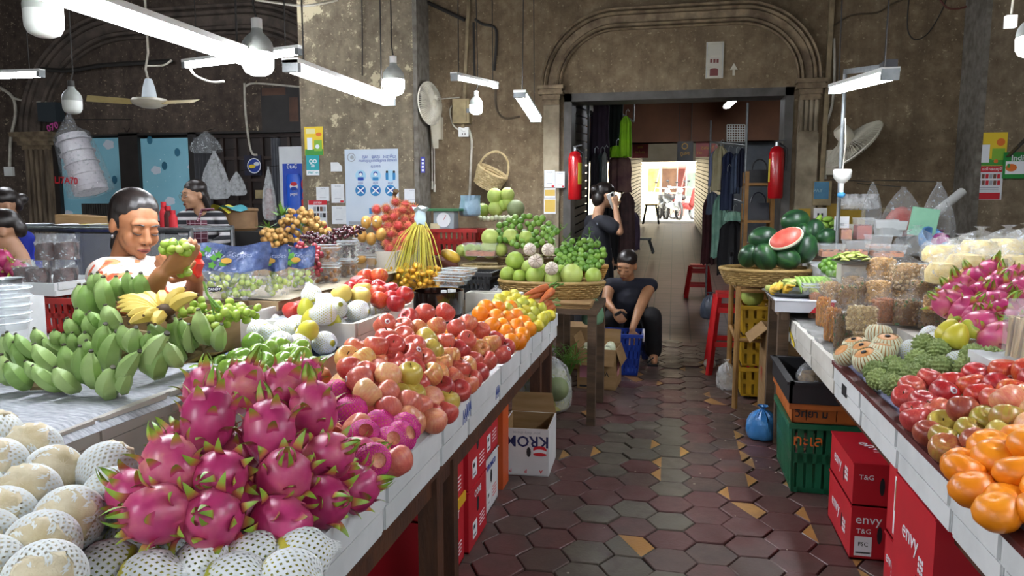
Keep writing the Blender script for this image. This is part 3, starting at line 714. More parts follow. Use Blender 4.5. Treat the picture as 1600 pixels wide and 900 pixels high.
for(u,v)in((475,288),(477,305),(474,320)):disc(fr,'red_can_picture',u,v,5,yf-.012,F_red,ry=9)
t=panel('round_sign','dark round sign with white swirl on the lattice','sign',(383,243,409,274),YL+.02,mat('sign_navy','1a1c34'),.02)
disc(t,'ring',397,259,12,YL-.04,F_wht);disc(t,'ring',397,259,10.5,YL-.042,F_dblue);disc(t,'swirl',394,260,6,YL-.044,F_yel,ry=3);disc(t,'swirl',401,256,5,YL-.044,F_wht,ry=3)
t=panel('torn_banner','torn dark banner over the shopfront by the pier','banner',(409,136,476,206),YL-.01,mat('banner_dark','33302f','24211f',3,.7),.01)
rect(t,'rust_patch',(452,152,466,190),YL-.02,mat('banner_rust','5f4030','4a3226',6,.7));rect(t,'rust_patch',(409,137,446,149),YL-.02,mat('banner_rust','0'))
M_foam=mat('foam_white','d3d6d6','bfc3c3',5,.75,.15,bsc=80,bd=.003)
M_foamd=mat('foam_used','d0cec6','b3aea4',4,.8,.2,bsc=60,bd=.003)
M_card=mat('cardboard','9a7b55','86683f',5,.8,.1,stretch=(1,1,6),lo=.3,hi=.7)
M_cardin=mat('cardboard_inside','8a6c48','785c3b',6,.85)
M_news=mat('newspaper_liner','b9bcc2','8e9299',30,.8,.2,stretch=(1,5,1))
M_cloth=mat('blue_liner','6d78a0','8d95b4',9,.8,.3)
def foam_tray(x0,x1,y0,y1,z0,z1,label,m=None,th=.018,front=1,liner=None,group=None,name='foam_tray'):
 """open foam box; notched outer panels on the aisle side (front = +1: x1 side, -1: x0 side)"""
 m=m or M_foam;t=thing(name,label,'tray',((x0+x1)/2,(y0+y1)/2,z0),group)
 mb=MB();zf=z0+.02
 mb.b2((x0,y0,z0),(x1,y1,zf))
 for a,b in(((x0,y0),(x0+th,y1)),((x1-th,y0),(x1,y1)),((x0+th,y0),(x1-th,y0+th)),((x0+th,y1-th),(x1-th,y1))):
  mb.b2((a[0],a[1],zf),(b[0],b[1],z1))
 mb.build('body',m,t,smooth=False)
 xf=x1 if front>0 else x0;h=z1-z0;n=max(1,int((y1-y0)/.26));L_=(y1-y0)/n
 for i in range(n):
  a,b=y0+i*L_+.004,y0+(i+1)*L_-.004
  g=min(.012,L_*.1)
  MB().b2((xf,a+g,z0+h*.46),(xf+front*.007,b,z1)).build('rim_panel',m,t,smooth=False)
  MB().b2((xf,a,z0),(xf+front*.004,b-g,z0+h*.42)).build('lower_panel',m,t,smooth=False)
 if liner is not None:MB().b2((x0+th,y0+th,zf),(x1-th,y1-th,max(zf+.01,liner))).build('liner',M_news,t,smooth=False)
 return t
def table(name,label,x0,x1,y0,y1,z,legs,m,th=.04):
 t=thing(name,label,'table',((x0+x1)/2,(y0+y1)/2,0));n=max(2,round((x1-x0)/.16));w_=(x1-x0)/n
 for i in range(n):MB().b2((x0+i*w_+.002,y0,z-th),(x0+(i+1)*w_-.002,y1,z)).build('plank',m,t,smooth=False)
 for x,y,s in legs:MB().b2((x-s/2,y-s/2,0),(x+s/2,y+s/2,z-th)).build('leg',m,t,smooth=False)
 for x in(x0+.04,x1-.04):MB().b2((x-.015,y0,z-th-.07),(x+.015,y1,z-th)).build('apron',m,t,smooth=False)
 return t
table('market_table','long dark wooden table under the left row of foam trays',-1.9,-.65,.2,4.2,.57,[(-.69,2.02,.06),(-.69,2.2,.05),(-.70,3.82,.055),(-.70,4.14,.06),(-.69,.5,.06),(-1.85,.5,.06),(-1.85,2.1,.06),(-1.85,4.1,.06)],M_dkwood)
LT={}
for k,y0,y1,l in(('pears',.58,1.155,'foam tray of net-wrapped pears, nearest on the left'),('dragon',1.16,1.52,'foam tray holding the dragon fruit heap'),('pink',1.525,1.945,'foam tray with pink-netted peaches'),('app1',1.95,2.24,'small foam tray with blue scribble under the apple heap'),('app2',2.245,2.68,'foam tray under the middle of the apple heap'),('app3',2.685,3.05,'foam tray at the far end of the apple heap'),('orange',3.055,4.12,'long foam tray of oranges and lemons')):
 LT[k]=foam_tray(-1.13,-.635,y0,y1,.57,.70,l,liner=.64)
for(y,z)in((2.16,.655),(2.20,.665),(2.6,.62)):
 mb=MB();
 for i in range(3):mb.tube([(-.627,y+i*.02,z-.025),(-.627,y+i*.02+.006,z+.02),(-.627,y+i*.02+.014,z-.01)],.0012,4)
 mb.build('marker_scribble',flat('marker_blue','44589c'),LT['app1' if y<2.3 else 'app2'])
foam_tray(-1.72,-.965,.40,1.20,.57,.745,'low white tray of cream net-wrapped melons at the bottom left',M_foam,liner=.66)
foam_tray(-2.1,-1.37,1.22,2.0,.57,.69,'lower foam box of the banana stack',M_foamd,name='foam_box')
bb=foam_tray(-2.1,-1.36,1.22,2.0,.69,.80,'upper foam box carrying the green bananas',M_foamd,name='foam_box')
mb=MB();mb.grid(lambda u,v:(-2.12+u*.79,1.16+v*.9,.806+.006*sin(u*9)*sin(v*7)-(.03*max(0,u-.93)/.07)),16,12)
tag(mb.build('newspaper_sheet',M_news,at=(-1.7,1.6,.8)),'grey newspaper spread under the green bananas','paper')
foam_tray(-1.62,-1.135,1.96,2.70,.57,.80,'deep foam tray of green apples and net-wrapped pears',M_foamd,liner=.72)
mb=MB();mb.grid(lambda u,v:(-1.6+u*.5,2.22+v*.52,.765+.012*sin(u*13+v*5)+(.045*max(0,u-.8)/.2)),18,12)
tag(mb.build('blue_cloth',M_cloth,at=(-1.4,2.5,.76)),'crumpled blue liner under the netted pears','cloth')
foam_tray(-1.66,-1.12,2.46,3.06,.80,.885,'upper foam tray of nectarines and white netted pears',M_foamd,liner=.84)
def carton(name,label,x0,x1,y0,y1,z0,z1,m,mi=None,open_=True,flaps=(),holes=(),rot=0,cat='box',th=.006,group=None):
 c=V(((x0+x1)/2,(y0+y1)/2,z0));t=thing(name,label,cat,(0,0,0),group);WL[t.name]=(0,0,0)
 hx,hy,h=(x1-x0)/2,(y1-y0)/2,z1-z0;mi=mi or M_cardin
 def bx_(nm,a,b,mm):return MB().b2(a,b).build(nm,mm,t,smooth=False)
 bx_('bottom',(-hx,-hy,0),(hx,hy,th),m)
 for nm,a,b in(('side',(-hx,-hy,0),(-hx+th,hy,h)),('side',(hx-th,-hy,0),(hx,hy,h)),('side',(-hx+th,-hy,0),(hx-th,-hy+th,h)),('side',(-hx+th,hy-th,0),(hx-th,hy,h))):bx_(nm,a,b,m)
 if not open_:bx_('lid',(-hx-.004,-hy-.004,h),(hx+.004,hy+.004,h+th),m)
 for side,ln,ang in flaps:
  s=side[0];sg=1 if side[1]=='+' else-1
  dx,dz=sin(ang)*ln,cos(ang)*ln
  if s=='x':q=[(sg*hx,-hy+.01,h),(sg*hx,hy-.01,h),(sg*(hx+dx),hy-.01,h+dz),(sg*(hx+dx),-hy+.01,h+dz)];n_=V((sg*cos(ang),0,-sin(ang)))*.004
  else:q=[(-hx+.01,sg*hy,h),(hx-.01,sg*hy,h),(hx-.01,sg*(hy+dx),h+dz),(-hx+.01,sg*(hy+dx),h+dz)];n_=V((0,sg*cos(ang),-sin(ang)))*.004
  vs=[V(p)for p in q]+[V(p)+n_ for p in q]
  MB().add(vs,[(0,1,2,3),(7,6,5,4),(0,4,5,1),(1,5,6,2),(2,6,7,3),(3,7,4,0)]).build('flap',m,t,smooth=False)
 for side,a,z,w_,hh in holes:
  s=side[0];sg=1 if side[1]=='+' else-1;n=10
  pts=[(a+w_/2*cos(2*pi*i/n),z+hh/2*sin(2*pi*i/n))for i in range(n)]
  if s=='x':MB().prism(pts,(sg*(hx+.0008),0,0),(0,1,0),(0,0,1),(sg,0,0),.0008).build('hand_hole',F_blk,t,smooth=False)
  else:MB().prism(pts,(0,sg*(hy+.0008),0),(1,0,0),(0,0,1),(0,sg,0),.0008).build('hand_hole',F_blk,t,smooth=False)
 t.location=c;t.rotation_euler=(0,0,rot)
 return t,hx,hy,h
def cprint(t,side,hx,hy,a0,a1,z0,z1,m,nm='printed_label'):
 s=side[0];sg=1 if side[1]=='+' else-1;e=.0009
 if s=='x':return MB().b2((sg*hx,a0,z0),(sg*(hx+e),a1,z1)).build(nm,m,t,smooth=False)
 if s=='y':return MB().b2((a0,sg*hy,z0),(a1,sg*(hy+e),z1)).build(nm,m,t,smooth=False)
def ctext(t,side,hx,hy,s,a,z,size,m,wmax=None,roll=0,bold=False,h=None):
 sg=1 if side[1]=='+' else-1
 ax,ay,o={'x+':((0,1,0),(0,0,1),(hx,a,z)),'x-':((0,-1,0),(0,0,1),(-hx,a,z)),'y-':((1,0,0),(0,0,1),(a,-hy,z)),'y+':((-1,0,0),(0,0,1),(a,hy,z)),'z+':((0,1,0),(-1,0,0),(a,z,h or 0))}[side]
 ax,ay=V(ax),V(ay)
 if roll:ax,ay=ax*cos(roll)+ay*sin(roll),ay*cos(roll)-ax*sin(roll)
 return text(s,size,m,t,o,ax,ay,wmax=wmax,bold=bold,ext=.0003)
carton('cardboard_box','open brown cardboard box holding grapes beside the bananas',-1.93,-1.52,2.04,2.36,.80,.955,M_card)
tag(MB().b2((-1.9,2.05,.575),(-1.64,2.35,.797)).build('foam_stack',M_foamd,at=(-1.75,2.2,.575),smooth=False),'foam block under the grape carton','foam block')
b3=table('display_bench','raised plank bench at the back of the left stall',-2.35,-1.63,2.82,4.6,.905,[(-2.3,2.88,.05),(-1.95,2.88,.05),(-2.3,4.5,.05),(-1.95,4.5,.05)],mat('pale_plank','a08a68','7f6c50',6,.75,.3,stretch=(1,.2,1),bsc=40))
mb=MB();mb.grid(lambda u,v:(-2.35+u*.76,2.84+v*1.74,.912+.004*sin(u*19+v*11)),12,24)
tag(mb.build('bench_cover',mat('beige_cover','a89e88','8d836f',8,.8,.2),at=(-2,3.4,.91)),'beige sheet over the raised bench','cloth')
def pot(c,r,h,label,m,name='pot'):
 c=V(c);t=thing(name,label,'pot',c)
 MB().lathe([(0,0),(r*.92,0),(r,.02),(r,h),(r+.008,h+.006),(r-.006,h+.004),(r-.01,.03),(0,.02)],28,c).build('body',m,t)
 return t
pc=V((-1.28,3.92,.57))
pt=pot(pc,.138,.262,'shiny black pot behind the apple heap',mat('black_enamel','140d0b','22130d',4,.12,coat=.6))
def bottle(c,r,h,m,mc,label,group=None):
 c=V(c);t=thing('bottle',label,'bottle',c,group)
 MB().lathe([(0,0),(r,.003),(r,h*.62),(r*.7,h*.75),(r*.45,h*.82),(0,h*.82)],14,c).build('body',m,t)
 MB().lathe([(r*.5,h*.8),(r*.62,h*.81),(r*.62,h),(0,h)],12,c).build('cap',mc,t)
for i,(dx,dy)in enumerate(((.045,-.03),(.085,.02),(.06,.05))):bottle(pc+V((dx,dy,.12)),.026,.15,mat('sauce_red','8d3b24',rough=.3),M_white,'small white-capped sauce bottle in the black pot','bottles in the black pot')
tag(MB().b2(pc+V((-.06,.04,.19)),pc+V((0,.06,.225))).build('blue_packet',F_blue,at=pc,smooth=False),'blue packet sticking up in the black pot','packet')
M_oldw=mat('old_timber','5f4b38','433426',6,.8,.3,stretch=(.4,3,3),bsc=30)
st=thing('stepped_stand','stepped timber stand under the pomelo baskets','stand',(-1.1,5.1,0))
for(x0,x1,y0,y1,z)in((-1.15,-.42,4.26,4.86,.70),(-1.75,-.85,4.86,5.2,.79),(-1.8,-.75,5.2,5.6,.93),(-1.95,-.95,5.6,6.0,1.02)):
 MB().b2((x0,y0,z-.03),(x1,y1,z)).build('shelf',M_oldw,st,smooth=False)
 for x in(x0+.03,x1-.03):
  for y in(y0+.03,y1-.03):MB().b2((x-.025,y-.025,0),(x+.025,y+.025,z-.03)).build('leg',M_oldw,st,smooth=False)
mb=MB()
for i in range(4):tag(MB().box((-.70+rr(-.02,.02),4.38,.706+i*.009),(.5,.22,.007),(0,0,rr(-.05,.05))).build('folded_carton',M_card,at=(-.7,4.38,.70+i*.009),smooth=False),'flattened cardboard in the stack below the pomelo basket','cardboard','flattened cartons under the pomelos')
def basket(c,rx,ry,h,label,m,flare=1.25,rings=7,n=56,handle=False,rotM=None,name='wicker_basket'):
 c=V(c);t=thing(name,label,'basket',c);Mx=rotM or MX.Identity(3)
 P_=lambda x,y,z:c+Mx@V((x,y,z))
 mb=MB()
 for i in range(rings):
  f=i/(rings-1);k=1+(flare-1)*f;pts=[]
  for j in range(n):
   a=2*pi*j/n;o=.006*(1 if(j+i)%2 else-1)
   pts.append(P_((rx*k+o)*cos(a),(ry*k+o)*sin(a),.012+f*(h-.02)))
  mb.tube(pts,h/rings*.55,5,closed=True)
 mb.build('weave',m,t)
 mb=MB()
 for j in range(0,n,2):
  a=2*pi*j/n;mb.tube([P_(rx*cos(a),ry*sin(a),0),P_(rx*flare*cos(a),ry*flare*sin(a),h)],.005,5)
 mb.build('stakes',m,t)
 MB().tube([P_(rx*flare*1.01*cos(2*pi*j/40),ry*flare*1.01*sin(2*pi*j/40),h)for j in range(40)],.012,7,closed=True).build('rim',m,t)
 MB().lathe([(0,0),(1,0),(1,.012),(0,.012)],24,c,Mx@MX.Diagonal((rx,ry,1))).build('base',m,t)
 if handle:MB().tube([P_(rx*flare*cos(pi*j/16),0,h+handle*sin(pi*j/16))for j in range(17)],.011,7).build('handle',m,t)
 return t
M_wick=mat('wicker','a1854f','7f6638',14,.7,.3,rnd=.0)
M_wickd=mat('wicker_dark','6e5838','52412a',14,.75,.3)
M_wickl=mat('wicker_pale','b9a67c','9c895f',14,.7,.3)
basket((-.74,4.56,.735),.29,.16,.10,'wide pale wicker basket of pomelos nearest the aisle',M_wick,1.14)
basket((-1.28,5.02,.80),.145,.12,.085,'small round wicker basket of pomelos on the black crate',M_wickl,1.18)
basket((-.98,5.1,.83),.20,.15,.11,'dark wicker basket of limes behind the cut pomelos',M_wickd,1.15)
basket((-1.40,5.72,1.02),.22,.15,.085,'dark wicker basket at the back with white eggplants',M_wickd,1.2)
basket((-.62,4.98,.80),.16,.13,.10,'orange-brown basket heaped with limes at the aisle end',mat('wicker_orange','b58a3c','93692a',10,.6),1.2)
hb=px(759,292,y=YW-.14)
basket((hb.x,hb.y,hb.z),.12,.1,.17,'empty wicker basket with a tall handle hanging on the wall',M_wickl,1.25,8,40,handle=.2,rotM=Euler((R(10),R(28),0)).to_matrix())
def crate(name,label,x0,x1,y0,y1,z0,z1,m,nx=8,rows=2,cat='crate',taper=.94,group=None,slot=.5):
 """slatted plastic crate, real openings"""
 c=((x0+x1)/2,(y0+y1)/2,z0);t=thing(name,label,cat,c,group);cx,cy=c[0],c[1];h=z1-z0;hx,hy=(x1-x0)/2,(y1-y0)/2
 K=lambda z:taper+(1-taper)*(z-z0)/h
 MB().b2((cx-hx*taper,cy-hy*taper,z0),(cx+hx*taper,cy+hy*taper,z0+.012)).build('base',m,t,smooth=False)
 for ax in(0,1):
  for s in(-1,1):
   mb=MB();n=max(3,round(nx*((hy if ax==0 else hx)/max(hx,hy))))
   def q(f,z):
    k=K(z);return(cx+s*hx*k,cy+hy*k*f,z)if ax==0 else(cx+hx*k*f,cy+s*hy*k,z)
   def seg(f0,f1,za,zb_,th=.008):
    ins=(-s*th,0,0)if ax==0 else(0,-s*th,0)
    o=[V(q(f0,za)),V(q(f1,za)),V(q(f1,zb_)),V(q(f0,zb_))];i_=[p+V(ins)for p in o]
    mb.add(o+i_,[(0,1,2,3),(7,6,5,4),(0,4,5,1),(1,5,6,2),(2,6,7,3),(3,7,4,0)])
   zs=[z0+h*i/rows for i in range(rows+1)]
   for i in range(rows+1):
    b=h*.07;seg(-1,1,max(z0,zs[i]-b),min(z1,zs[i]+b))
   for j in range(n+1):
    f=-1+2*j/n;d_=(1-slot)/n;seg(max(-1,f-d_),min(1,f+d_),z0,z1)
   mb.build('side',m,t,smooth=False)
 mb=MB();e=.012
 for a,b in(((x0-e,y0-e),(x1+e,y0)),((x0-e,y1),(x1+e,y1+e)),((x0-e,y0),(x0,y1)),((x1,y0),(x1+e,y1))):mb.b2((*a,z1-.025),(*b,z1))
 mb.build('rim',m,t,smooth=False)
 return t
M_bcr=mat('crate_black','1c1d20','26272a',9,.5)
M_rcr=mat('crate_red','b02420','96201c',9,.45)
crate('black_crate','black slatted crate under the small pomelo basket',-1.42,-1.13,4.55,4.78,.70,.88,M_bcr,9,3)
crate('red_crate','red slatted crate behind the yellow dates',-1.80,-1.42,5.28,5.55,.935,1.13,M_rcr,9,2)
def tub(c,sx,sy,h,label,fill,fm,group=None,lid=True):
 c=V(c);t=thing('plastic_tub',label,'container',c,group)
 mb=MB();k=.88
 for s in(0,1):
  pass
 o=[(-sx/2*k,-sy/2*k,0),(sx/2*k,-sy/2*k,0),(sx/2*k,sy/2*k,0),(-sx/2*k,sy/2*k,0),(-sx/2,-sy/2,h),(sx/2,-sy/2,h),(sx/2,sy/2,h),(-sx/2,sy/2,h)]
 mb.add([c+V(p)for p in o],[(3,2,1,0),(0,1,5,4),(1,2,6,5),(2,3,7,6),(3,0,4,7)]);mb.build('wall',M_clear,t,smooth=False)
 f=MB();f.grid(lambda u,v:c+V(((u-.5)*sx*.86,(v-.5)*sy*.86,h*fill+.006*sin(u*17)*cos(v*13))),10,6)
 f.box(c+V((0,0,h*fill/2)),(sx*.86,sy*.86,h*fill-.008));f.build('contents',fm,t,smooth=False)
 if lid:MB().box(c+V((0,0,h+.004)),(sx*1.04,sy*1.04,.008)).build('lid',M_clear,t,smooth=False)
 return t
m,nt,p=newmat('clear_plastic');p.inputs['Base Color'].default_value=lin('dfe6ea');p.inputs['Roughness'].default_value=.14;p.inputs['Alpha'].default_value=.22;p.inputs['Specular IOR Level'].default_value=.8
M_clear=m
m,nt,p=newmat('clear_film');p.inputs['Base Color'].default_value=lin('e6ebee');p.inputs['Roughness'].default_value=.1;p.inputs['Specular IOR Level'].default_value=1.0
vec=coords(nt);wz=noise(nt,vec,26,4,.6);L(nt,ramp(nt,wz,[(.42,(.10,)*3),(.58,(.16,)*3),(.68,(.5,)*3)]),p.inputs['Alpha']);bump_(nt,p,wz,.9,.03)
M_film=m
m,nt,p=newmat('milky_film');p.inputs['Base Color'].default_value=lin('dde0e2');p.inputs['Roughness'].default_value=.25
vec=coords(nt);wz=noise(nt,vec,20,4,.6);L(nt,ramp(nt,wz,[(.35,(.28,)*3),(.65,(.5,)*3)]),p.inputs['Alpha']);bump_(nt,p,wz,.35,.02)
M_milky=m
M_chili=mat('chili_paste','a5521f','c0742f',40,.5,.6,bsc=60)
tub((-1.30,4.98,.955),.24,.12,.085,'clear tub of orange shredded pickle above the pomelo basket',.45,M_chili)
M_rliner=mat('red_brown_edge','5f2320','471a18',8,.6)
table('market_table','long table under the right row of foam trays',.70,2.3,.5,4.08,.565,[(1.0,1.78,.06),(1.02,2.72,.06),(1.0,4.0,.06),(2.2,1.5,.06),(2.2,4.0,.06)],M_dkwood)
RT=[]
ys_=(.72,1.16,1.51+.02,1.80,2.22,2.64,3.07,3.56,4.0,4.4)
for i in range(len(ys_)-1):
 l=['foam box under the oranges, at the right edge','foam box under the front oranges','foam box under the russet apples','foam box behind the red cartons, under the apples','foam box under the custard apples','foam box with the small black mark','foam box under the striped pears','scuffed foam box under the snack bags, nearer','scuffed foam box with the yellow strap, farthest'][i]
 t=foam_tray(.645,1.2,ys_[i]+.003,ys_[i+1]-.003,.565,.695,l,M_foam if i<6 else M_foamd,front=-1,liner=.67)
 if i==5:MB().b2((.636,ys_[i]+.2,.61),(.6375,ys_[i]+.27,.65)).build('black_mark',F_blk,t,smooth=False)
 if i==8:MB().bar((.636,4.02,.58),(.636,4.3,.67),.003,.02).build('yellow_strap',F_yel,t,smooth=False)
mb=MB().b2((.625,.72,.692),(.66,3.05,.708)).b2((.66,.72,.692),(1.2,.76,.705))
tag(mb.build('red_edging',M_rliner,at=(.64,1.9,.69),smooth=False),'dark red plastic edging along the right foam boxes','edging')
mb=MB();mb.grid(lambda u,v:(.655+u*.5,.8+v*2.25,.698+.008*sin(v*60+u*9)*(u<.2)+.02*u),12,60)
tag(mb.build('purple_liner',mat('purple_liner','7f7fae','a5a7c4',14,.7,.3),at=(.9,2,.69)),'thin bluish liner under the right stall fruit','cloth')
mb=MB();mb.grid(lambda u,v:(.64+u*.12,3.08+v*1.3,.70+.006*sin(v*40)-(.03 if u<.05 else 0)),6,40)
tag(mb.build('grey_liner',mat('grey_sheet','8a8a88','6f6f6c',10,.7,.2),at=(.7,3.7,.7)),'grey sheet edge under the snack bags','cloth')
foam_tray(1.2,1.85,1.1,3.0,.565,.80,'foam box tier behind the right apples and pears',M_foam,front=-1,liner=.74)
foam_tray(1.22,2.3,3.02,4.45,.565,.80,'foam box tier under the bagged crackers',M_foamd,front=-1,liner=.79)
t=table('side_table','small old table with red striped cloth holding the banana platter',.56,1.02,4.12,4.62,.80,[(.60,4.18,.055),(.98,4.18,.055),(.60,4.58,.055),(.98,4.58,.055)],M_oldw,.03)
MB().b2((.545,4.105,.745),(.76,4.12,.803)).b2((.545,4.105,.80),(1.03,4.63,.806)).build('white_cloth',mat('white_oilcloth','c9ccd2','b9bcc4',5,.4),t,smooth=False)
MB().prism([(0,0),(.11,0),(.16,.058),(.05,.058)],(.72,4.104,.745),(1,0,0),(0,0,1),(0,-1,0),.002).build('red_stripe',F_red,t,smooth=False)
M_envy=mat('carton_red','c01d2b','ad1825',3,.45)
M_cwht=mat('carton_white','d6d8d8','c6c9ca',4,.5)
def redcarton(x0,x1,y0,y1,z0,z1,label,side,rot=0,word='ROCKIT',m=None):
 m=m or M_envy;t,hx,hy,h=carton('fruit_carton',label,x0,x1,y0,y1,z0,z1,m,open_=False,rot=rot,holes=((side,0,(z1-z0)*.62,.035 if side[0]=='y' else .03,.06),))
 w_=hy if side[0]=='x' else hx
 ctext(t,side,hx,hy,word,0,h*.84,h*.16,F_wht if m is M_envy else F_dblue,w_*1.2,bold=True)
 cprint(t,side,hx,hy,-w_*.55,-w_*.1,h*.12,h*.4,F_wht);cprint(t,side,hx,hy,-w_*.5,-w_*.2,h*.16,h*.19,F_blk);cprint(t,side,hx,hy,-w_*.5,-w_*.3,h*.28,h*.35,F_blk)
 for i in range(4):cprint(t,side,hx,hy,w_*.2,w_*.75,h*(.18+.06*i),h*(.195+.06*i),F_wht if m is M_envy else F_red,'printed_line')
 return t
redcarton(-1.05,-.735,2.27,2.53,0,.235,'red fruit carton on the floor with yellow tape, nearest under the left table','x+')
t=redcarton(-1.05,-.735,2.27,2.53,.242,.49,'red fruit carton stacked upon the nearest one under the left table','x+')
redcarton(-1.05,-.725,2.56,2.83,0,.235,'red fruit carton with large hand hole, second in row','x+',word='CORE')
redcarton(-1.05,-.725,2.56,2.83,.242,.49,'red fruit carton on top, second in row','x+',word='COSMIC')
redcarton(-1.05,-.745,2.87,3.12,0,.235,'white fruit carton below the last red one','x+',word='KROMCO',m=M_cwht)
redcarton(-1.05,-.745,2.87,3.12,.242,.49,'last red fruit carton under the left table, beside the open box','x+',word='COSMIC')
tag(MB().b2((-.733,2.26,.225),(-.727,2.535,.262)).build('yellow_tape',mat('tape_yellow','d2a21e'),at=(-.73,2.4,.24),smooth=False),'yellow tape across the nearest red carton','tape')
redcarton(-1.5,-1.1,1.75,2.0,0,.3,'dark red carton deep below the left table','x+',word='envy')
tag(MB().lathe([(0,0),(.09,0),(.1,.16),(.105,.17),(.095,.17),(.085,.02),(0,.02)],20,(-.95,1.72,0)).build('plastic_basin',mat('mint_plastic','9fd0c0','8cc0b0',5,.35),at=(-.95,1.72,0)),'mint green plastic tub under the left table','tub')
t,hx,hy,h=carton('fruit_carton','open white fruit carton printed upside down in the aisle',-.80,-.565,3.40,3.70,0,.235,M_cwht,M_cardin,holes=(('y-',.02,.12,.022,.05),),rot=R(2))
for nm,a,b in(('inner_face',(-hx+.007,-hy+.007,.01),(-hx+.009,hy-.007,h)),('inner_face',(hx-.009,-hy+.007,.01),(hx-.007,hy-.007,h)),('inner_face',(-hx+.007,hy-.009,.01),(hx-.007,hy-.007,h)),('inner_face',(-hx+.007,-hy+.007,.01),(hx-.007,-hy+.009,h)),('inner_face',(-hx+.007,-hy+.007,.007),(hx-.007,hy-.007,.012))):MB().b2(a,b).build(nm,M_card,t,smooth=False)
MB().add([(-hx,hy,h),(hx,hy,h),(hx*.8,hy+.02,h+.1),(-hx,hy+.02,h+.1)],[(0,1,2,3)]).build('back_flap',M_card,t,smooth=False)
ctext(t,'y-',hx,hy,'KROM',.01,.175,.085,flat('navy','1d2456'),.21,pi,True);ctext(t,'y-',hx,hy,'your daily choice',.01,.215,.02,F_gry,.19,pi)
for i in range(3):
 MB().prism([(.033*cos(a)+.0,.018*sin(a)*(1-.25*i))for a in[2*pi*q/16 for q in range(16)]],(.075,-hy-.001,.135-.012*i),(1,0,0),(0,0,1),(0,-1,0),.0008+.0004*i).build('red_leaf_logo',F_red if i!=1 else F_wht,t,smooth=False)
for i,ch in enumerate('APP'):ctext(t,'y-',hx,hy,ch,.08-i*.075,.025,.025,F_red,None,pi,True)
tag(MB().b2((-.86,3.2,0),(-.74,3.32,.40)).build('paper_stack',mat('orange_pack','c4541f','b04a1b',5,.5),at=(-.8,3.26,0),smooth=False),'orange printed pack standing behind the red cartons','packet')
t,hx,hy,h=carton('cardboard_box','open brown carton of white gourds standing in the aisle',-.635,-.36,5.16,5.46,0,.29,M_card,flaps=(('y-',.12,2.75),('x+',.12,2.8),('y+',.1,.25),('x-',.09,.35)),rot=R(-4))
ctext(t,'y-',hx,hy,'VISO',.04,.115,.055,F_blk,.1,pi,True);MB().prism([(0,0),(.05,.04),(.02,.01),(.05,-.02)],(-.02,-hy-.001,.06),(1,0,0),(0,0,1),(0,-1,0),.0008).build('arrow_print',F_blk,t,smooth=False)
cprint(t,'y-',hx,hy,-.12,-.05,.08,.17,mat('pink_print','b97a86'),'pink_print');cprint(t,'x+',hx,hy,-.06,.03,.08,.18,mat('pink_print','0'),'pink_print')
cprint(t,'y-',hx,hy,-.12,.05,.012,.026,F_blk,'small_print')
carton('cardboard_box','plain brown carton behind the gourd carton',-.86,-.52,5.75,6.02,0,.34,M_card,open_=False)
crate('blue_crate','tall blue shopping basket before the crouching woman',-.53,-.21,5.62,5.9,0,.325,mat('crate_blue','1d3f9e','17358a',6,.4),9,3,taper=.82,slot=.3)
for x in(-.54,-.2):tag(MB().tube([(x,5.7,.26),(x+.0,5.68,.30),(x,5.7,.335),(x,5.74,.345)],.008,6).build('basket_clip',M_white,at=(x,5.7,.26)),'white clip on the %s rim of the blue basket'%('left' if x<-.4 else 'right'),'clip')
def envy(x0,x1,y0,y1,z0,z1,label,words,rot=0):
 t,hx,hy,h=carton('fruit_carton',label,x0,x1,y0,y1,z0,z1,M_envy,open_=False,rot=rot,holes=(('y-',-.035,h_(z0,z1)*.5,.018,.07),('x-',-.05,h_(z0,z1)*.45,.014,.06)))
 for side,a,z,s,w_ in words:ctext(t,side,hx,hy,'envy',a,z,s,F_wht,w_,h=h+.007)
 return t,hx,hy,h
def h_(a,b):return b-a
def swirl(t,side,hx,hy,a,z,s):
 for k in range(3):
  for q in range(3):
   cx_,cz=a+(k-1)*s*.3,z+(q-1)*s*.34;pts=[(cx_+s*.12*cos(2*pi*i/8),cz+s*.15*sin(2*pi*i/8))for i in range(8)]
   o,ax,az={'y-':((0,-hy-.0008,0),(1,0,0),(0,-1,0)),'x-':((-hx-.0008,0,0),(0,-1,0),(-1,0,0))}[side]
   MB().prism(pts,o,ax,(0,0,1),az,.0008).build('apple_logo',F_wht,t,smooth=False)
for z0,z1,l in((0,.20,'red envy apple carton at the bottom of the aisle stack'),(.207,.365,'red envy apple carton on top of the aisle stack')):
 t,hx,hy,h=envy(.675,.945,2.83,3.22,z0,z1,l,(('x-',.06,.11,.075,.15),('y-',-.075,.155,.05,.09))if z0==0 else(('x-',.06,.09,.07,.15),))
 swirl(t,'x-',hx,hy,.09,.085,.055)
 ctext(t,'y-',hx,hy,'T&G',-.09,.11,.03,F_wht,.05)
 if z0==0:
  cprint(t,'y-',hx,hy,-.12,-.06,.015,.09,F_wht);ctext(t,'y-',hx,hy,'FSC',-.09,.06,.022,F_blk,.04);cprint(t,'y-',hx,hy,-.115,-.065,.025,.03,F_blk,'printed_line')
 else:
  text('envy',.075,F_wht,t,(-.02,.0,h+.0065),(.5,-.86,0),(.86,.5,0),wmax=.16,ext=.0003)
t,hx,hy,h=envy(.72,.97,2.36,2.56,.0,.23,'red envy apple carton lying under the right table, lower',(('x-',.03,.16,.06,.1),));cprint(t,'x-',hx,hy,-.09,-.02,.03,.13,F_wht);swirl(t,'x-',hx,hy,.0,.12,.04)
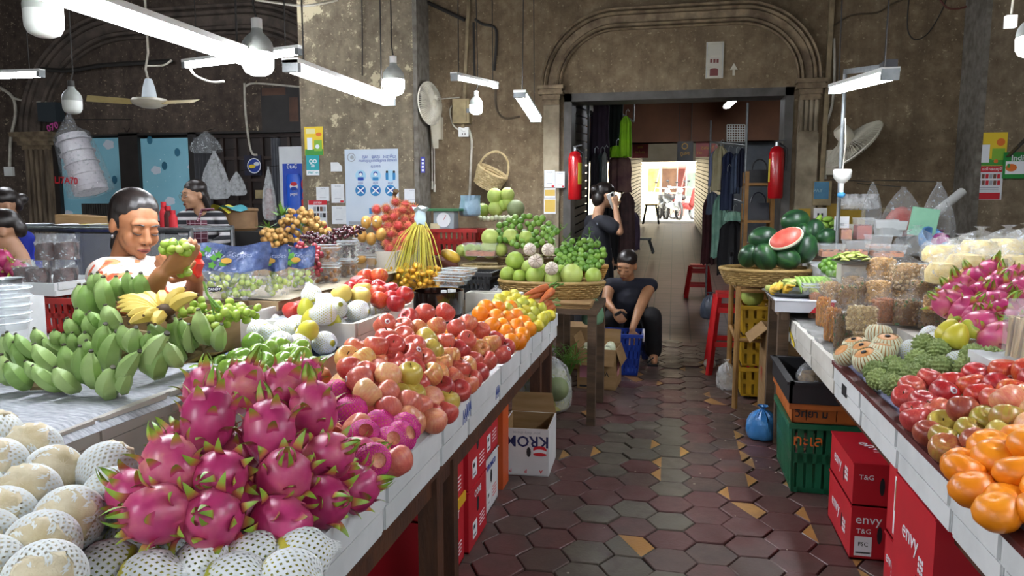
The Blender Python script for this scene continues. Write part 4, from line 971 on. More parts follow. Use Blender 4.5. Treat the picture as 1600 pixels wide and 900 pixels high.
t,hx,hy,h=envy(.72,.97,2.36,2.56,.24,.49,'opened white and red apple carton under the right table',());cprint(t,'x-',hx,hy,-.11,.03,.02,.21,M_paper,'torn_white_sheet');cprint(t,'x-',hx+.001,hy,-.05,.02,.1,.2,M_card,'cardboard_patch')
t,hx,hy,h=envy(.68,.97,2.0,2.34,.08,.51,'tall red envy carton standing foremost under the right table',(('x-',.02,.30,.08,.14),));swirl(t,'x-',hx,hy,.08,.26,.05)
for i in range(3):cprint(t,'x-',hx,hy,-.02+.04*i,-.016+.04*i,.04,.14,F_wht,'printed_line')
cprint(t,'x-',hx,hy,-.15,-.06,.0,.1,M_paper,'white_patch');cprint(t,'x-',hx+.001,hy,-.15,-.1,.0,.05,F_blue,'blue_patch')
tag(MB().b2((.68,2.0,0),(.97,2.34,.075)).build('wooden_block',M_oldw,at=(.82,2.17,0),smooth=False),'low wooden block below the foremost envy carton','block')
crate('blue_crate','small blue crate below the right table at the bottom edge',.76,1.1,1.62,1.92,0,.2,mat('crate_cyan','2f79b0','2768a0',6,.4),6,2)
crate('green_crate','dark green crate corner below the right table at the bottom edge',.78,1.1,1.3,1.58,0,.3,mat('crate_green','1d6b4b','185a3e',6,.4),6,2)
gc=crate('green_crate','green plastic crate at the bottom of the aisle stack',.55,.92,3.45,3.95,0,.33,mat('crate_green','1d6b4b'),12,2,slot=.35)
text('ทะเล',.09,F_org,gc,(.622,3.445,.25),(1,0,0),(0,0,1),wmax=.12)
oc=crate('orange_crate','orange crate with black lettering between the green and black ones',.545,.93,3.44,3.97,.335,.425,mat('crate_orange','b5642a','a05724',6,.5),4,1,taper=.98,slot=.04)
text('วิทยา ม',.065,F_blk,oc,(.63,3.43,.38),(1,0,0),(0,0,1),wmax=.14,bold=True)
t=thing('black_tray','deep black plastic tray on the crate stack','tray',(.74,3.72,.43))
x0,x1,y0,y1,z0,z1=.53,.94,3.42,4.0,.428,.515
mb=MB().b2((x0+.02,y0+.02,z0),(x1-.02,y1-.02,z0+.01))
for a,b in(((x0,y0),(x0+.014,y1)),((x1-.014,y0),(x1,y1)),((x0,y0),(x1,y0+.014)),((x0,y1-.014),(x1,y1))):mb.b2((*a,z0),(*b,z1))
mb.build('shell',M_bcr,t,smooth=False)
mb=MB()
for a,b in(((x0-.012,y0-.012),(x0+.02,y1+.012)),((x1-.02,y0-.012),(x1+.012,y1+.012)),((x0,y0-.012),(x1,y0+.02)),((x0,y1-.02),(x1,y1+.012))):mb.b2((*a,z1),(*b,z1+.012))
mb.build('rim',M_bcr,t,smooth=False)
M_ycr=mat('crate_yellow','c39a1d','a17e17',6,.5)
for i in range(3):crate('yellow_crate','yellow slatted crate, %s of the three-high stack by the aisle'%('bottom','middle','top')[i],.47,.80,5.1,5.45,.02+i*.21,.22+i*.21,M_ycr,6,2,slot=.35)
t,hx,hy,h=carton('cardboard_box','tall brown carton with red letters and open flaps',.575,.90,4.64,4.98,0,.56,M_card,flaps=(('x-',.13,2.3),('y-',.02,.1),('x+',.16,-.3)))
ctext(t,'y-',hx,hy,'IZZA',.0,.26,.13,mat('red_ink','a8452a'),.2,0,True);ctext(t,'x-',hx,hy,'PI',.02,.24,.13,mat('red_ink','0'),.1,0,True)
tag(MB().box((.74,4.72,.60),(.14,.008,.13),(R(-25),0,R(8))).build('magazine',mat('magazine','5d6468','9fb0b8',12,.4),at=(.74,4.72,.55),smooth=False),'grey printed magazine sticking out of the lettered carton','magazine')
carton('cardboard_box','second brown carton behind the table leg',.93,1.25,4.7,5.0,0,.5,M_card,open_=False)
def stool(c,s,h,m,label,top=None):
 c=V(c);t=thing('stool',label,'stool',c);k=.72
 MB().box(c+V((0,0,h-.015)),(s*k,s*k,.03)).build('seat',top or m,t,smooth=False)
 for x,y in((-1,-1),(1,-1),(1,1),(-1,1)):MB().bar(c+V((x*s*.5,y*s*.5,0)),c+V((x*s*k*.46,y*s*k*.46,h-.03)),.045,.03,up=(x,-y,0)).build('leg',m,t,smooth=False)
 for z in(h*.38,h*.8):
  f=1-z/h*(1-k);q=s*.5*f*.97
  for a,b in(((-q,-q),(q,-q)),((q,-q),(q,q)),((q,q),(-q,q)),((-q,q),(-q,-q))):MB().bar(c+V((*a,z)),c+V((*b,z)),.012,.04).build('stretcher',m,t,smooth=False)
 return t
stool((.47,5.95,0),.34,.63,mat('stool_red','c01f22','a81a1d',5,.4),'red plastic stool beside the yellow crates')
def streak(name,stops,sc=3.0,st=(9,9,1.2),rough=.3,rnd=.35,blotch=.5,coat=.15,speck=0):
 m,nt,p=newmat(name);vec=coords(nt,st);v2=coords(nt);oi=N(nt,'ShaderNodeObjectInfo')
 off=N(nt,'ShaderNodeVectorMath',operation='ADD');L(nt,v2,off.inputs[0]);L(nt,oi.outputs['Location'],off.inputs[1])
 a=noise(nt,vec,sc*8,4,.6);b=noise(nt,off.outputs[0],11,3)
 f=math_(nt,'ADD',math_(nt,'MULTIPLY',a,1-blotch),math_(nt,'MULTIPLY',b,blotch))
 f=math_(nt,'ADD',f,math_(nt,'MULTIPLY',math_(nt,'SUBTRACT',oi.outputs['Random'],.5),rnd))
 c=ramp(nt,f,stops)
 if speck:
  vr=N(nt,'ShaderNodeTexVoronoi');vr.inputs['Scale'].default_value=160;L(nt,v2,vr.inputs['Vector'])
  c=mixc(nt,math_(nt,'MULTIPLY',ramp(nt,vr.outputs['Distance'],[(.12,'ffffff'),(.25,'000000')]),speck),c,'d8c08a')
 L(nt,c,p.inputs['Base Color']);p.inputs['Roughness'].default_value=rough
 p.inputs['Coat Weight'].default_value=coat;p.inputs['Coat Roughness'].default_value=.15
 return m
A_gala=streak('apple_gala',[(.3,'dfb868'),(.42,'d68c58'),(.54,'cc6450'),(.72,'b9443e')],speck=.3)
A_red=streak('apple_red',[(.3,'d07a52'),(.45,'c4554a'),(.58,'b23e3c'),(.75,'962c32')],rnd=.3,speck=.15)
A_green=streak('apple_green',[(.3,'82a03e'),(.5,'72943a'),(.7,'618530')],rnd=.2,rough=.22)
A_yel=streak('apple_yellowgreen',[(.3,'c9b455'),(.5,'bfa84c'),(.72,'b4923f')],rnd=.2)
A_rus=streak('apple_russet',[(.3,'a09838'),(.47,'a87b3e'),(.6,'a4573a'),(.75,'8a3c32')],rnd=.4)
A_nect=streak('nectarine',[(.28,'d08a35'),(.42,'c24a2c'),(.55,'b42a2a'),(.75,'8a1a25')],rnd=.3,rough=.35)
A_peach=streak('peach_pale',[(.3,'dcb278'),(.46,'d48c68'),(.6,'c86a58'),(.75,'b85450')],rnd=.35,rough=.35,coat=.1,speck=.2)
A_oran=mat('orange_peel','e88a12','df7a0c',6,.38,.25,rnd=.4,bsc=190,bd=.002)
A_tang=mat('tangerine_peel','ea8e1a','e07e14',6,.35,.2,rnd=.3,bsc=170,bd=.002)
A_lem=mat('lemon_peel','c9b92e','a9ab3a',7,.4,.2,rnd=.6,bsc=170,bd=.002)
A_lime=mat('lime_peel','527c26','6f9438',6,.38,.2,rnd=.8,bsc=150,bd=.002)
A_pom=mat('pomelo_peel','8fa843','a9b960',5,.5,.2,rnd=.5,bsc=120,bd=.003)
A_pomd=mat('melon_greygreen','6d7a4e','7d8860',6,.6,.2,bsc=60)
A_pear=mat('pear_yellow','c3b83a','a9ad35',7,.4,rnd=.5)
A_pear2=mat('asian_pear','d9c568','cdb558',30,.45,rnd=.3)
A_tan=mat('pear_tan','c98d4e','bd7f45',40,.5)
A_cream=mat('melon_cream','ddd2b4','d0c2a0',9,.6,rnd=.3)
M_stem=mat('stem_brown','5a4426','3e2f1a',20,.8)
M_grn=mat('leaf_green','4f7a2a','6a9438',8,.5)
M_net=mat('foam_net_white','e2e6e4','d3d8d6',9,.7,.1,bsc=90,bd=.002)
M_netp=mat('foam_net_pink','d63390','c42a84',9,.6)
M_netc=mat('foam_net_cream','d9d7b8','c9c7a4',9,.65)
def apple_mesh(name,m,r=.0375,h=.92,top=.16,bot=.08,n=20,shoulder=.10,stem=True):
 pr=[]
 for i in range(15):
  a=pi*i/14;s=sin(a)
  rad=r*(s**.86)*(1+shoulder*(-cos(a)))
  z=-cos(a)*r*h
  if a>pi/2:z-=r*top*2.2*exp(-(s/.33)**2)
  else:z+=r*bot*2.2*exp(-(s/.3)**2)
  pr.append((max(rad,0),z))
 mb=MB().lathe(pr,n)
 mb.v=[(x*(1+.025*cos(5*math.atan2(y,x)+1)*(.6 if z>0 else 1)),y*(1+.025*cos(5*math.atan2(y,x)+1)*(.6 if z>0 else 1)),z)for x,y,z in mb.v]
 me=mb.mesh(name,m);zt_=pr[-1][1]
 return me,MB().tube([(0,0,zt_-.001),(.001,0,zt_+r*.16),(.004,.002,zt_+r*.38)],[.0016,.0014,.002],5).mesh('stem',M_stem)
stick=MB().lathe([(0,.0006),(.0085,.0004),(.0085,-.0012)],12).mesh('sticker',flat('sticker_white','d9dce0'))
stick2=MB().lathe([(0,.0012),(.0045,.0011),(.0045,0)],10).mesh('sticker_mark',flat('sticker_mark','8f3a4a'))
CAMP=V((0,0,CAMH))
def put_fruit(me,name,p,rot,sc,label,cat,group,stem=None,sticker=0,r=.04):
 o=inst(me,name,p,rot,sc,None,label,cat,group)
 if stem is not None:
  c=bpy.data.objects.new('stem',stem);COL.objects.link(c);c.parent=o
 if sticker:
  d=((CAMP-p).normalized()+V((rr(-.45,.45),rr(-.3,.3),rr(-.45,.25)))).normalized()
  Rm=o.matrix_local.to_3x3().normalized();dl=(Rm.inverted()@d).normalized();Mf=frame(dl)
  best=max(me.vertices,key=lambda v:v.co.normalized().dot(dl)if v.co.length>1e-4 else-1)
  s=inst(stick,'sticker',dl*(best.co.length*1.0),Mf,1,o);inst(stick2,'sticker_mark',(0,0,0),None,1,s)
 return o
g_me,g_st=apple_mesh('apple',A_gala);r_me,r_st=apple_mesh('apple',A_red);gr_me,gr_st=apple_mesh('green_apple',A_green)
y_me,y_st=apple_mesh('apple',A_yel,h=1.0);ru_me,ru_st=apple_mesh('apple',A_rus,h=.9);n_me,n_st=apple_mesh('nectarine',A_nect,top=.1,bot=.04,h=.95);pe_me,pe_st=apple_mesh('peach',A_peach,top=.09,bot=.04)
def tilt(a=.7):return Euler((rr(-a,a),rr(-a,a),rr(0,6.28))).to_matrix()
APL='355,95,1 470,60,0 610,50,0 210,150,0 290,165,0 425,180,0 550,160,0 690,165,0 770,130,0 865,180,0 195,240,1 325,240,1 475,245,2 610,265,0 760,250,1 965,240,1 945,280,0 855,315,0 1040,300,1 1000,340,1 65,325,1 135,330,0 240,340,0 385,300,0 515,335,2 715,325,1 640,370,0 325,385,1 465,390,1 800,395,1 910,395,1 590,430,0 50,400,0 165,400,0 130,475,3 390,470,1 485,515,0 710,455,0 757,440,0 660,525,0 850,480,1 800,535,1 770,565,1 700,590,1 575,580,1 295,490,3 25,500,1 65,555,3 165,565,3 265,575,3 340,560,2 370,620,2 295,660,2 200,665,3 75,675,3 490,655,3 345,725,3 435,720,3 205,760,3 470,800,3 610,690,2 570,745,1 535,780,1 400,560,1 420,800,3 560,520,0 -40,380,0 -30,470,1 10,330,1 240,430,1 115,560,3'
def hp_apple(x,y):return .70+.20*max(0,1-((x+.93)/.34)**2)*(1 if 2.0<y<3.0 else .92)-.14*max(0,2.15-y)-.10*max(0,y-2.75)+.012
k=0
for q in APL.split():
 a,b,t_=[int(v)for v in q.split(',')];u,v=560+a/4.5,480+b/4.5
 p=mound(u,v+5,hp_apple);k+=1
 me,stm=((g_me,g_st),(r_me,r_st),(y_me,y_st),(pe_me,None))[t_]
 lb=('striped red and yellow apple in the heap beside the left aisle trays','deep red apple in the heap beside the left aisle trays','yellow-green apple in the heap beside the left aisle trays','pale pink peach-like apple at the near end of the left heap')[t_]
 put_fruit(me,'apple',p+V((0,0,.02)),tilt(.8),rr(.93,1.06),lb,'apple','left apple heap',stm if k%2 else None,1 if k%4==0 else 0)
for i in range(5):
 for j in range(13):
  x,y=-1.06+i*.085,1.62+j*.085+.04*(i%2)
  if y<2.95:
   if i in(2,3)and False:continue
   put_fruit(g_me if(i+j)%2 else r_me,'apple',V((x,y,.683)),tilt(),1,'red apple low in the left heap, mostly covered','apple','left apple heap, lower layer')
   if i<4 and 2.0<y<2.85:put_fruit(r_me if(i+j)%2 else g_me,'apple',V((x+.042,y+.042,.745)),tilt(),1,'red apple low in the left heap, mostly covered','apple','left apple heap, lower layer')
def hp_or(x,y):return .685+.14*max(0,1-((x+.95)/.36)**2)
or_me=MB().ell((0,0,0),(.039,.039,.037),20,12).mesh('orange',A_oran)
lm_me=MB().lathe([(0,-.042),(.006,-.041),(.013,-.036),(.026,-.024),(.033,-.008),(.033,.008),(.026,.024),(.013,.035),(.007,.041),(0,.043)],16).mesh('lemon',A_lem)
for q in '855,60 965,85 955,155 970,20 1040,95 1110,75 1110,155 1040,200 1195,165 1145,215 1105,245 1070,262 905,15 1010,150 1165,125 1060,20'.split():
 a,b=[int(v)for v in q.split(',')];put_fruit(or_me,'orange',mound(560+a/4.5,483+b/4.5,hp_or)+V((0,0,.018)),rrot(),rr(.94,1.05),'bright orange in the small heap between apples and lemons','orange','left orange heap')
for i in range(5):
 for j in range(8):put_fruit(or_me if j<4 else lm_me,'orange' if j<4 else 'lemon',V((-1.07+i*.082,3.10+j*.082,.68)),rrot(),1,'orange low in the left tray, mostly covered' if j<4 else 'lemon low in the left tray, mostly covered','orange' if j<4 else 'lemon','covered fruit of the left citrus tray')
for q in '20,275 95,280 130,320 85,355 20,335 180,345 110,410 180,410 135,375 225,375 45,380 60,310 -20,300 -60,290 -30,345 150,440 205,395 240,350 -70,335 10,250 -40,265 -90,310'.split():
 a,b=[int(v)for v in q.split(',')];put_fruit(lm_me,'lemon',mound(800+a/4,402+b/4,hp_or)+V((0,0,.016)),rrot(),rr(.9,1.05),'yellow-green lemon heaped at the far end of the left trays','lemon','left lemon heap')
M_car=mat('carrot_skin','b5602c','9c4d22',30,.6,.3,stretch=(1,1,6))
for i,(u0,v0,u1,v1)in enumerate(((818,461,856,448),(842,474,864,453),(845,480,860,473),(826,466,850,458),(850,486,864,480))):
 a,b=px(u0,v0,y=3.82),px(u1,v1,y=3.95);t=thing('carrot','rough orange carrot on the lemon tray, %s of five'%('topmost','second','third','fourth','lowest')[i],'carrot',b)
 MB().tube([a+(b-a)*f for f in(0,.1,.4,.75,.95,1)],[.002,.008,.016,.022,.02,.008],10).build('root',M_car,t)
 d=(b-a).normalized();mb=MB()
 for j in range(5):mb.tube([b,b+d*.03+V((rr(-.01,.01),rr(-.01,.01),.008)),b+d*.07+V((rr(-.03,.03),rr(-.02,.02),rr(-.01,.02)))],.003,5)
 mb.build('leaf_stalks',M_grn,t)
def net_mesh(name,prof,nu,m,hole=.56,inset=.985):
 """diamond net over the profile r(t), z(t) sampled at rows of prof"""
 nv=len(prof);mb=MB();idx={}
 def pt(j,i2):
  a=pi*i2/nu;r_,z=prof[j];return V((r_*cos(a),r_*sin(a),z))
 for j in range(nv):
  pass
 for j in range(1,nv-1):
  for i in range(nu):
   o=2*i+(j%2)
   q=[pt(j-1,o),pt(j,o+1),pt(j+1,o),pt(j,o-1)];c=(q[0]+q[1]+q[2]+q[3])/4
   inn=[(c+(p-c)*hole)*inset for p in q]
   inn=[V((p.x,p.y,c.z+(w_.z-c.z)*hole))for p,w_ in zip(inn,q)]
   out=[V((p.x*1.0,p.y*1.0,p.z))for p in q]
   mid=[V(((c+(p-c)*.8).x*1.012,(c+(p-c)*.8).y*1.012,c.z+(p.z-c.z)*.8))for p in q]
   mb.add(out+mid+inn,[(k,(k+1)%4,4+(k+1)%4,4+k)for k in range(4)]+[(4+k,4+(k+1)%4,8+(k+1)%4,8+k)for k in range(4)])
 return mb.mesh(name,m,weld=True)
def ellprof(r,h,n,a0=.18,a1=.9,flat_=1):return[(r*sin(pi*(a0+(a1-a0)*i/(n-1))),-h*cos(pi*(a0+(a1-a0)*i/(n-1))))for i in range(n)]
def sleeve(r,h,n,neck=.35,ext=.5):
 """net sleeve: round over the fruit, gathering to a loose neck"""
 P_=ellprof(r,h,n,.04,.70);z=P_[-1][1];rr_=P_[-1][0]
 for i in range(1,6):f=i/5;P_.append((rr_*(1-(1-neck)*sin(f*pi/2)),z+ext*r*f))
 return P_
net_big=net_mesh('foam_net',ellprof(.055,.058,18,.05,.85),30,M_net,.42)
mel_me=MB().ell((0,0,0),(.0525,.0525,.0555),20,12).mesh('cream_melon',A_cream)
wrap_me=MB();wrap_me.lathe([(0,.0),(.012,.003),(.026,-.001),(.04,-.011),(.045,-.02)],18)
wrap_me.v=[(x*(1+.06*sin(5*math.atan2(y,x))),y*(1+.06*sin(5*math.atan2(y,x))),z+.005*sin(9*math.atan2(y,x)+z*200))for x,y,z in wrap_me.v]
wrap_me=wrap_me.mesh('tissue_wrap',mat('tissue_cream','d9cfb2','c4b48c',20,.7,.5,bsc=40))
def netted(me_f,me_n,p,ax,sc,label,cat,group,name,extra=None,netname='foam_net'):
 F_=frame(ax,(rr(-1,1),rr(-1,1),.3));o=inst(me_f,name,p,F_,sc,None,label,cat,group)
 c=bpy.data.objects.new(netname,me_n);COL.objects.link(c);c.parent=o
 if extra:e=inst(extra,'tissue_wrap',(0,0,.0535),None,1,o)
 return o
for i,(u,v,ax)in enumerate(((90,738,(.45,-.2,.3)),(178,778,(.9,-.1,-.1)),(38,772,(.3,-.6,.7)),(105,815,(.5,-.7,.35)),(48,856,(.5,-.75,.3)),(28,706,(.1,-.3,.4)),(4,690,(-.3,.2,.5)),(8,732,(.2,-.7,.5)),(2,812,(.3,-.7,.6)),(6,888,(.4,-.8,.3)),(-20,850,(.2,-.6,.4)),(150,735,(.1,.6,.2)),(60,905,(.5,-.6,.2)),(-30,760,(0,-.4,.5)))):
 p=mound(u,v,lambda x,y:.795+.10*max(0,-x-1.15)*2)
 netted(mel_me,net_big,p,ax,1.0,'cream melon in a white foam net on the low left tray','melon','net-wrapped melons at bottom left','netted_melon',wrap_me)
for i in range(5):
 for j in range(4):
  netted(mel_me,net_big,V((-1.62+i*.118+.03*(j%2),.62+j*.125,.715)),(rr(-.3,.3),rr(-.3,.3),1),1,'cream melon of the covered lower layer on the low left tray','melon','net-wrapped melons, lower layer','netted_melon')
pear_pr=[(0,-.043),(.018,-.042),(.034,-.032),(.0395,-.014),(.036,.006),(.027,.024),(.018,.036),(.010,.043),(0,.045)]
pear_me=MB().lathe(pear_pr,18).mesh('pear',A_pear);apear_me,apear_st=apple_mesh('asian_pear',A_pear2,r=.042,top=.1)
net_sl=net_mesh('foam_net',sleeve(.043,.047,15,.26,.75),24,M_net,.38)
net_sl2=net_mesh('foam_net',sleeve(.043,.05,15,.34,.5),24,M_net,.38)
for i,(u,v,ax)in enumerate(((212,858,(.8,-.2,.05)),(330,848,(.75,.3,.1)),(160,886,(-.7,-.4,.1)),(318,888,(.7,-.2,.1)),(245,905,(.6,.2,.1)),(410,880,(.6,.4,.1)),(110,905,(.5,-.5,.1)),(280,842,(.4,.6,.1)),(375,905,(.9,.2,.1)),(455,905,(.8,-.1,0)),(450,872,(.6,.6,0)))):
 p=mound(u,v,lambda x,y:.725)
 netted(pear_me,net_sl2 if i%2 else net_sl,p,ax,1.12,'pear in a white foam net lying in the nearest left tray','pear','net-wrapped pears, nearest left tray','netted_pear')
for u,v,ax in((458,482,(.1,-.3,1)),(425,503,(-.8,.2,.3)),(445,514,(.9,-.1,.1)),(500,511,(.7,.2,.3)),(507,534,(.8,-.4,.1)),(531,521,(.5,.7,.1)),(547,511,(.7,.4,.2)),(420,524,(-.7,-.4,.1)),(468,534,(.6,-.6,.1)),(480,522,(.2,.6,.3)),(463,508,(.1,.8,.2)),(525,512,(.3,.9,.1)),(405,515,(-.9,.2,.1)),(440,535,(.2,-.9,.1))):
 p=mound(u,v+2,lambda x,y:.815+.05*max(0,1-((x+1.38)/.22)**2))
 netted(pear_me,net_sl if ax[2]>.2 else net_sl2,p,ax,.98,'pear in a white foam net behind the green apples','pear','net-wrapped pears behind the green apples','netted_pear')
for i,(u,v)in enumerate(((478,479),(500,487),(487,497),(520,503),(480,517))):
 p=mound(u,v+2,lambda x,y:.855+.05*max(0,1-((x+1.38)/.22)**2));put_fruit(pear_me,'pear',p,tilt(1.4),.93,'bare green-yellow pear among the white nets behind the green apples','pear','bare pears among the nets')
hp_t2=lambda x,y:.895+.05*max(0,1-((x+1.4)/.25)**2)
for u,v,ax in((487,462,(-.4,.2,.9)),(512,474,(-.6,.1,.4)),(525,482,(.5,-.5,.3)),(560,486,(.9,-.1,.0)),(592,477,(.6,.5,.1)),(543,474,(.2,.6,.2)),(580,470,(-.3,.7,.2)),(505,490,(-.8,-.3,0))):
 netted(pear_me,net_sl if ax[2]>.2 else net_sl2,mound(u,v,hp_t2),ax,1.0,'pear in a white foam net on the upper tray before the nectarines','pear','net-wrapped pears on the upper tray','netted_pear')
for u,v in((533,459),(560,462),(577,456)):put_fruit(apear_me,'asian_pear',mound(u,v+3,lambda x,y:hp_t2(x,y)+.035),tilt(.6),1.0,'round pale yellow pear on the upper tray','pear','pale yellow pears on the upper tray')
for i,(u,v)in enumerate(((589,429),(572,432),(573,446),(592,447),(606,453),(618,471),(585,458),(552,447),(600,465),(625,460),(560,440),(612,462))):
 put_fruit(n_me,'nectarine',mound(u,v+3,lambda x,y:.90+.12*max(0,min(1,(y-2.7)/.3))),tilt(.7),1.0,'red and yellow nectarine heaped behind the netted pears','nectarine','left nectarines',None,1 if i==3 else 0)
for j in range(5):
 for i in range(3):put_fruit(n_me,'nectarine',V((-1.55+i*.085,2.78+j*.06,.875)),tilt(.7),.95,'nectarine low behind the netted pears, mostly covered','nectarine','left nectarines, lower layer')
for i,(u,v)in enumerate(((396,534),(437,541),(375,557),(418,566),(470,557),(453,549),(485,574),(455,577),(396,580),(432,588),(468,545),(405,552),(440,565),(420,545),(385,570),(475,590),(410,590),(365,575))):
 put_fruit(gr_me,'green_apple',mound(u,v+3,lambda x,y:.85+.03*max(0,1-((x+1.35)/.2)**2)),tilt(.9),rr(.94,1.04),'shiny green apple heaped between bananas and netted pears','green apple','green apples',gr_st if i%2 else None)
for i in range(5):
 for j in range(4):put_fruit(gr_me,'green_apple',V((-1.56+i*.085,2.02+j*.08,.775)),tilt(.9),1,'green apple of the covered lower layer','green apple','green apples, lower layer')
net_pk=net_mesh('foam_net',sleeve(.0405,.043,15,.5,.35),20,M_netp,.48)
for u,v,ax in((549,640,(.1,.1,1)),(570,682,(.4,-.6,.6)),(588,664,(.5,.3,.7)),(584,716,(.6,-.6,.3)),(624,682,(.7,-.2,.4)),(602,695,(.5,-.5,.5)),(633,667,(.6,.3,.4)),(525,615,(-.2,.4,.7)),(375,572,(.8,.3,.3)),(318,578,(-.6,.3,.5))):
 p=mound(u,v+2,lambda x,y:.725+.09*max(0,1-((x+.92)/.34)**2))
 netted(pe_me,net_pk,p,ax,1.0,'peach in a bright pink foam net beside the dragon fruit','peach','pink-netted peaches','netted_peach')
for u,v in((345,577),(272,632),(598,707),(565,668),(400,590),(640,655),(605,640),(580,640),(560,615),(535,600),(500,590),(610,715)):
 p=mound(u,v+2,lambda x,y:.725+.08*max(0,1-((x+.92)/.34)**2));put_fruit(pe_me,'peach',p,tilt(1),1.02,'bare pale orange peach beside the pink nets','peach','bare peaches by the pink nets')
m,nt,p=newmat('dragon_skin');vec=coords(nt);oi=N(nt,'ShaderNodeObjectInfo');f=math_(nt,'ADD',noise(nt,vec,16,4),math_(nt,'MULTIPLY',math_(nt,'SUBTRACT',oi.outputs['Random'],.5),.3))
L(nt,ramp(nt,f,[(.3,'a52a5e'),(.5,'b83a70'),(.66,'c45a78'),(.8,'cf8478')]),p.inputs['Base Color']);p.inputs['Roughness'].default_value=.34;M_dsk=m
m,nt,p=newmat('dragon_scale');tc=N(nt,'ShaderNodeTexCoord');sp=N(nt,'ShaderNodeSeparateXYZ');L(nt,tc.outputs['Object'],sp.inputs[0])
L(nt,ramp(nt,math_(nt,'MULTIPLY',sp.outputs['X'],30),[(.12,'b9386c'),(.42,'b0803f'),(.62,'8fae3c'),(1.0,'6f9a30')]),p.inputs['Base Color']);p.inputs['Roughness'].default_value=.4;M_dsc=m
def leafmesh(name,ln,w_,curl,m,thick=.0016):
 mb=MB()
 def fn(u,v):
  t_=u;ww=w_*(1-t_)**.6*(1 if t_>.02 else 1)*(.5 if u>=.999 else 1)*(v-.5)
  if u>=.999:ww=0
  return(ln*t_*(1-.15*curl*t_),ww,curl*ln*t_*t_*.55+.12*abs(v-.5)*w_)
 mb.grid(fn,6,4);mb.grid(lambda u,v:V(fn(u,1-v))-V((0,0,thick*(1-u))),6,4)
 return mb.mesh(name,m)
sc_a,sc_b,sc_c=leafmesh('scale',.028,.026,.9,M_dsc),leafmesh('scale',.036,.022,1.5,M_dsc),leafmesh('crown_leaf',.046,.016,1.3,M_dsc)
drg=MB().lathe([(0,-.062),(.012,-.061),(.028,-.054),(.043,-.035),(.050,-.008),(.048,.02),(.037,.043),(.024,.055),(.014,.060),(0,.058)],22)
drg.v=[(x*(1+.035*sin(4*math.atan2(y,x)+z*60)),y*(1+.035*sin(4*math.atan2(y,x)+z*60)),z)for x,y,z in drg.v]
drg_me=drg.mesh('dragon_fruit',M_dsk)
SCL=[]
for i in range(17):
 zf=-.82+1.62*(i+.5)/17;a=i*2.39996;r_=.05*sqrt(max(.05,1-zf*zf*.95));SCL.append((a,zf*.058,r_))
def dragon(p,ax,sc,label,group,full=True):
 F_=frame(ax,(rr(-1,1),rr(-1,1),.2));o=inst(drg_me,'dragon_fruit',p,F_,sc,None,label,'dragon fruit',group)
 off=rr(0,6.28)
 for i,(a,z,r_)in enumerate(SCL):
  if not full and i%2:continue
  a+=off;n_=V((cos(a),sin(a),z/.058*.75)).normalized();up=V((0,0,1));x=(up-n_*up.dot(n_)).normalized()
  x=(x*.96+n_*.28).normalized();y=n_.cross(x).normalized();zz=x.cross(y)
  inst(sc_b if(i%3==0)else sc_a,'scale',V((cos(a)*r_*.97,sin(a)*r_*.97,z)),MX((x,y,zz)).transposed(),rr(.8,1.1),o)
 for i in range(5):
  a=off+i*1.257;d=V((cos(a)*.55,sin(a)*.55,.9)).normalized();y=V((-sin(a),cos(a),0));inst(sc_c,'crown_leaf',V((cos(a)*.012,sin(a)*.012,.054)),MX((d,y,d.cross(y))).transposed(),rr(.7,1.05),o)
 return o
def hp_dr(x,y):return .70+.17*max(0,1-((x+.98)/.38)**2)*(1-.35*abs(y-1.45))
for i,(u,v,ax,dz)in enumerate(((258,738,(-.6,.3,.7),0),(323,657,(-.1,.4,.9),.03),(418,676,(-.3,.3,.8),.03),(490,640,(-.2,.2,.9),.04),(344,744,(.2,-.95,.25),.01),(440,750,(.3,-.4,.6),.01),(512,714,(.7,-.2,.4),.02),(330,812,(.2,-.5,.3),-.02),(440,818,(.85,-.3,-.1),-.01),(250,803,(-.3,-.7,.2),-.02),(503,785,(.7,-.4,.3),-.02),(373,606,(.3,.2,.8),.03),(440,608,(.2,.5,.8),.03),(326,612,(-.3,.5,.9),.02),(548,765,(.8,.2,.2),-.03),(290,700,(-.4,.3,.3),-.03),(385,700,(.1,.8,.1),-.03),(470,700,(.2,.7,.1),-.04),(390,790,(.3,.5,.1),-.05),(225,770,(-.8,0,.5),-.04),(470,590,(.4,.6,.4),0),(555,715,(.7,.3,.3),-.05))):
 p=mound(u,v,lambda x,y:hp_dr(x,y)+.03+dz)
 lb=['large magenta dragon fruit with yellow-green scales in the near left heap','upside-down dragon fruit showing its stem end in the near left heap'][1 if i==4 else 0]
 dragon(p,ax,rr(.93,1.04)if i<15 else .9,lb,'left dragon fruit heap')
tag(MB().b2((-1.12,1.185,.60),(-.655,1.5,.66)).build('fruit_liner',M_news,at=(-.9,1.34,.6),smooth=False),'grey paper under the dragon fruit heap','paper')
M_ban=mat('banana_green','76984c','97b06c',9,.5,.1,rnd=.35,bsc=40);M_bant=mat('banana_tip','3a3a1e','2a2616',20,.7);M_bany=mat('banana_yellow','dcc668','d0b356',10,.5,rnd=.25);M_banspot=mat('banana_brownspot','5a4020','402c14',10,.7)
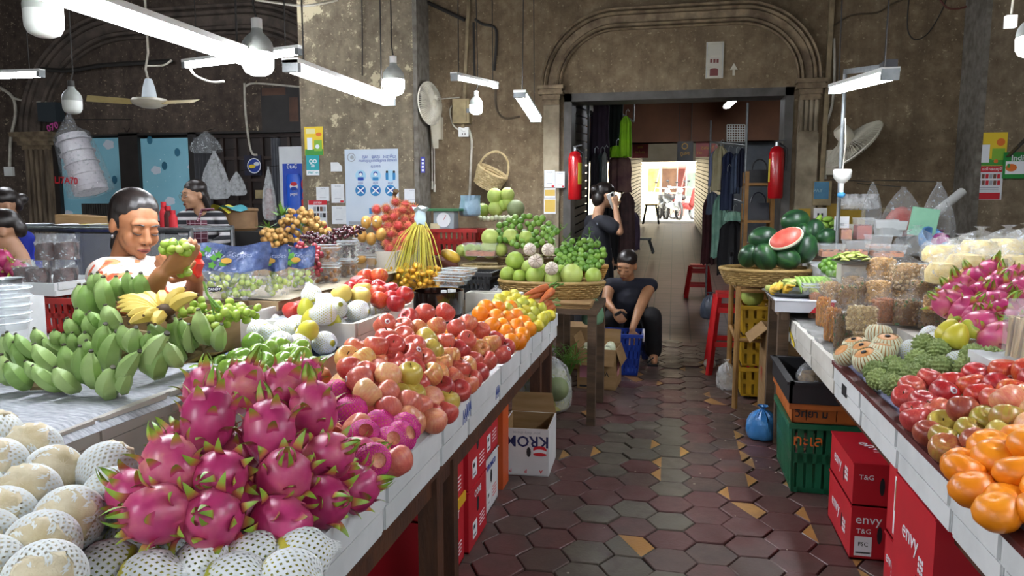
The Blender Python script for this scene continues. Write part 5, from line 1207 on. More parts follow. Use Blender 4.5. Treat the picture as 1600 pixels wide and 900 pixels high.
def finger(par,base,tip,w_,m=None,bend=.14,toward=None,mt=None,sides=6):
 base,tip=V(base),V(tip);d=tip-base;Ln=d.length;side=V(toward)if toward else V((0,-1,0))
 side=(side-d.normalized()*side.dot(d.normalized()));side=side.normalized()if side.length>1e-3 else V((1,0,0))
 pts=[];rs=[]
 for t_,k_ in((-.08,.32),(0,.5),(.12,.8),(.3,1),(.52,1.04),(.72,.92),(.86,.66),(.94,.38),(1.0,.26),(1.05,.24)):
  pts.append(base+d*t_+side*(bend*Ln*4*max(0,t_*(1-t_))));rs.append(w_/2*k_)
 mb=MB();mb.mat(0).tube(pts[:9],rs[:9],sides,cap=True);mb.mat(1).tube(pts[8:],rs[8:],sides)
 return mb.build('finger',[m or M_ban,mt or M_bant],par,sharp=50)
BN={'front banana hand, left':(1.60,'45,665,130,830,120 160,660,250,790,95 205,690,330,845,100 345,700,430,850,115 10,620,30,810,100'),'front banana hand, middle':(1.62,'570,600,560,830,110 705,700,640,890,130 870,600,720,800,105 500,570,490,800,90 810,720,730,860,90'),'front banana hand, right':(1.66,'1040,490,890,730,140 1030,560,940,760,130 850,450,800,600,110 930,480,900,600,80 1040,540,1080,690,100'),'middle banana hand, left':(1.72,'90,540,150,720,95 215,555,320,720,110 400,560,430,760,100 45,480,90,640,85 100,490,190,640,85 20,500,10,660,80'),'middle banana hand, centre':(1.76,'730,480,650,720,125 660,430,620,640,110 540,530,560,640,80 760,430,790,600,90'),'rear banana hand, left':(1.84,'215,455,240,570,80 340,465,340,560,75 400,480,410,590,70 450,480,450,600,75 270,520,370,620,80 530,480,520,590,85 420,390,450,500,80'),'rear banana hand, centre':(1.86,'545,370,570,520,95 560,350,600,450,80 660,310,700,450,100 655,380,660,520,90 480,330,500,450,75 930,430,1000,520,90'),'top banana hand':(1.94,'495,180,490,370,80 535,180,560,380,115 645,135,650,350,110 570,115,585,240,75 610,105,605,200,70'),'upright bananas behind the yellow hand':(1.99,'725,130,720,280,80 795,100,795,250,75 880,110,870,260,90 825,140,835,240,60'),'right banana hand by the carton':(1.93,'1085,380,1110,580,105 1130,400,1190,570,90 1240,340,1265,550,100 1385,430,1340,590,85 1180,430,1160,600,80 1090,520,1110,660,90')}
for lb,(Y,s)in BN.items():
 F_=[]
 for q in s.split():
  a,b,c_,d_,w_=[int(v)for v in q.split(',')];F_.append((px(c_/4,400+d_/4,y=Y),px(a/4,400+b/4,y=Y-.01),w_/4))
 t=thing('green_banana_hand','bunch of plump green bananas on the newspaper: '+lb,'bananas',F_[0][0],'green banana hands')
 for i,(b,tp,w_)in enumerate(F_):
  b=b+V((0,.03,0));dd=b.y*1.06;finger(t,b,tp,w_*dd*1.18/FPX*1.02,None,.12,(0,-1,0))
 c_=sum([f[0]for f in F_],V((0,0,0)))/len(F_)+V((0,.06,-.005));mb=MB()
 for b,tp,w_ in F_:mb.tube([b+V((0,.03,0)),c_],[.012,.014],6)
 mb.build('stalk',mat('banana_stalk','7a6a42','56482c',12,.7),t)
 t['label']='green banana hand on the newspaper, the '+lb
bc=px(258,484,y=1.84);t=thing('yellow_banana_hand','spotty yellow bananas lying on top of the green ones','bananas',bc)
for(a,b,w_,dy)in((750,262,52,0),(738,292,46,-.02),(733,322,46,-.04),(755,345,44,-.05),(830,256,50,.03),(900,240,55,.06),(1010,225,60,.06),(1155,200,60,.02),(1235,245,62,0),(800,372,55,-.07),(900,372,50,-.07),(810,420,60,-.08),(970,425,60,-.08)):
 tp=px(a/4,400+b/4,y=1.84+dy);finger(t,bc+(tp-bc)*.16+V((0,0,-.012)),tp,w_/4*1.95/FPX*1.45,M_bany,.13,(0,-.3,1),M_banspot)
MB().ell(bc+V((.01,-.01,0)),(.03,.025,.02),10,7).tube([bc,bc+V((.03,-.02,-.03))],[.02,.01],7).build('stalk',M_banspot,t)
t=thing('green_banana_hand','tiny green bananas between the foam box and dragon fruit','bananas',px(185,740,z=.72),'green banana hands')
for(a,b,c_,d_,w_)in((530,310,500,400,45),(545,380,640,330,50),(620,320,650,410,55),(600,285,690,300,25),(680,310,660,390,50)):
 finger(t,px(c_/3.215,620+d_/3.215,y=1.36),px(a/3.215,620+b/3.215,y=1.36),w_/3.215*1.6/FPX*1.2)
def spots(n,rad,dmin,shell=.45,seed=1):
 R_=random.Random(seed);P_=[];tries=0
 while len(P_)<n and tries<9000:
  tries+=1;v=V((R_.gauss(0,1),R_.gauss(0,1),R_.gauss(0,1))).normalized()*(shell+(1-shell)*R_.random())
  p=V((v.x*rad[0],v.y*rad[1],v.z*rad[2]))
  if all((p-q).length>dmin for q in P_):P_.append(p)
 return P_
def ballmesh(name,r,m,k=1.0,n=12):return MB().ell((0,0,0),(r,r,r*k),n,8).mesh(name,m)
m,nt,p=newmat('grape_green');p.inputs['Base Color'].default_value=lin('a9bf55');p.inputs['Roughness'].default_value=.2;p.inputs['Subsurface Weight'].default_value=.25;p.inputs['Subsurface Radius'].default_value=(.01,.012,.004)
oi=N(nt,'ShaderNodeObjectInfo');L(nt,ramp(nt,oi.outputs['Random'],[(0,'8aa83a'),(.5,'a3bb4e'),(1,'b9c86a')]),p.inputs['Base Color']);M_grape=m
M_grapr=mat('grape_red','7a2130','98323c',9,.2,rnd=.8,coat=.3)
gp=ballmesh('grape',.0135,M_grape,1.12);gpr=ballmesh('grape',.0125,M_grapr,1.1)
def bunch(c,rad,n,me,dmin,label,cat,name,part,seed=1,stalk=True,shell=.5,group=None):
 c=V(c);t=thing(name,label,cat,c,group)
 for q in spots(n,rad,dmin,shell,seed):inst(me,part,c+q,rrot(),rr(.9,1.1),t)
 if stalk:
  mb=MB();mb.tube([c+V((0,0,rad[2]*.9)),c+V((.01,0,0)),c-V((0,0,rad[2]*.6))],[.004,.003,.002],5)
  for i in range(8):a=rr(0,6.28);mb.tube([c+V((0,0,rr(-.5,.6)*rad[2])),c+V((cos(a)*rad[0]*.7,sin(a)*rad[1]*.7,rr(-.6,.6)*rad[2]))],.0016,4)
  mb.build('stalk',M_grn,t)
 return t
m,nt,p=newmat('grape_bag_print');vec=coords(nt);L(nt,ramp(nt,noise(nt,vec,7,5),[(.35,'2a3654'),(.5,'3f4f78'),(.68,'7f8fb0')]),p.inputs['Base Color']);p.inputs['Roughness'].default_value=.15;bump_(nt,p,noise(nt,vec,22),.6,.02);M_gbag=m
def grape_bag(u,vb,wd,h,label,seed,n,z=.915):
 c=px(u,vb,z=z);t=thing('grape_bag',label,'bag',c);d=ray(u,vb);sx=V((-d.y,d.x,0)).normalized()*-1;fw=V((d.x,d.y,0)).normalized()
 def surf(s):
  def fn(a,b):
   th=.055*(1-(abs(2*a-1))**3)*(sin(pi*min(1,b*.75+.25))if b<.95 else .12)*(1-.55*b)
   return c+sx*((a-.5)*wd*(1+.05*sin(b*9)))+V((0,0,h*b*(1+.04*sin(a*8))))+fw*(s*th+.006*sin(a*25+b*17))
  return fn
 for s in(-1,1):
  f=surf(s);MB().grid(lambda a,b:f(a,b*.52),14,8).build('clear_panel',M_film,t);MB().grid(lambda a,b:f(a,.52+b*.48),14,8).build('printed_panel',M_gbag,t)
 for q in spots(n,(wd*.42,.03,h*.23),.023,.2,seed):inst(gp,'grape',c+sx*q.x+fw*q.y+V((0,0,q.z+h*.26)),None,1,t)
 f=surf(-1)
 for i in range(6):
  a,b=(.12,.2,.26,.33,.22,.36)[i],(.82,.88,.74,.8,.62,.64)[i];q=f(a,b)-fw*.004;ang=i*1.1;pts=[]
  for k_ in range(10):aa=2*pi*k_/10;r_=.017*(1 if k_%2 else .6);pts.append((r_*cos(aa+ang),r_*sin(aa+ang)))
  MB().prism(pts,q,sx,(0,0,1),-fw,.002).build('leaf_print',mat('leaf_print','4f8f34','3f7f2a',9,.4),t,smooth=False)
 MB().prism([(.022*cos(2*pi*k_/12),.012*sin(2*pi*k_/12))for k_ in range(12)],f(.42,.72)-fw*.005,sx,(0,0,1),-fw,.002).build('leaf_print',mat('gold_leaf','b8923a'),t,smooth=False)
 text('Grapes',.028,flat('bag_text','8c9ab8'),t,f(.62,.84)-fw*.006,sx,(0,0,1),wmax=.1)
 return t,f,sx,fw
t,f,sx,fw=grape_bag(366,468,.30,.235,'blue printed bag of green grapes, largest, beside the seated vendor',2,34)
MB().prism([(.031*cos(2*pi*k_/16),.0115*sin(2*pi*k_/16))for k_ in range(16)],f(.26,.22)-fw*.01,sx,(0,0,1),-fw,.002).build('oval_sticker',F_blk,t,smooth=False)
text('CANDY',.016,F_wht,t,f(.26,.22)-fw*.0125,sx,(0,0,1),wmax=.05)
grape_bag(428,462,.13,.22,'blue printed grape bag in the middle of three',3,16);grape_bag(468,452,.15,.2,'blue printed grape bag nearest the plastic packs',4,16)
bunch(px(395,394,y=3.15),(.09,.06,.022),20,gp,.022,'green grapes piled in the blue bowl behind the grape bags','grapes','grape_bunch','grape',5)
c=px(355,400,y=3.15);t=thing('bowl','wide blue plastic bowl behind the grape bags','bowl',c-V((0,0,.12)))
MB().lathe([(0,-.12),(.09,-.12),(.12,-.08),(.145,.0),(.155,.004),(.14,0),(.11,-.075),(0,-.11)],24,c).build('body',mat('bowl_blue','4a6a96','3c5a86',5,.35),t)
bunch(px(330,490,y=2.15),(.11,.09,.05),40,gp,.0225,'loose green grapes in the cardboard box below the yellow bananas','grapes','grape_bunch','grape',6)
bunch(px(372,488,y=2.2),(.07,.06,.04),18,gp,.0225,'green grapes at the right side of the cardboard box','grapes','grape_bunch','grape',8)
for(pts,l)in(([(318,440),(325,462),(345,482)],'long'),([(322,455),(330,470),(338,480)],'short')):
 tag(MB().tube([px(u,v,y=2.1)for u,v in pts],.004,6).build('grape_stalk',M_grn,at=px(*pts[0],y=2.1)),'%s bare green grape stalk leaning from the box'%l,'stalk')
bunch(px(476,396,y=3.35),(.10,.055,.055),60,gpr,.0205,'red grape bunch spilling over the clear packs','grapes','grape_bunch','grape',9)
bunch(px(490,418,y=3.28),(.035,.035,.06),26,gpr,.0205,'hanging tail of red grapes beside the brown packs','grapes','grape_bunch','grape',10)
M_kiwi=mat('golden_kiwi','b58a42','a37a38',30,.55,rnd=.3);M_datebr=mat('brown_dates','9a6a2e','7d4f22',30,.4,.5,bsc=50);M_cherry=mat('dark_cherry','2c1016','4a1a22',12,.15,rnd=.6,coat=.4)
kw=MB().ell((0,0,0),(.028,.028,.036),16,10).mesh('golden_kiwi',M_kiwi);ch=ballmesh('cherry',.0115,M_cherry,.95,10);dt=MB().ell((0,0,0),(.012,.012,.02),10,7).mesh('date',M_datebr)
def pack(c,s,label,fruit,part,dmin,n,seed,group=None,rz_=0):
 c=V(c);t=thing('clear_pack',label,'container',(0,0,0),group);WL[t.name]=(0,0,0);hx,hy,h=s[0]/2,s[1]/2,s[2];k=.9
 o=[V((x*hx*k,y*hy*k,0))for x,y in((-1,-1),(1,-1),(1,1),(-1,1))]+[V((x*hx,y*hy,h))for x,y in((-1,-1),(1,-1),(1,1),(-1,1))]
 MB().add(o,[(3,2,1,0),(0,1,5,4),(1,2,6,5),(2,3,7,6),(3,0,4,7)]).build('base',M_clear,t,smooth=False)
 MB().box((0,0,h+.006),(s[0]*1.05,s[1]*1.05,.012)).build('lid',M_clear,t,smooth=False)
 mb=MB()
 for z_ in(h-.004,h+.012):
  for a,b in(((-hx,-hy),(hx,-hy)),((hx,-hy),(hx,hy)),((hx,hy),(-hx,hy)),((-hx,hy),(-hx,-hy))):mb.bar((a[0]*1.05,a[1]*1.05,z_),(b[0]*1.05,b[1]*1.05,z_),.004)
 mb.build('rim',mat('pack_rim','c9d0d2',rough=.2),t,smooth=False)
 R_=random.Random(seed);P_=[];tr=0
 while len(P_)<n and tr<4000:
  tr+=1;q=V((R_.uniform(-.8,.8)*hx,R_.uniform(-.8,.8)*hy,R_.uniform(.012,h-.006)))
  if all((q-w_).length>dmin for w_ in P_):P_.append(q)
 for q in P_:inst(fruit,part,q,rrot(),1,t)
 t.location=c;t.rotation_euler=(0,0,rz_);return t
i=0
for(u,v,z)in((512,432,.915),(540,424,.915),(571,415,.915),(600,409,.915)):
 c=px(u,v,z=z+.03);c.z=.916;i+=1
 pack((c.x,c.y,.916),(.125,.11,.085),'clear pack of brown dates in the bottom row, %s from the red grapes'%('first','second','third','fourth')[i-1],dt if i<3 else kw,'date' if i<3 else 'golden_kiwi',.02 if i<3 else .05,30 if i<3 else 4,i,'clear packs on the bench',.3)
 if i>2:bpy.data.objects[[o.name for o in COL.objects if o.name.startswith('clear_pack')][-1]]['label']='clear pack of golden fruit in the bottom row, %s from the red grapes'%('third','fourth')[i-3]
 if i<5:pack((c.x,c.y,1.016),(.125,.11,.085),'clear pack in the upper row with dark cherries heaped on it, %s'%('left','middle','right','last')[i-1],dt if i<2 else ch,'date' if i<2 else 'cherry',.02,30,i+20,'clear packs on the bench',.3)
b0=[px(u,v,z=1.14)for u,v in((500,372),(545,362))]
for i,c in enumerate((px(505,376,y=3.5),px(535,366,y=3.65),px(548,360,y=3.75),px(490,372,y=3.55))):
 for j,q in enumerate(spots(34,(.085,.06,.028),.0205,.2,40+i)):
  inst(ch,'cherry',c+q,rrot(),1,None,'dark shiny cherry in the heap on the clear packs','cherry','cherries on the clear packs')
for i,(u,v)in enumerate(((572,347),(589,347),(566,369),(580,373),(595,366),(557,362))):
 inst(kw,'golden_kiwi',px(u,v,y=3.95),tilt(.2),1.05,None,'tan golden kiwi stacked over the clear packs, %s'%('top left','top right','lower left','lower middle','lower right','far left')[i],'kiwi')
 if i<2:inst(stick,'sticker',px(u-2,v-2,y=3.95-.031),frame((0,-1,0)),.8,None,'small white sticker on the %s golden kiwi'%('top left','top right')[i],'sticker')
carton('cardboard_box','low cardboard box under the longans',-2.42,-2.02,3.72,4.12,.916,1.05,M_card,open_=False)
M_lon=mat('longan_skin','b08a4e','9a763e',20,.65,.1,rnd=.5,bsc=60);ln_me=ballmesh('longan',.0165,M_lon)
t=bunch(px(470,350,y=3.9),(.13,.07,.10),62,ln_me,.027,'tall bunch of tan longans before the notice on the pier','longans','longan_bunch','longan',11)
t2=bunch(px(428,371,y=3.85),(.10,.07,.055),34,ln_me,.027,'lower bunch of tan longans at the left','longans','longan_bunch','longan',12)
bunch(px(500,362,y=3.95),(.05,.05,.06),14,ln_me,.027,'few longans at the right end of the tall bunch','longans','longan_bunch','longan',13)
lf=leafmesh('leaf',.10,.022,.3,M_grn)
for i in range(16):
 a=rr(0,6.28);inst(lf,'leaf',px(442,336,y=3.9),Euler((rr(-.5,.5),rr(-1.0,.2),a)).to_matrix(),rr(.6,1),t)
for i in range(10):inst(lf,'leaf',px(420,355,y=3.9),Euler((rr(-.5,.5),rr(-.9,.3),rr(0,6.28))).to_matrix(),rr(.5,.9),t2)
M_ram=mat('rambutan_skin','b53a3a','9a2830',14,.6,rnd=.5);M_ramh=mat('rambutan_hair','c25a44','b87c44',9,.6,rnd=.5)
rb=MB();rb.mat(0).ell((0,0,0),(.023,.023,.026),12,8);rb.mat(1)
for i in range(90):
 z=1-2*(i+.5)/90;a=i*2.39996;s=sqrt(1-z*z);d=V((s*cos(a),s*sin(a),z));tn=d.cross(V((.3,.5,.8))).normalized();e=d*.041+tn*.006
 b_=d.cross(tn);q=d*.022;rb.add([q+tn*.0022,q-tn*.0022*.5+b_*.002,q-tn*.0022*.5-b_*.002,e],[(0,1,3),(1,2,3),(2,0,3)])
rb_me=rb.mesh('rambutan',[M_ram,M_ramh])
n_=0
for j,(v,us)in enumerate(((322,(628,622)),(332,(592,604,618,632,646)),(343,(590,603,617,631,645)),(354,(594,607,621,635,647)),(365,(600,613,627,640)),(376,(606,620,634)),(386,(612,626,640)),(349,(612,626,638)),(337,(611,640)),(360,(605,618,632)))):
 for u in us:
  y=4.35+(388-v)/66*.14+(.07 if j>6 else 0);inst(rb_me,'rambutan',px(u+rr(-2,2),v+rr(-1.5,1.5),y=y),rrot(),rr(1.0,1.2),None,'hairy red rambutan in the tied heap before the poster','rambutan','rambutan heap')
tag(MB().tube([px(617,318,y=4.5),px(616,305,y=4.52),px(619,298,y=4.5)],[.018,.012,.02],7).build('rambutan_stalks',M_stem,at=px(617,318,y=4.5)),'brown tied stalks on top of the rambutan heap','stalks')
foam_tray(-1.95,-1.64,4.2,4.58,.915,1.03,'foam box under the rambutan heap',M_foamd,name='foam_box')
M_dty=mat('date_yellow','d9a72c','c48f22',14,.35,rnd=.4);dy=MB().ell((0,0,0),(.014,.014,.019),12,8).mesh('date',M_dty)
top=px(657,338,y=4.2);dc=px(652,430,y=4.2);t=thing('date_bunch','bunch of yellow dates hanging on pale green strands','dates',dc)
k=0;mb=MB()
for q in spots(125,(.21,.10,.085),.027,.25,21):
 p=dc+q+V((-.02,0,-.01))
 inst(dy,'date',p,rrot(),rr(.9,1.1),t);k+=1
 if k%2==0:mb.tube([top+V((rr(-.015,.015),rr(-.01,.01),0)),top*.55+p*.45+V((q.x*.12,-.02,.03)),p+V((0,-.012,.015))],[.0035,.003,.002],5)
mb.build('strands',mat('date_strand','a9a83c','c4b24a',9,.5),t)
mb=MB();mb.lathe([(.028,-.05),(.036,-.01),(.03,.03),(.05,.05),(.02,.055),(0,.05)],12,top)
mb.v=[(x+.008*sin(y*140),y,z+.01*sin(x*110))for x,y,z in mb.v];mb.build('plastic_wrap',mat('pale_blue_plastic','bcd0d8','a5bfc9',9,.3),t)
foam_tray(-1.62,-1.30,4.08,4.5,.57,.78,'foam box under the yellow dates',M_foamd,name='foam_box')
MB().b2((-1.84,4.12,.78),(-1.32,4.46,.80)).build('liner',M_news,None,at=(-1.5,4.3,.78),smooth=False)
tag(bpy.data.objects['liner']if False else COL.objects[-1],'paper sheet spread under the yellow dates','paper');COL.objects[-1].name='paper_sheet'
for i,(u,v)in enumerate(((705,440),(712,432),(718,426))):
 c=px(u,v,y=4.0);pack(c-V((0,0,.02)),(.16,.11,.032),'flat clear pack of red-brown slices, %s of three'%('lowest','middle','top')[i],dt,'slice',.022,14,60+i,'flat packs beside the dates',-.2)
foam_tray(-1.18,-.86,4.13,4.25,.60,.80,'foam block under the flat clear packs',M_foamd,name='foam_box')
for i,(u,v,ax)in enumerate(((704,400,(.9,0,-.4)),(690,408,(.9,.2,.1)),(700,412,(.7,.3,-.2)))):
 inst(MB().ell((0,0,0),(.035,.035,.062),14,9).mesh('cacao_pod',mat('cacao_brown','4a211a','6a3420',9,.4))if i else MB().ell((0,0,0),(.035,.035,.062),14,9).mesh('cacao_pod',mat('pod_yellow','c9a432','6a4a1a',6,.4)),'cacao_pod',px(u,v,y=4.45),frame(ax),1.1,None,('yellow-brown pod lying behind the flat packs','dark brown pod, left, behind the flat packs','dark brown pod, right, behind the flat packs')[i],'pod')
po_me=MB().lathe([(0,-.058),(.02,-.057),(.045,-.042),(.06,-.012),(.059,.015),(.045,.042),(.025,.056),(.01,.06),(0,.058)],22).mesh('pomelo',A_pom)
pod_me=MB().ell((0,0,0),.06,22,14).mesh('melon',A_pomd)
def pomelo(a,b,dpx,Y,label,grp,me=None):
 u,v=640+a/4.284,270+b/4.284;p=px(u,v,y=Y);inst(me or po_me,'pomelo',p,tilt(.5),dpx/4.284*p.length*.99/FPX/.12,None,label,'pomelo',grp)
for a,b,d_ in((705,590,125),(655,680,105),(735,695,95),(840,690,128),(790,630,90),(960,715,118),(1085,685,150),(1230,690,110),(880,650,90),(1010,660,90)):pomelo(a,b,d_,4.55 if b>660 else 4.62,'green pomelo in the wide basket nearest the aisle','pomelos in the wide basket')
for a,b,d_ in((350,520,80),(410,530,110),(535,512,125),(610,515,90),(540,435,120),(460,520,80)):pomelo(a,b,d_,5.0,'green pomelo in the small round basket','pomelos in the small basket')
for a,b,d_ in((490,250,88),(577,240,104),(570,155,102),(655,145,92),(625,218,80),(655,200,80)):pomelo(a,b,d_,5.72,'green pomelo piled highest against the wall','pomelos at the back')
inst(pod_me,'melon',px(640+710/4.284,270+240/4.284,y=5.7),None,1.18,None,'dull dark green melon at the right of the back pomelos','melon')
for a,b in((675,428),(780,440)):pomelo(a,b,105,5.02,'pale green pomelo under the limes','pomelos under the limes')
eg=ballmesh('eggplant',.022,mat('eggplant_white','c9cdb4','b4bc98',6,.3,rnd=.5))
for i in range(9):inst(eg,'white_eggplant',px(750+i*6.3,341+rr(-1.5,1),y=5.6),None,1,None,'small round white eggplant in the back basket','eggplant','white eggplants')
for i,(a,b,w_,h_2)in enumerate(((805,512,88,90),(928,515,90,85),(845,590,105,78),(950,640,95,85))):
 c=px(640+a/4.284,270+b/4.284,y=4.47);t=thing('cut_pomelo','film-wrapped peeled pomelo half, %s'%('upper left','upper right','lower left','lower right')[i],'pomelo',c);r_=w_/4.284*4.6/FPX/2
 MB().lathe([(r_*.95,-.01),(r_*.97,.0),(r_*.8,r_*.28),(r_*.5,r_*.45),(0,r_*.5)],18,c,frame((.1,-1,.25))).build('flesh',mat('pomelo_flesh','d8cfc2','cbbcb0',9,.35),t)
 MB().lathe([(0,-r_*.5),(r_*.6,-r_*.4),(r_*.95,-.014),(r_*1.0,0)],18,c,frame((.1,-1,.25))).build('rind',A_pom,t)
 F_=frame((.1,-1,.25));mb=MB()
 for j in range(9):
  a_=2*pi*j/9;mb.tube([c+F_@V((cos(a_)*r_*k_,sin(a_)*r_*k_,r_*.5*sqrt(max(0,1-k_*k_))+.002))for k_ in(.1,.4,.7,.92)],.0018,4)
 mb.build('segment_lines',mat('pith_shadow','a89a88'),t)  # darker tan lines where the pomelo segments meet
li=MB().lathe([(0,-.026),(.006,-.025),(.016,-.019),(.0225,-.006),(.0225,.006),(.016,.019),(.006,.025),(0,.027)],14).mesh('lime',A_lime)
def heap(uc,vc,ru,rv,n,dmin,Y,dY,fn,seed):
 R_=random.Random(seed);P_=[];tr=0
 while len(P_)<n and tr<6000:
  tr+=1;a,r_=R_.uniform(0,6.28),sqrt(R_.random());u,v=uc+ru*r_*cos(a),vc+rv*r_*sin(a)
  if all((u-x)**2+(v-y)**2>dmin*dmin for x,y in P_):P_.append((u,v))
 for i,(u,v)in enumerate(P_):fn(px(u,v,y=Y-dY*(v-vc)/rv),i)
def mk(me,name,label,cat,grp,s0=.9,s1=1.1):return lambda p,i:inst(me,name,p,rrot(),rr(s0,s1),None,label,cat,grp)
heap(822,362,48,24,62,7.6,5.05,.12,mk(li,'lime','green lime in the heap over the dark basket','lime','limes over the dark basket'),31)
heap(908,398,38,23,64,7.2,4.85,.10,mk(li,'lime','green lime in the heap beside the standing woman','lime','limes at the aisle end'),32)
heap(905,400,30,18,16,10,4.95,.05,mk(li,'lime','dark lime deep in the aisle-end heap','lime','limes at the aisle end, lower'),33)
for i,(u,v)in enumerate(((860,372),(880,378),(900,380),(920,375),(890,398),(935,385),(875,360),(868,385))):
 t=thing('lime_twig','leafy lime twig poking out of the lime heap','twig',px(u,v,y=4.85),'lime twigs');mb=MB();q=px(u,v,y=4.85);e=q+V((rr(-.05,.06),rr(-.03,.03),rr(.03,.09)));MB().tube([q,(q+e)/2+V((.01,0,0)),e],.003,5).build('stem',M_grn,t)
 for j in range(4):inst(lf,'leaf',q+(e-q)*(.3+.2*j),Euler((rr(-.6,.6),rr(-.9,.3),rr(0,6.28))).to_matrix(),rr(.4,.65),t)
c=px(697,345,y=5.4);c.z=1.147;t=thing('kitchen_scale','small dial scale with a green tray behind the red crate','scale',c)
MB().box(c+V((0,0,.05)),(.16,.12,.13)).build('body',mat('scale_grey','9aa5ad'),t,smooth=False);MB().prism([(.055*cos(2*pi*i/20),.055*sin(2*pi*i/20))for i in range(20)],c+V((0,-.061,.05)),(1,0,0),(0,0,1),(0,-1,0),.004).build('dial',F_wht,t,smooth=False)
MB().b2(c+V((-.13,-.1,.118)),c+V((.13,.1,.135))).build('tray',mat('tray_green','2f7a4a','276a3e',5,.4),t,smooth=False);MB().bar(c+V((0,-.066,.05)),c+V((.02,-.066,.085)),.003).build('needle',F_red,t,smooth=False)
def sack(c,r,h,label,m,name='plastic_bag',cat='bag',tie=True,seed=0,sq=1.0,fill=None,fm=None,group=None):
 c=V(c);t=thing(name,label,cat,c,group);ph=seed*1.3
 pr=[(0,0),(.6,.0),(.9,.06),(1.0,.25),(.97,.5),(.75,.72),(.4,.84),(.12,.9)]if tie else[(0,0),(.7,0),(.95,.08),(1,.3),(.95,.6),(.9,.85),(.95,1)]
 if tie:pr+=[(.10,.92),(.2,.96),(.34,1.0)]
 mb=MB();n=28;
 def fn(u,v):
  k_=v*(len(pr)-1);i=min(int(k_),len(pr)-2);f=k_-i;rr_=pr[i][0]*(1-f)+pr[i+1][0]*f;zz=pr[i][1]*(1-f)+pr[i+1][1]*f;a=2*pi*u
  w_=1+.07*sin(5*a+ph+zz*3)+.05*sin(9*a-ph*2+zz*7)+(.12*sin(13*a)if zz>.7 else 0)
  return c+V((r*rr_*w_*cos(a),r*sq*rr_*w_*sin(a),h*zz))
 mb.grid(fn,n,22,closeu=True);mb.build('film',m,t)
 if fill:
  mb=MB();mb.lathe([(0,.005),(r*.62,.005),(r*.88,h*.08),(r*.92,h*fill*.6),(r*.7,h*fill*.95),(0,h*fill)],18,c,MX.Diagonal((1,sq,1)))
  mb.build('contents',fm,t)
 return t
M_bluebag=mat('pale_blue_bag','9db9cc','7f9fb5',8,.35,.4,bsc=14,bd=.03)
sack(px(735,338,y=5.5),.08,.16,'crumpled pale blue plastic bag behind the red crate',M_bluebag,tie=False,seed=2)
tag(MB().box(V((-1.76,5.36,1.15)),(.08,.06,.04),(0,0,.3)).build('soap_bar',mat('cream_bar','c9bf98'),at=V((-1.76,5.36,1.15)),smooth=False),'cream block on the red crate','block')
sack(px(775,462,y=4.3)-V((0,0,.03)),.045,.09,'small clear bag beside the black crate',M_milky,seed=3)
sack(px(925,500,y=4.7)-V((0,0,.03)),.07,.2,'green plastic bag hanging below the pomelo basket',mat('green_bag','5e8a6a','7aa585',9,.3,.4,alpha=.75,bsc=14),seed=5)
sack((-.76,4.55,0),.16,.40,'big clear bag with vegetables on the floor at the table end',M_milky,seed=7,fill=.7,fm=mat('bagged_greens','6f8a4e','a39a5a',9,.7))
inst(pod_me,'melon',V((-.69,4.46,.17)),None,1.35,None,'tan gourd showing through the big clear bag','gourd');bpy.data.objects['melon.001'].active_material=None if False else bpy.data.objects['melon.001'].active_material
t=thing('coriander_bunch','bunch of leafy green herbs beside the gourd carton','herbs',(-.68,5.05,0));mb=MB()
for i in range(50):
 a=rr(0,6.28);q=V((-.68+rr(-.05,.05),5.02+rr(-.06,.06),.22));e=q+V((cos(a)*rr(.05,.14),sin(a)*rr(.03,.1),rr(.0,.14)));mb.tube([V((-.70,5.04,.08)),q,e],.002,4)
 for j in range(3):inst(lf,'leaf',e,Euler((rr(-.8,.8),rr(-.8,.8),rr(0,6.28))).to_matrix(),rr(.25,.5),t)
mb.build('stems',M_grn,t)
gd=MB().ell((0,0,0),(.035,.035,.035),14,9).mesh('gourd',mat('gourd_white','cfd3bc','bac2a2',6,.4))
for i,(x,y)in enumerate(((-.59,5.22),(-.52,5.25),(-.45,5.24),(-.56,5.32),(-.48,5.33),(-.42,5.33),(-.60,5.40),(-.51,5.41),(-.43,5.42))):inst(gd,'white_gourd',(x,y,.25+rr(0,.02)),None,rr(.9,1.15),None,'white-green gourd in the brown aisle carton','gourd','gourds in the aisle carton')
tag(MB().b2((-.62,5.18,.015),(-.375,5.44,.22)).build('gourd_filling',mat('straw_fill','7d7a52','5f5c3c',14,.9),at=(-.5,5.3,.0),smooth=False),'dim straw packing under the white gourds','packing')
M_brn=mat('brown_sugar','2f1712','4a241a',40,.5,.5,bsc=70)
t=foam_tray(px(30,440,y=2.75).x,px(128,440,y=2.75).x,2.6,2.95,.93,.985,'flat foam tray carrying the brown bags',M_foam,name='foam_tray')
def brownbag(u,vb,w_,h,z,label,y=2.75):
 c=px(u,vb,y=y);t=thing('brown_bag',label,'bag',c,'dark brown packets')
 def fn(k,s):
  return lambda a,b:c+V(((a-.5)*w_*(1-.08*b),s*k*.05*(1-(2*a-1)**4)*(1 if b<.7 else max(.1,1-(b-.7)*3))+.004*sin(a*17+b*11),h*b))
 mb=MB();mb.grid(fn(.9,-1),10,10).grid(fn(.9,1),10,10);mb.v=[(x,y_,z_)for x,y_,z_ in mb.v]
 mc=MB();mc.grid(lambda a,b:fn(.85,-1)(a*.94+.03,b*.66),8,6).grid(lambda a,b:fn(.85,1)(a*.94+.03,b*.66),8,6);mc.build('brown_contents',M_brn,t);mb.build('film',M_film,t)
for i,(u,v)in enumerate(((62,446),(104,446),(75,406),(105,405),(42,444))):brownbag(u,v,.105,.115,.98,'clear bag of dark brown sugar, %s'%('front left','front right','upper left','upper right','far left')[i],2.75 if v>420 else 2.8)
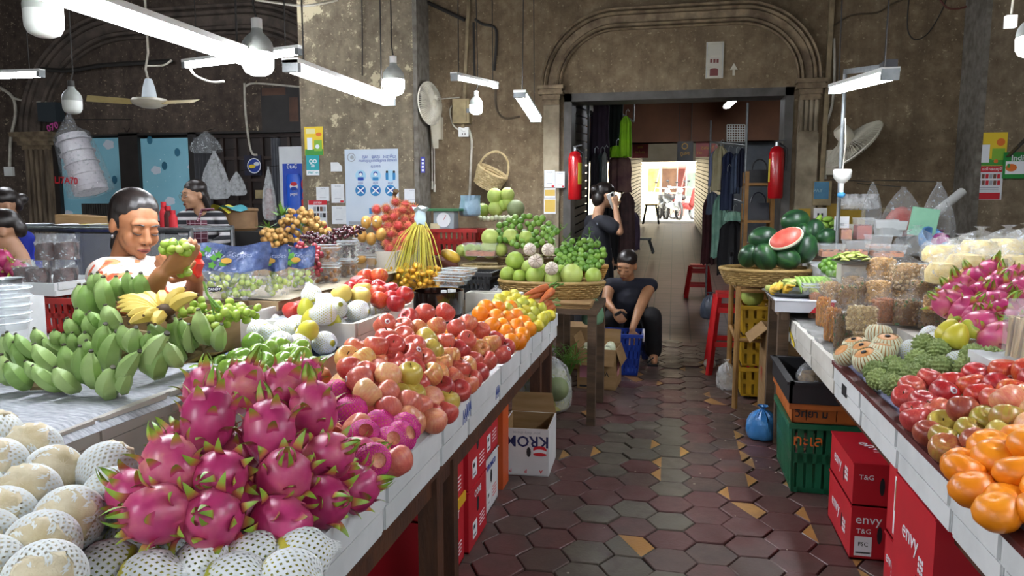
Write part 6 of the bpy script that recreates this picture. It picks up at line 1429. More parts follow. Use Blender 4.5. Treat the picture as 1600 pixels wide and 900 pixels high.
crate('red_crate','red slatted crate under the brown bags',px(38,480,y=2.6).x,px(112,480,y=2.6).x,2.6,2.95,.77,.925,M_rcr,10,2)
tag(MB().b2((px(20,500,y=2.5).x,2.45,.0),(px(120,500,y=2.5).x,3.0,.765)).build('foam_stack',M_foam,at=(-2.4,2.7,0),smooth=False),'tall white foam block under the red crate','foam block')
c=px(5,440,y=2.3);t=thing('steel_bowl','steel mixing bowl cut off by the left edge','bowl',c-V((0,0,.06)));MB().lathe([(0,-.06),(.03,-.058),(.055,-.03),(.065,.01),(.07,.012),(.062,.01),(.05,-.028),(0,-.05)],24,c).build('body',M_steel,t)
tag(MB().b2(c+V((-.1,-.08,-.60)),c+V((.08,.1,-.062))).build('foam_stack',M_foam,at=c-V((0,0,.6)),smooth=False),'white foam block under the steel bowl','foam block')
for i in range(5):
 c=px(12,528-i*13,y=1.95);t=thing('clear_tub','clear plastic food tub in the stack at the left edge, %s'%('lowest','second','third','fourth','topmost')[i],'container',c,'stacked clear tubs')
 mb=MB().lathe([(.055,0),(.065,.05),(.072,.052),(.072,.058),(.06,.064),(0,.066)],22,c);mb.build('shell',M_clear,t);MB().tube([c+V((.07*cos(2*pi*j/24),.07*sin(2*pi*j/24),.054))for j in range(24)],.0025,5,closed=True).build('rim',mat('pack_rim','0'),t)
tag(MB().b2((-2.35,1.98,.57),(-2.05,2.3,.80)).build('foam_stack',M_foam,at=(-2.2,2.1,.57),smooth=False),'white foam block behind the bananas','foam block')
for i,(u,v)in enumerate(((5,405),(22,418),(0,425),(32,425))):dragon(px(u,v,y=3.2),(rr(-1,1),-.3,rr(0,1)),.9,'dragon fruit at the far left edge behind the steel bowl','left edge dragon fruit',False)
yc=4.6;a,b=px(-40,357,y=yc),px(300,357,y=yc);t=thing('steel_counter','long steel-framed glass counter behind the vendor','counter',(a.x,yc,0))
zt2=a.z
MB().tube([(a.x-.6,yc,zt2),(b.x,yc,zt2)],.02,8).build('rail',M_steel,t);MB().tube([(a.x-.6,yc+.5,zt2),(b.x,yc+.5,zt2)],.02,8).build('rail',M_steel,t)
for u in(38,180,298):
 x=px(u,357,y=yc).x
 for y in(yc,yc+.5):MB().tube([(x,y,0),(x,y,zt2)],.018,8).build('post',M_steel,t)
MB().b2((a.x-.6,yc,zt2-.012),(b.x,yc+.5,zt2)).build('top',mat('counter_top','8f989c','7c858a',5,.25,metal=.3),t,smooth=False);MB().b2((a.x-.6,yc-.004,zt2-.42),(b.x,yc,zt2-.03)).build('glass_front',M_clear,t,smooth=False);MB().b2((a.x-.6,yc,.3),(b.x,yc+.48,zt2-.42)).build('cabinet',mat('counter_cab','6a6f70','585d5e',4,.5),t,smooth=False)
for i,(u,w_,m_)in enumerate(((130,.36,M_paper),(152,.22,mat('plate_yellow','b9b23a')),(170,.3,M_paper),(45,.34,M_paper))):
 c=px(u,352,y=4.8);c.z=zt2+.0;tag(MB().lathe([(0,0),(w_*.3,0),(w_*.5,.03),(w_*.52,.034),(w_*.48,.034),(w_*.28,.008),(0,.008)],22,c).build('plate',m_,at=c),('white oval plate on the steel counter','yellow bowl on the steel counter','second white plate on the steel counter','white plate at the left end of the counter')[i],'plate')
tag(MB().box((px(148,340,y=5).x,5.0,zt2+.05),(.55,.2,.08),(0,.05,0)).build('cardboard_sheet',M_card,at=(px(148,340,y=5).x,5,zt2),smooth=False),'flat cardboard lid lying on the counter','cardboard')
for i,(u,m_)in enumerate(((257,F_red),(264,flat('sauce_dark','4a1a14')),(271,F_red))):bottle((px(u,352,y=4.7).x,4.7,zt2),.03,.2-.03*i,m_,F_red,'sauce bottle on the counter left of the girl, %s'%('first','second','third')[i],'sauce bottles')
c=px(372,340,y=5.7);t=thing('bamboo_steamer','round tan pot with cloths behind the girl','pot',(c.x,c.y,0));c.z=px(372,360,y=5.7).z
MB().lathe([(0,0),(.14,0),(.16,.02),(.16,.16),(.17,.17),(.165,.19),(0,.2)],22,c).build('body',mat('steamer_tan','8a6a48','6e5236',7,.7),t);MB().b2((c.x-.3,c.y-.25,0),(c.x+.35,c.y+.3,c.z)).build('stand',mat('stand_black','1c1a19'),t,smooth=False)
for i,(dx,m_)in enumerate(((-.06,flat('cloth_yellow','c9bf3a')),(.05,flat('cloth_teal','3f8f9a')))):
 mb=MB();mb.grid(lambda u,v:(c.x+dx+(u-.5)*.2,c.y-.1+(v-.5)*.2,c.z+.2+.025*sin(u*5+i)*cos(v*6)-.06*(abs(u-.5)*1.6)**3),10,10);mb.build('cloth',m_,t)
def hangbag(u0,v0,u1,v1,y,label,m,cat='bag',inner=None):
 a=px((u0+u1)/2,v0,y=y);b=px((u0+u1)/2,v1,y=y);w_=(px(u1,v1,y=y).x-px(u0,v1,y=y).x)/2;h=a.z-b.z;t=thing('hanging_bag',label,cat,b)
 def fn(u,v):
  an=2*pi*u;pr=[(0,0),(.75,.02),(1,.12),(.95,.35),(.72,.62),(.35,.86),(.1,.97),(.16,1.0)];k_=v*7;i=min(int(k_),6);f=k_-i;r_=pr[i][0]*(1-f)+pr[i+1][0]*f;z=pr[i][1]*(1-f)+pr[i+1][1]*f
  q=1+.10*sin(7*an+z*4)+.06*sin(11*an);return b+V((w_*r_*q*cos(an),w_*.45*r_*q*sin(an),h*z))
 MB().grid(fn,30,20,closeu=True).build('film',m,t);MB().tube([a,V((a.x,YL if y>7.3 else YW,a.z+.06))],.004,5).build('hook_cord',M_cord,t)
 if inner:MB().lathe([(0,h*.03),(w_*.6,h*.04),(w_*.8,h*.15),(w_*.72,h*.4),(w_*.4,h*.58),(0,h*.62)],16,b,MX.Diagonal((1,.45,1))).build('contents',inner,t)
 return t
hangbag(318,236,358,312,8.2,'clear bag of bags hanging on the lattice, larger',M_milky);hangbag(358,268,384,306,8.2,'small clear bag hanging on the lattice',M_milky);hangbag(412,260,432,345,7.9,'long clear bag beside the grey curtain',M_milky,inner=mat('pinkish','b08a88'))
hangbag(300,205,345,240,8.4,'bunch of crumpled clear film above the curtain',M_film)
a,b=px(112,212,y=7.6),px(143,300,y=7.6);t=thing('cup_bag','clear bag with a column of white foam cups on the blue window','bag',b)
d=(b-a).normalized();mb=MB().tube([a,b],[.16,.19],20);mb.build('cup_column',mat('cup_white','d5d3d6','c4bfc6',6,.5),t)
for i in range(5):q=a+(b-a)*(i+.5)/5;MB().tube([q,q+d*.012],.197,20).build('cup_rim',mat('cup_white','0'),t)
MB().tube([a-d*.2,V((a.x,YL,a.z+.3))],.006,5).build('cord',M_cord,t);mb=MB();mb.tube([a-d*.22+V((.05,0,.05)),a-d*.1,a,(a+b)/2,b,b+d*.05],[.02,.1,.2,.24,.26,.1],20);mb.build('film',M_film,t)
text('LI7A70',.11,F_red,t,(b+a)/2+d*.22+V((-.05,-.27,0)),(1,0,-.05),(.05,0,1),wmax=.4,bold=True);text('070',.11,mat('magenta_print','a0387a'),t,a+V((-.05,-.22,.08)),(1,0,.3),(-.3,0,1),wmax=.3,bold=True)
def Z7(a,b):return 1380+a/3.214,560+b/3.214
def Z4(a,b):return 1200+a/4,400+b/4
def hp_r(x,y):return .725+.13*max(0,min(1,(x-.64)/.34))
tg=MB().lathe([(0,-.033),(.015,-.032),(.03,-.025),(.043,-.006),(.043,.008),(.032,.025),(.016,.030),(.006,.029),(0,.027)],22).mesh('tangerine',A_tang)
for a,b in((425,577),(600,583),(525,690),(660,475),(570,505),(640,790),(690,640),(620,718),(700,520),(560,610),(480,620),(720,720),(740,600),(740,800),(700,560)):
 put_fruit(tg,'tangerine',mound(*Z7(a,b),lambda x,y:hp_r(x,y)+.01)+V((0,0,.015)),tilt(.35),rr(1.0,1.12),'large flattish orange tangerine at the right edge of the stall','tangerine','right tangerines')
for i in range(5):
 for j in range(5):put_fruit(tg,'tangerine',V((.72+i*.095,1.35+j*.09,.725)),tilt(.3),1,'tangerine of the covered lower layer on the right stall','tangerine','right tangerines, lower layer')
k=0
for a,b,t_ in((110,213,0),(230,120,0),(310,200,1),(485,230,1),(470,110,1),(600,92,1),(370,140,1),(180,280,0),(200,330,0),(215,240,0),(290,280,0),(640,195,1),(670,310,3),(620,275,3),(695,385,3),(140,165,0),(390,258,0),(545,170,1),(700,90,1),(700,230,3),(315,325,2),(230,400,4),(390,310,4),(530,340,4),(530,278,2),(400,395,4),(505,445,4),(325,482,4),(445,520,4),(330,410,4),(600,400,2),(620,355,4),(450,170,1),(560,245,0),(740,150,1),(740,310,3)):
 me,st_=((r_me,r_st),(n_me,None),(y_me,y_st),(pe_me,None),(ru_me,ru_st))[t_];k+=1
 lb=('red apple heaped on the right stall','large red-yellow nectarine on the right stall','yellow apple among the russet ones on the right stall','pale peach at the right edge','brownish russet apple on the right stall')[t_]
 put_fruit(me,'apple' if t_ in(0,2,4)else 'nectarine' if t_==1 else 'peach',mound(*Z7(a,b+8),lambda x,y:hp_r(x,y)+.005)+V((0,0,.015)),tilt(.7),rr(1.02,1.12)if t_ in(1,3)else rr(.95,1.05),lb,('apple','nectarine','apple','peach','apple')[t_],'right apple heap',st_ if k%2 else None,1 if k in(3,4,6,9,30)else 0)
for i in range(6):
 for j in range(7):put_fruit((r_me,n_me,ru_me)[(i+j)%3],'apple',V((.71+i*.085,1.86+j*.085,.725+.008*i)),tilt(.7),1,'apple of the covered lower layer on the right stall','apple','right apple heap, lower layer')
M_cus=mat('custard_apple','8a9a5a','6f8048',20,.6,rnd=.3);cu=MB().ell((0,0,0),1,72,44);fib=[]
for i in range(90):z=1-2*(i+.5)/90;a=i*2.39996;s=sqrt(1-z*z);fib.append(V((s*cos(a),s*sin(a),z)))
def cbump(p):
 v=V(p).normalized();d=max(v.dot(q)for q in fib);return v*(.036+.011*max(0,1-((1-d)/.018)))
cu.v=[tuple(V((q.x,q.y,q.z*.92)))for q in(cbump(p)for p in cu.v)];cu_me=cu.mesh('custard_apple',M_cus)
for a,b in((930,672),(1070,650),(1270,655),(770,705),(840,755),(700,790),(775,832),(1135,720),(1190,715),(1015,720),(900,760),(690,740),(1330,690),(960,600)):
 inst(cu_me,'custard_apple',mound(*Z4(a,b+12),lambda x,y:.725+.10*max(0,min(1,(x-.66)/.3)))+V((0,0,.02)),tilt(.8),rr(.86,.96),None,'knobbly green custard apple on the right stall','custard apple','custard apples')
for i in range(5):
 for j in range(4):inst(cu_me,'custard_apple',V((.72+i*.09,2.46+j*.085,.73+.01*i)),tilt(.8),.95,None,'custard apple of the covered lower layer','custard apple','custard apples, lower layer')
cup=MB()
for i in range(22):
 a=2*pi*i/22;w_=.0046
 pts=[(.052*sin(q)*1.0,-.05*cos(q))for q in(.35,.7,1.1,1.5,1.9,2.2,2.4)]
 vs=[]
 for r_,z in pts:
  t_=V((-sin(a),cos(a),0));c_=V((r_*cos(a),r_*sin(a),z));vs+=[c_-t_*w_*(.35+r_/.05*.75),c_*1.04,c_+t_*w_*(.35+r_/.05*.75)]
 cup.add(vs,[q for i_ in range(len(pts)-1)for q in((i_*3,i_*3+1,i_*3+4,i_*3+3),(i_*3+1,i_*3+2,i_*3+5,i_*3+4))])
cup.lathe([(0,-.05),(.018,-.047),(.02,-.046)],16);cup_me=cup.mesh('foam_cup',M_netc)
tp_me,tp_st=apple_mesh('tan_pear',A_tan,r=.047,top=.09)
lbl=MB().lathe([(0,.002),(.009,.0012),(.010,-.002)],14).mesh('dark_sticker',F_blk)
for i,(a,b,ax,s)in enumerate(((755,605,(-.1,-.2,1),1.0),(545,605,(-.3,-.1,1),.93),(600,645,(-.4,-.2,.9),.93),(650,700,(-.45,-.2,.9),.95),(690,525,(.1,.3,1),.95),(660,640,(.1,0,1),.9),(530,650,(-.6,-.2,.7),.8))):
 p=mound(*Z4(a,b+15),lambda x,y:.735+.06*max(0,min(1,(x-.66)/.2)))+V((0,0,.03));o=inst(tp_me,'tan_pear',p,frame(ax),s,None,'round tan pear in a slotted cream foam cup on the right stall','pear','tan pears in foam cups',[('foam_cup',cup_me)])
 if i<4:inst(lbl,'dark_sticker',(0,0,.040),None,1,o)
for a,b,ax in((930,575,(.4,-.3,.8)),(1035,555,(-.5,-.2,.7)),(1185,550,(-.7,-.3,.4)),(1310,555,(.8,.2,.2)),(1160,640,(.6,-.6,.1)),(1020,505,(.3,.5,.4)),(1250,590,(.4,.7,.1)),(1090,600,(.2,.6,.2))):
 netted(pear_me,net_sl2,mound(*Z4(a,b+4),lambda x,y:.80+.04*max(0,min(1,(x-.8)/.3))),ax,1.0,'pear in a white foam net on the right stall','pear','right net-wrapped pears','netted_pear')
for i,(a,b)in enumerate(((1185,415),(1130,468),(1265,470),(1180,495))):put_fruit(pear_me,'pear',mound(*Z4(a,b+4),lambda x,y:.885),tilt(.5),1.02,'bare yellow-green pear on the right stall, %s of four'%('top','left','right','lowest')[i],'pear',None)
tag(MB().b2((.92,2.72,.70),(1.19,3.0,.83)).build('foam_stack',M_foam,at=(1.05,2.85,.70),smooth=False),'foam block under the bare yellow pears','foam block')
for i,(a,b,ax)in enumerate(((1380,125,(.2,-.2,.9)),(1545,155,(.5,0,.6)),(1240,225,(-.4,-.2,.8)),(1310,250,(0,-.6,.6)),(1420,215,(.3,-.3,.7)),(1485,260,(-.2,-.7,.5)),(1560,225,(.3,.2,.7)),(1170,310,(-.7,-.2,.4)),(1240,350,(.2,-.5,.6)),(1310,395,(-.3,-.6,.5)),(1400,315,(.6,-.3,.5)),(1515,385,(.2,-.3,.8)),(1390,435,(.5,-.5,.3)),(1440,520,(.2,-.7,.5)),(1590,310,(.5,.1,.6)),(1205,270,(-.3,.4,.5)),(1470,185,(0,.3,.8)),(1600,400,(.4,-.2,.5)),(1560,470,(.3,-.4,.4)),(1620,200,(.2,0,.8)),(1340,180,(-.3,.3,.7)),(1480,450,(-.4,-.4,.3)))):
 u,v=Z4(a,b);p=px(u,v,y=2.62+.85*max(0,(530-v))/110);dragon(p,ax,1.12,'magenta dragon fruit in the heap at the right edge','right dragon fruit heap',False)
tag(MB().b2((1.24,2.75,.80),(1.8,3.4,.90)).build('foam_stack',M_foamd,at=(1.5,3,.8),smooth=False),'foam block under the right dragon fruit heap','foam block')
c=px(1592,560,y=2.35);t=thing('plastic_jar','clear jar of pale sticks cut off by the right edge','jar',c);MB().lathe([(.04,0),(.044,.005),(.044,.13),(.036,.15),(.036,.17),(0,.17)],20,c).build('jar',M_clear,t)
for i in range(22):a=i*2.4;r_=.036*sqrt(i/22);MB().tube([c+V((r_*cos(a),r_*sin(a),.006)),c+V((r_*cos(a+.3),r_*sin(a+.3),.12))],.005,5).build('stick',mat('stick_pale','c0a878','a99058',12,.7),t)
tag(MB().b2((c.x-.09,c.y-.1,.7),(c.x+.12,c.y+.12,c.z-.001)).build('foam_stack',M_foam,at=(c.x,c.y,.7),smooth=False),'foam block under the stick jar','foam block')
def piecemesh(kind,R_):
 mb=MB();ms={'cashew':('b58a4e','c79d60'),'peanut':('9a5c34','b5764a'),'oat':('d0ba88','c2a874'),'orange':('bf6a24','c98a34'),'mix':('a8884e','7d5a34'),'dark':('5a3f28','7d6238'),'white':('c9b488','b08a58')}[kind]
 n=170
 sq=lambda an,r_:(r_*cos(an)/(abs(cos(an))**4+abs(sin(an))**4)**.25,r_*sin(an)/(abs(cos(an))**4+abs(sin(an))**4)**.25)
 for i in range(n):
  an,z=R_.uniform(0,6.283),R_.uniform(.03,.95);r_=.46
  if R_.random()<.22:r_=R_.uniform(.05,.42);z=.95+.04*(1-r_*2)
  M_=Euler((R_.uniform(0,6),R_.uniform(0,6),R_.uniform(0,6))).to_matrix();s=R_.uniform(.07,.115)
  mb.mat(0 if R_.random()<.6 else(1 if R_.random()<.75 or kind not in('mix','dark')else 2)).ell((*sq(an,r_),z),(s,s*.62,s*.5),6,4,M_)
 mb.mat(3).grid(lambda u,v:(*sq(6.2832*u,(0,.44,.45,.45,.42,0)[int(round(v*5))]),(.01,.01,.3,.7,.93,.96)[int(round(v*5))]),20,5,closeu=True)
 return mb.mesh('snack_pieces',[mat('snack_%s_a'%kind,ms[0],ms[1],30,.5),mat('snack_%s_b'%kind,ms[1],rough=.5),mat('snack_green_bits','4f7038','39552a',20,.6),mat('snack_gap_%s'%kind,ms[1],'7a5a34',30,.7)])
R_=random.Random(5);SN={k:piecemesh(k,R_)for k in('cashew','peanut','oat','orange','mix','dark','white')}
def bagfilm(seed):
 mb=MB()
 def fn(u,v):
  a=2*pi*u;sq=1/max(abs(cos(a)),abs(sin(a)))**.75;zz=v*1.5
  k_=.5 if zz<1.0 else .5*max(.14,1-(zz-1.0)*2.6);
  if zz>1.38:k_=.5*(.14+(zz-1.38)*2.2)
  w_=1.03+.03*sin(7*a+seed)+.04*sin(11*a+zz*6+seed)*(1 if zz>.9 else .4)
  if zz<.02:k_*=.9
  return(k_*sq*w_*cos(a),k_*sq*w_*sin(a),zz)
 return mb.grid(fn,26,18,closeu=True).mesh('film',M_film)
FL=[bagfilm(i*1.7)for i in range(4)]
nb=0;PLC=('at the aisle edge','in the front row','in the second row','in the rear row')
def snack(u,vb,wpx,hpx,z,kind,row,rz_=0):
 global nb
 c=px(u,vb,z=z);d=c.length;w_=wpx*(c-CAMP).length*.97/FPX;h=hpx*(c-CAMP).length/FPX;nb+=1
 col={'cashew':'golden cashews','peanut':'reddish peanuts','oat':'pale oats','orange':'orange sticks','mix':'mixed nuts and greens','dark':'dark dried mix','white':'cream chips'}[kind]
 t=thing('snack_bag','clear bag of %s %s of the right stall, bag %d counted from the aisle'%(col,PLC[row],nb),'snack bag',(0,0,0),'snack bags on the right stall');WL[t.name]=(0,0,0)
 t['label']='clear bag of %s %s of the right stall'%(col,PLC[row])
 inst(SN[kind],'snack_pieces',(0,0,0),None,(w_*.96,w_*.8,h),t);f=inst(FL[nb%4],'film',(0,0,0),None,(w_,w_*.84,h*1.0),t)
 c.y+=w_*.4;t.location=c;t.rotation_euler=(0,0,rz_ or rr(-.25,.25));return t
for q in((1274,498,17,36,.705,'peanut',0),(1287,510,20,40,.705,'orange',0),(1302,534,24,46,.705,'orange',0),(1318,545,24,48,.705,'dark',1),(1345,541,42,20,.705,'oat',1),(1350,519,42,34,.80,'oat',1),(1384,528,32,22,.705,'peanut',1),(1386,506,34,33,.79,'peanut',2),(1422,532,38,22,.705,'dark',2),(1423,510,38,34,.79,'mix',2),(1462,517,38,30,.78,'dark',3),(1468,490,34,24,.86,'cashew',3),(1298,482,30,36,.76,'white',1),(1324,492,30,40,.76,'mix',1),(1352,478,30,32,.80,'mix',2),(1374,474,34,30,.82,'cashew',2),(1380,452,38,42,.87,'cashew',3),(1420,470,40,24,.83,'cashew',3),(1421,455,42,36,.88,'white',3),(1452,448,30,28,.89,'orange',3),(1448,470,34,26,.86,'mix',3),(1334,462,30,26,.83,'white',2)):
 snack(*q)
for x0,x1,y0,y1,z in((.80,1.16,3.52,4.0,.78),(.98,1.2,3.1,3.5,.775)):tag(MB().b2((x0,y0,.70),(x1,y1,z)).build('foam_stack',M_foamd,at=(x0,y0,.7),smooth=False),'foam block raising the %s snack bags'%('rear' if y0>3.3 else 'middle'),'foam block')
M_crk=mat('cream_crackers','d6c68e','c2a860',22,.6,.5,bsc=40)
for i,(u,v,r_,h)in enumerate(((1478,445,.10,.17),(1512,436,.11,.19),(1548,438,.11,.18),(1584,440,.12,.2),(1470,412,.10,.16),(1530,408,.11,.18),(1572,406,.11,.18),(1605,410,.12,.2),(1500,410,.1,.15))):
 sack(px(u,v,y=3.75 if v>430 else 4.25),r_,h,'tied clear bag of cream crackers, %s row, %s'%('front' if v>430 else 'back',('first','second','third','fourth','first','third','fourth','last','second')[i]),M_film,name='cracker_bag',seed=i,fill=.62,fm=M_crk,group='cracker bags')
for x0,x1,y0,y1,z in((1.3,2.3,3.55,4.0,.87),(1.3,2.35,4.05,4.5,.92)):tag(MB().b2((x0,y0,.80),(x1,y1,z)).build('foam_stack',M_foamd,at=(x0,y0,.8),smooth=False),'foam block under the %s cracker bags'%('front' if y0<4 else 'back'),'foam block')
for i,(u,v,a)in enumerate(((1483,440,.3),(1494,446,-.2),(1488,456,.5),(1500,438,-.5),(1484,466,.1))):
 c=px(u,v,y=3.5);tag(MB().tube([c,c+V((.07*cos(a),-.02,.07*sin(a)+.03))],[.017,.022],12).build('wafer_roll',mat('wafer_tan','c6a36a','b18d54',12,.6),at=c),'tan wafer roll beside the dragon fruit','wafer roll','wafer rolls')
m,nt,p=newmat('watermelon_rind');vec=coords(nt,(6,6,.7));L(nt,ramp(nt,noise(nt,vec,3.2,5,.6),[(.38,'16321f'),(.5,'21482a'),(.62,'35602f')]),p.inputs['Base Color']);p.inputs['Roughness'].default_value=.35;M_wm=m
wm=MB().ell((0,0,0),(.075,.075,.092),24,14).mesh('watermelon',M_wm)
def Z5(a,b):return 1130+a/6,320+b/6
for i,(a,b,d_,ax,Y)in enumerate(((380,315,200,(.9,0,.1),5.12),(240,480,165,(.2,-.5,.7),4.98),(395,490,190,(-.35,-.3,.8),4.92),(595,500,175,(.8,-.3,-.3),4.92),(765,410,200,(.3,.2,.9),5.0),(745,270,140,(0,0,1),5.15),(675,150,190,(.9,.1,.15),5.25),(855,240,155,(.2,.3,.9),5.15),(970,300,140,(.8,.3,.2),5.1),(390,400,150,(.9,.2,0),5.15))):
 inst(wm,'watermelon',px(*Z5(a,b),y=Y),frame(ax),d_/6*5.0/FPX/.135,None,'whole dark green watermelon, %s'%('lying at the upper left','round at the left of the basket','yellow-flanked in the middle of the basket','lying at the right of the basket','large behind the cut one','peeping above the cut one','topmost of the pile','round at the upper right','at the far right by the switches','mostly hidden behind the front row')[i],'watermelon','watermelons')
c=px(*Z5(590,320),y=4.9);F_=frame((-.35,-.62,.7),(1,0,.6));t=thing('cut_watermelon','halved watermelon showing red flesh upon the pile','watermelon',c)
MB().lathe([(0,-.07),(.03,-.065),(.055,-.045),(.072,-.01),(.074,.0)],24,c,F_@MX.Diagonal((1.5,1.1,1.1))).build('rind',M_wm,t);MB().lathe([(.074,0),(.072,.012),(.068,.012)],24,c,F_@MX.Diagonal((1.5,1.1,1.1))).build('white_rim',mat('rind_white','d8dcc0'),t)
mb=MB().lathe([(.070,.008),(.062,.022),(.045,.036),(.02,.043),(0,.045)],24,c,F_@MX.Diagonal((1.5,1.1,1.1)));mb.build('flesh',mat('melon_flesh','c9483c','d87060',14,.35,.3),t)
basket((.60,5.0,.80),.25,.2,.10,'shallow wicker basket under the watermelons',M_wick,1.15)
t=thing('bamboo_stand','bamboo stand carrying the watermelons','stand',(.62,5.05,0));M_bam=mat('bamboo','9a7440','7d5c30',8,.6)
for x in(.42,1.35):
 for y in(4.86,5.42):MB().tube([(x,y,0),(x,y,.79)],.018,8).build('leg',M_bam,t)
for z in(.45,.77):
 for a,b in(((.42,4.86),(1.35,4.86)),((.42,5.42),(1.35,5.42)),((.42,4.86),(.42,5.42)),((1.35,4.86),(1.35,5.42))):MB().tube([(*a,z),(*b,z)],.014,7).build('rail',M_bam,t)
for i in range(9):MB().b2((.41,4.86+i*.064,.785),(1.36,4.91+i*.064,.798)).build('slat',M_bam,t,smooth=False)
inst(po_me,'pomelo',(.54,5.2,.70),None,1.25,None,'green pomelo resting on the yellow crates','pomelo');inst(pod_me,'melon',(.70,5.25,.71),None,1.1,None,'grey-green melon beside the pomelo on the yellow crates','melon')
pc2=px(1245,452,y=4.38);pc2.z=.812;t=thing('platter','round black-edged steel platter of cut fruit','platter',pc2);MB().lathe([(0,0),(.15,0),(.185,.016),(.19,.02),(.175,.017),(.145,.006),(0,.006)],30,pc2).build('dish',M_steel,t)
t=thing('green_banana_hand','small bright green banana hand on the platter','bananas',pc2+V((.06,0,.03)),'green banana hands')
for i in range(8):q=pc2+V((.0+.02*i,.05,.09));finger(t,q,q+V((.015+.006*i,-.11,-.05-.004*(i-4)**2*.4)),.022,mat('young_banana','7fa83a','93b84e',9,.45),.18,(0,-.3,1))
R_=random.Random(9);sl_y,sl_g=[MB().prism([(.028*cos(2*pi*i/12),.02*sin(2*pi*i/12))for i in range(12)],(0,0,0),(1,0,0),(0,1,0),(0,0,1),.008).mesh('slice',mm)for mm in(mat('mango_yellow','d9b23a','c9a030',9,.4),mat('guava_pale','b9c270','a4b25a',9,.4))]
for i in range(16):inst(sl_y if i<6 else sl_g,'fruit_slice',pc2+V((-.14+.02*(i%6)+R_.uniform(-.01,.01),-.1+.04*(i//6)+R_.uniform(-.01,.01),.03+.012*(i%3))),rrot(),1,None,'yellow mango slice on the steel platter' if i<6 else 'pale green slice on the steel platter','fruit slice','slices on the steel platter')
MB().lathe([(.03,-.012),(.05,.0),(.055,.02),(.045,.03),(0,.03)],18,pc2+V((-.02,.04,.05))).build('half_melon',mat('guava_pale','0'),bpy.data.objects[[o.name for o in COL.objects if o.name.startswith('platter')][0]])
pack(pc2+V((.06,-.13,.015)),(.10,.06,.045),'small empty-looking clear box at the platter edge',sl_g,'slice',.03,3,5)
heap(1308,415,26,14,26,7,4.55,.08,mk(li,'lime','dark green calamansi in the pile right of the platter','lime','calamansi by the platter',.8,1.1),41)
tag(MB().b2((.86,4.42,.80),(1.2,4.75,.90)).build('foam_stack',M_foamd,at=(1,4.5,.8),smooth=False),'foam block under the dark limes','foam block')
c=px(1332,412,y=4.3);t=thing('platter','second steel platter heaped with pale slices','platter',c);MB().lathe([(0,0),(.075,0),(.105,.016),(.11,.02),(.1,.017),(.07,.006),(0,.006)],26,c).build('dish',M_steel,t)
for i in range(22):a=i*2.4;r_=.085*sqrt(i/22);inst(sl_g,'fruit_slice',c+V((r_*cos(a),r_*sin(a),.015+.04*(1-i/22))),tilt(.5),.9,None,'pale round slice on the second platter','fruit slice','slices on the second platter')
tag(MB().b2((c.x-.06,c.y-.03,.80),(c.x+.07,c.y+.1,c.z-.002)).build('foam_stack',M_foamd,at=(c.x,c.y,.8),smooth=False),'foam block under the second platter','foam block')
t=table('back_table','table against the right wall with sauce tubs',1.0,2.4,5.0,6.3,.93,[(1.05,5.5,.05),(2.35,5.06,.05),(1.05,6.2,.05),(2.35,6.2,.05)],M_oldw)
for i,(u0,v0,u1,v1,y,f_)in enumerate(((1279,383,1318,401,4.75,.55),(1318,378,1356,399,4.85,.4),(1310,352,1330,374,5.1,.75),(1334,342,1362,374,5.2,.7),(1353,369,1391,388,5.0,.3),(1358,384,1413,401,4.8,.45))):
 a,b=px(u0,v1,y=y),px(u1,v0,y=y);tub(((a.x+b.x)/2,y,a.z),b.x-a.x,.12,b.z-a.z,('wide tub of orange paste, lowest left','tub of pale and orange paste beside it','small round tub with red lid','tall square tub of red chili','flat reddish tub in the middle','long tub of amber sauce, front')[i]+' near the watermelons',f_,M_chili if i!=3 else mat('chili_red','a83a1c','8f2c16',30,.5))
tag(MB().b2((.86,4.62,.8),(1.62,5.25,.935)).build('foam_stack',M_foam,at=(1.2,4.9,.8),smooth=False),'white foam slab under the sauce tubs','foam block')
cd_=panel('price_card','upright white payment card beside the sauce tubs','card',(1303,338,1326,372),5.3,M_paper,.01);rect(cd_,'code_line',(1311,349,1319,353),5.29,F_gry)
bunch(px(1300,355,y=5.5),(.13,.08,.07),22,MB().ell((0,0,0),(.02,.02,.045),10,7).mesh('young_banana',mat('young_banana','0')),.03,'green finger bananas hanging before the yellow board','bananas','young_bananas','finger',44)
panel('yellow_board','yellow board leaning behind the sauce tubs','board',(1290,318,1351,362),YW,mat('board_yellow','b8951c','a58418',4,.5),.02)
panel('yellow_board','yellow sheet behind the topmost watermelon','board',(1247,326,1266,350),YW-.052,mat('board_yellow','0'),.01)
hangbag(1346,284,1376,345,5.8,'clear carrier bag hanging above the foam boxes',M_film);hangbag(1432,284,1490,385,5.6,'tall clear bag hanging at the right with a green snack pack',M_film,inner=None)
hangbag(1372,292,1442,372,5.9,'clear bag full of red nets hanging on the right wall',M_film,inner=mat('red_nets','b0463c','c9857c',9,.7))
c=px(1443,347,y=5.5);tag(MB().box(c,(.17,.02,.19),(0,R(8),0)).build('snack_pack',mat('mint_pack','8fc4a4','7db596',6,.4),at=c,smooth=False),'mint green snack pack in the tall clear bag','packet');MB().prism([(.05*cos(2*pi*i/14),.02*sin(2*pi*i/14))for i in range(14)],(0,-.012,.06),(1,0,0),(0,0,1),(0,-1,0),.002).build('red_logo',F_red,[o for o in COL.objects if o.name.startswith('snack_pack')][0],smooth=False).location=(0,0,0)
c=px(1446,384,y=5.5);tag(MB().lathe([(0,0),(.05,0),(.085,.05),(.09,.1),(.08,.1),(0,.02)],20,c,frame((.3,-.6,.6))).build('blue_bowl',mat('bowl_sky','5a8fc4','4a7fb5',5,.4),at=c),'blue plastic bowl in the tall clear bag','bowl')
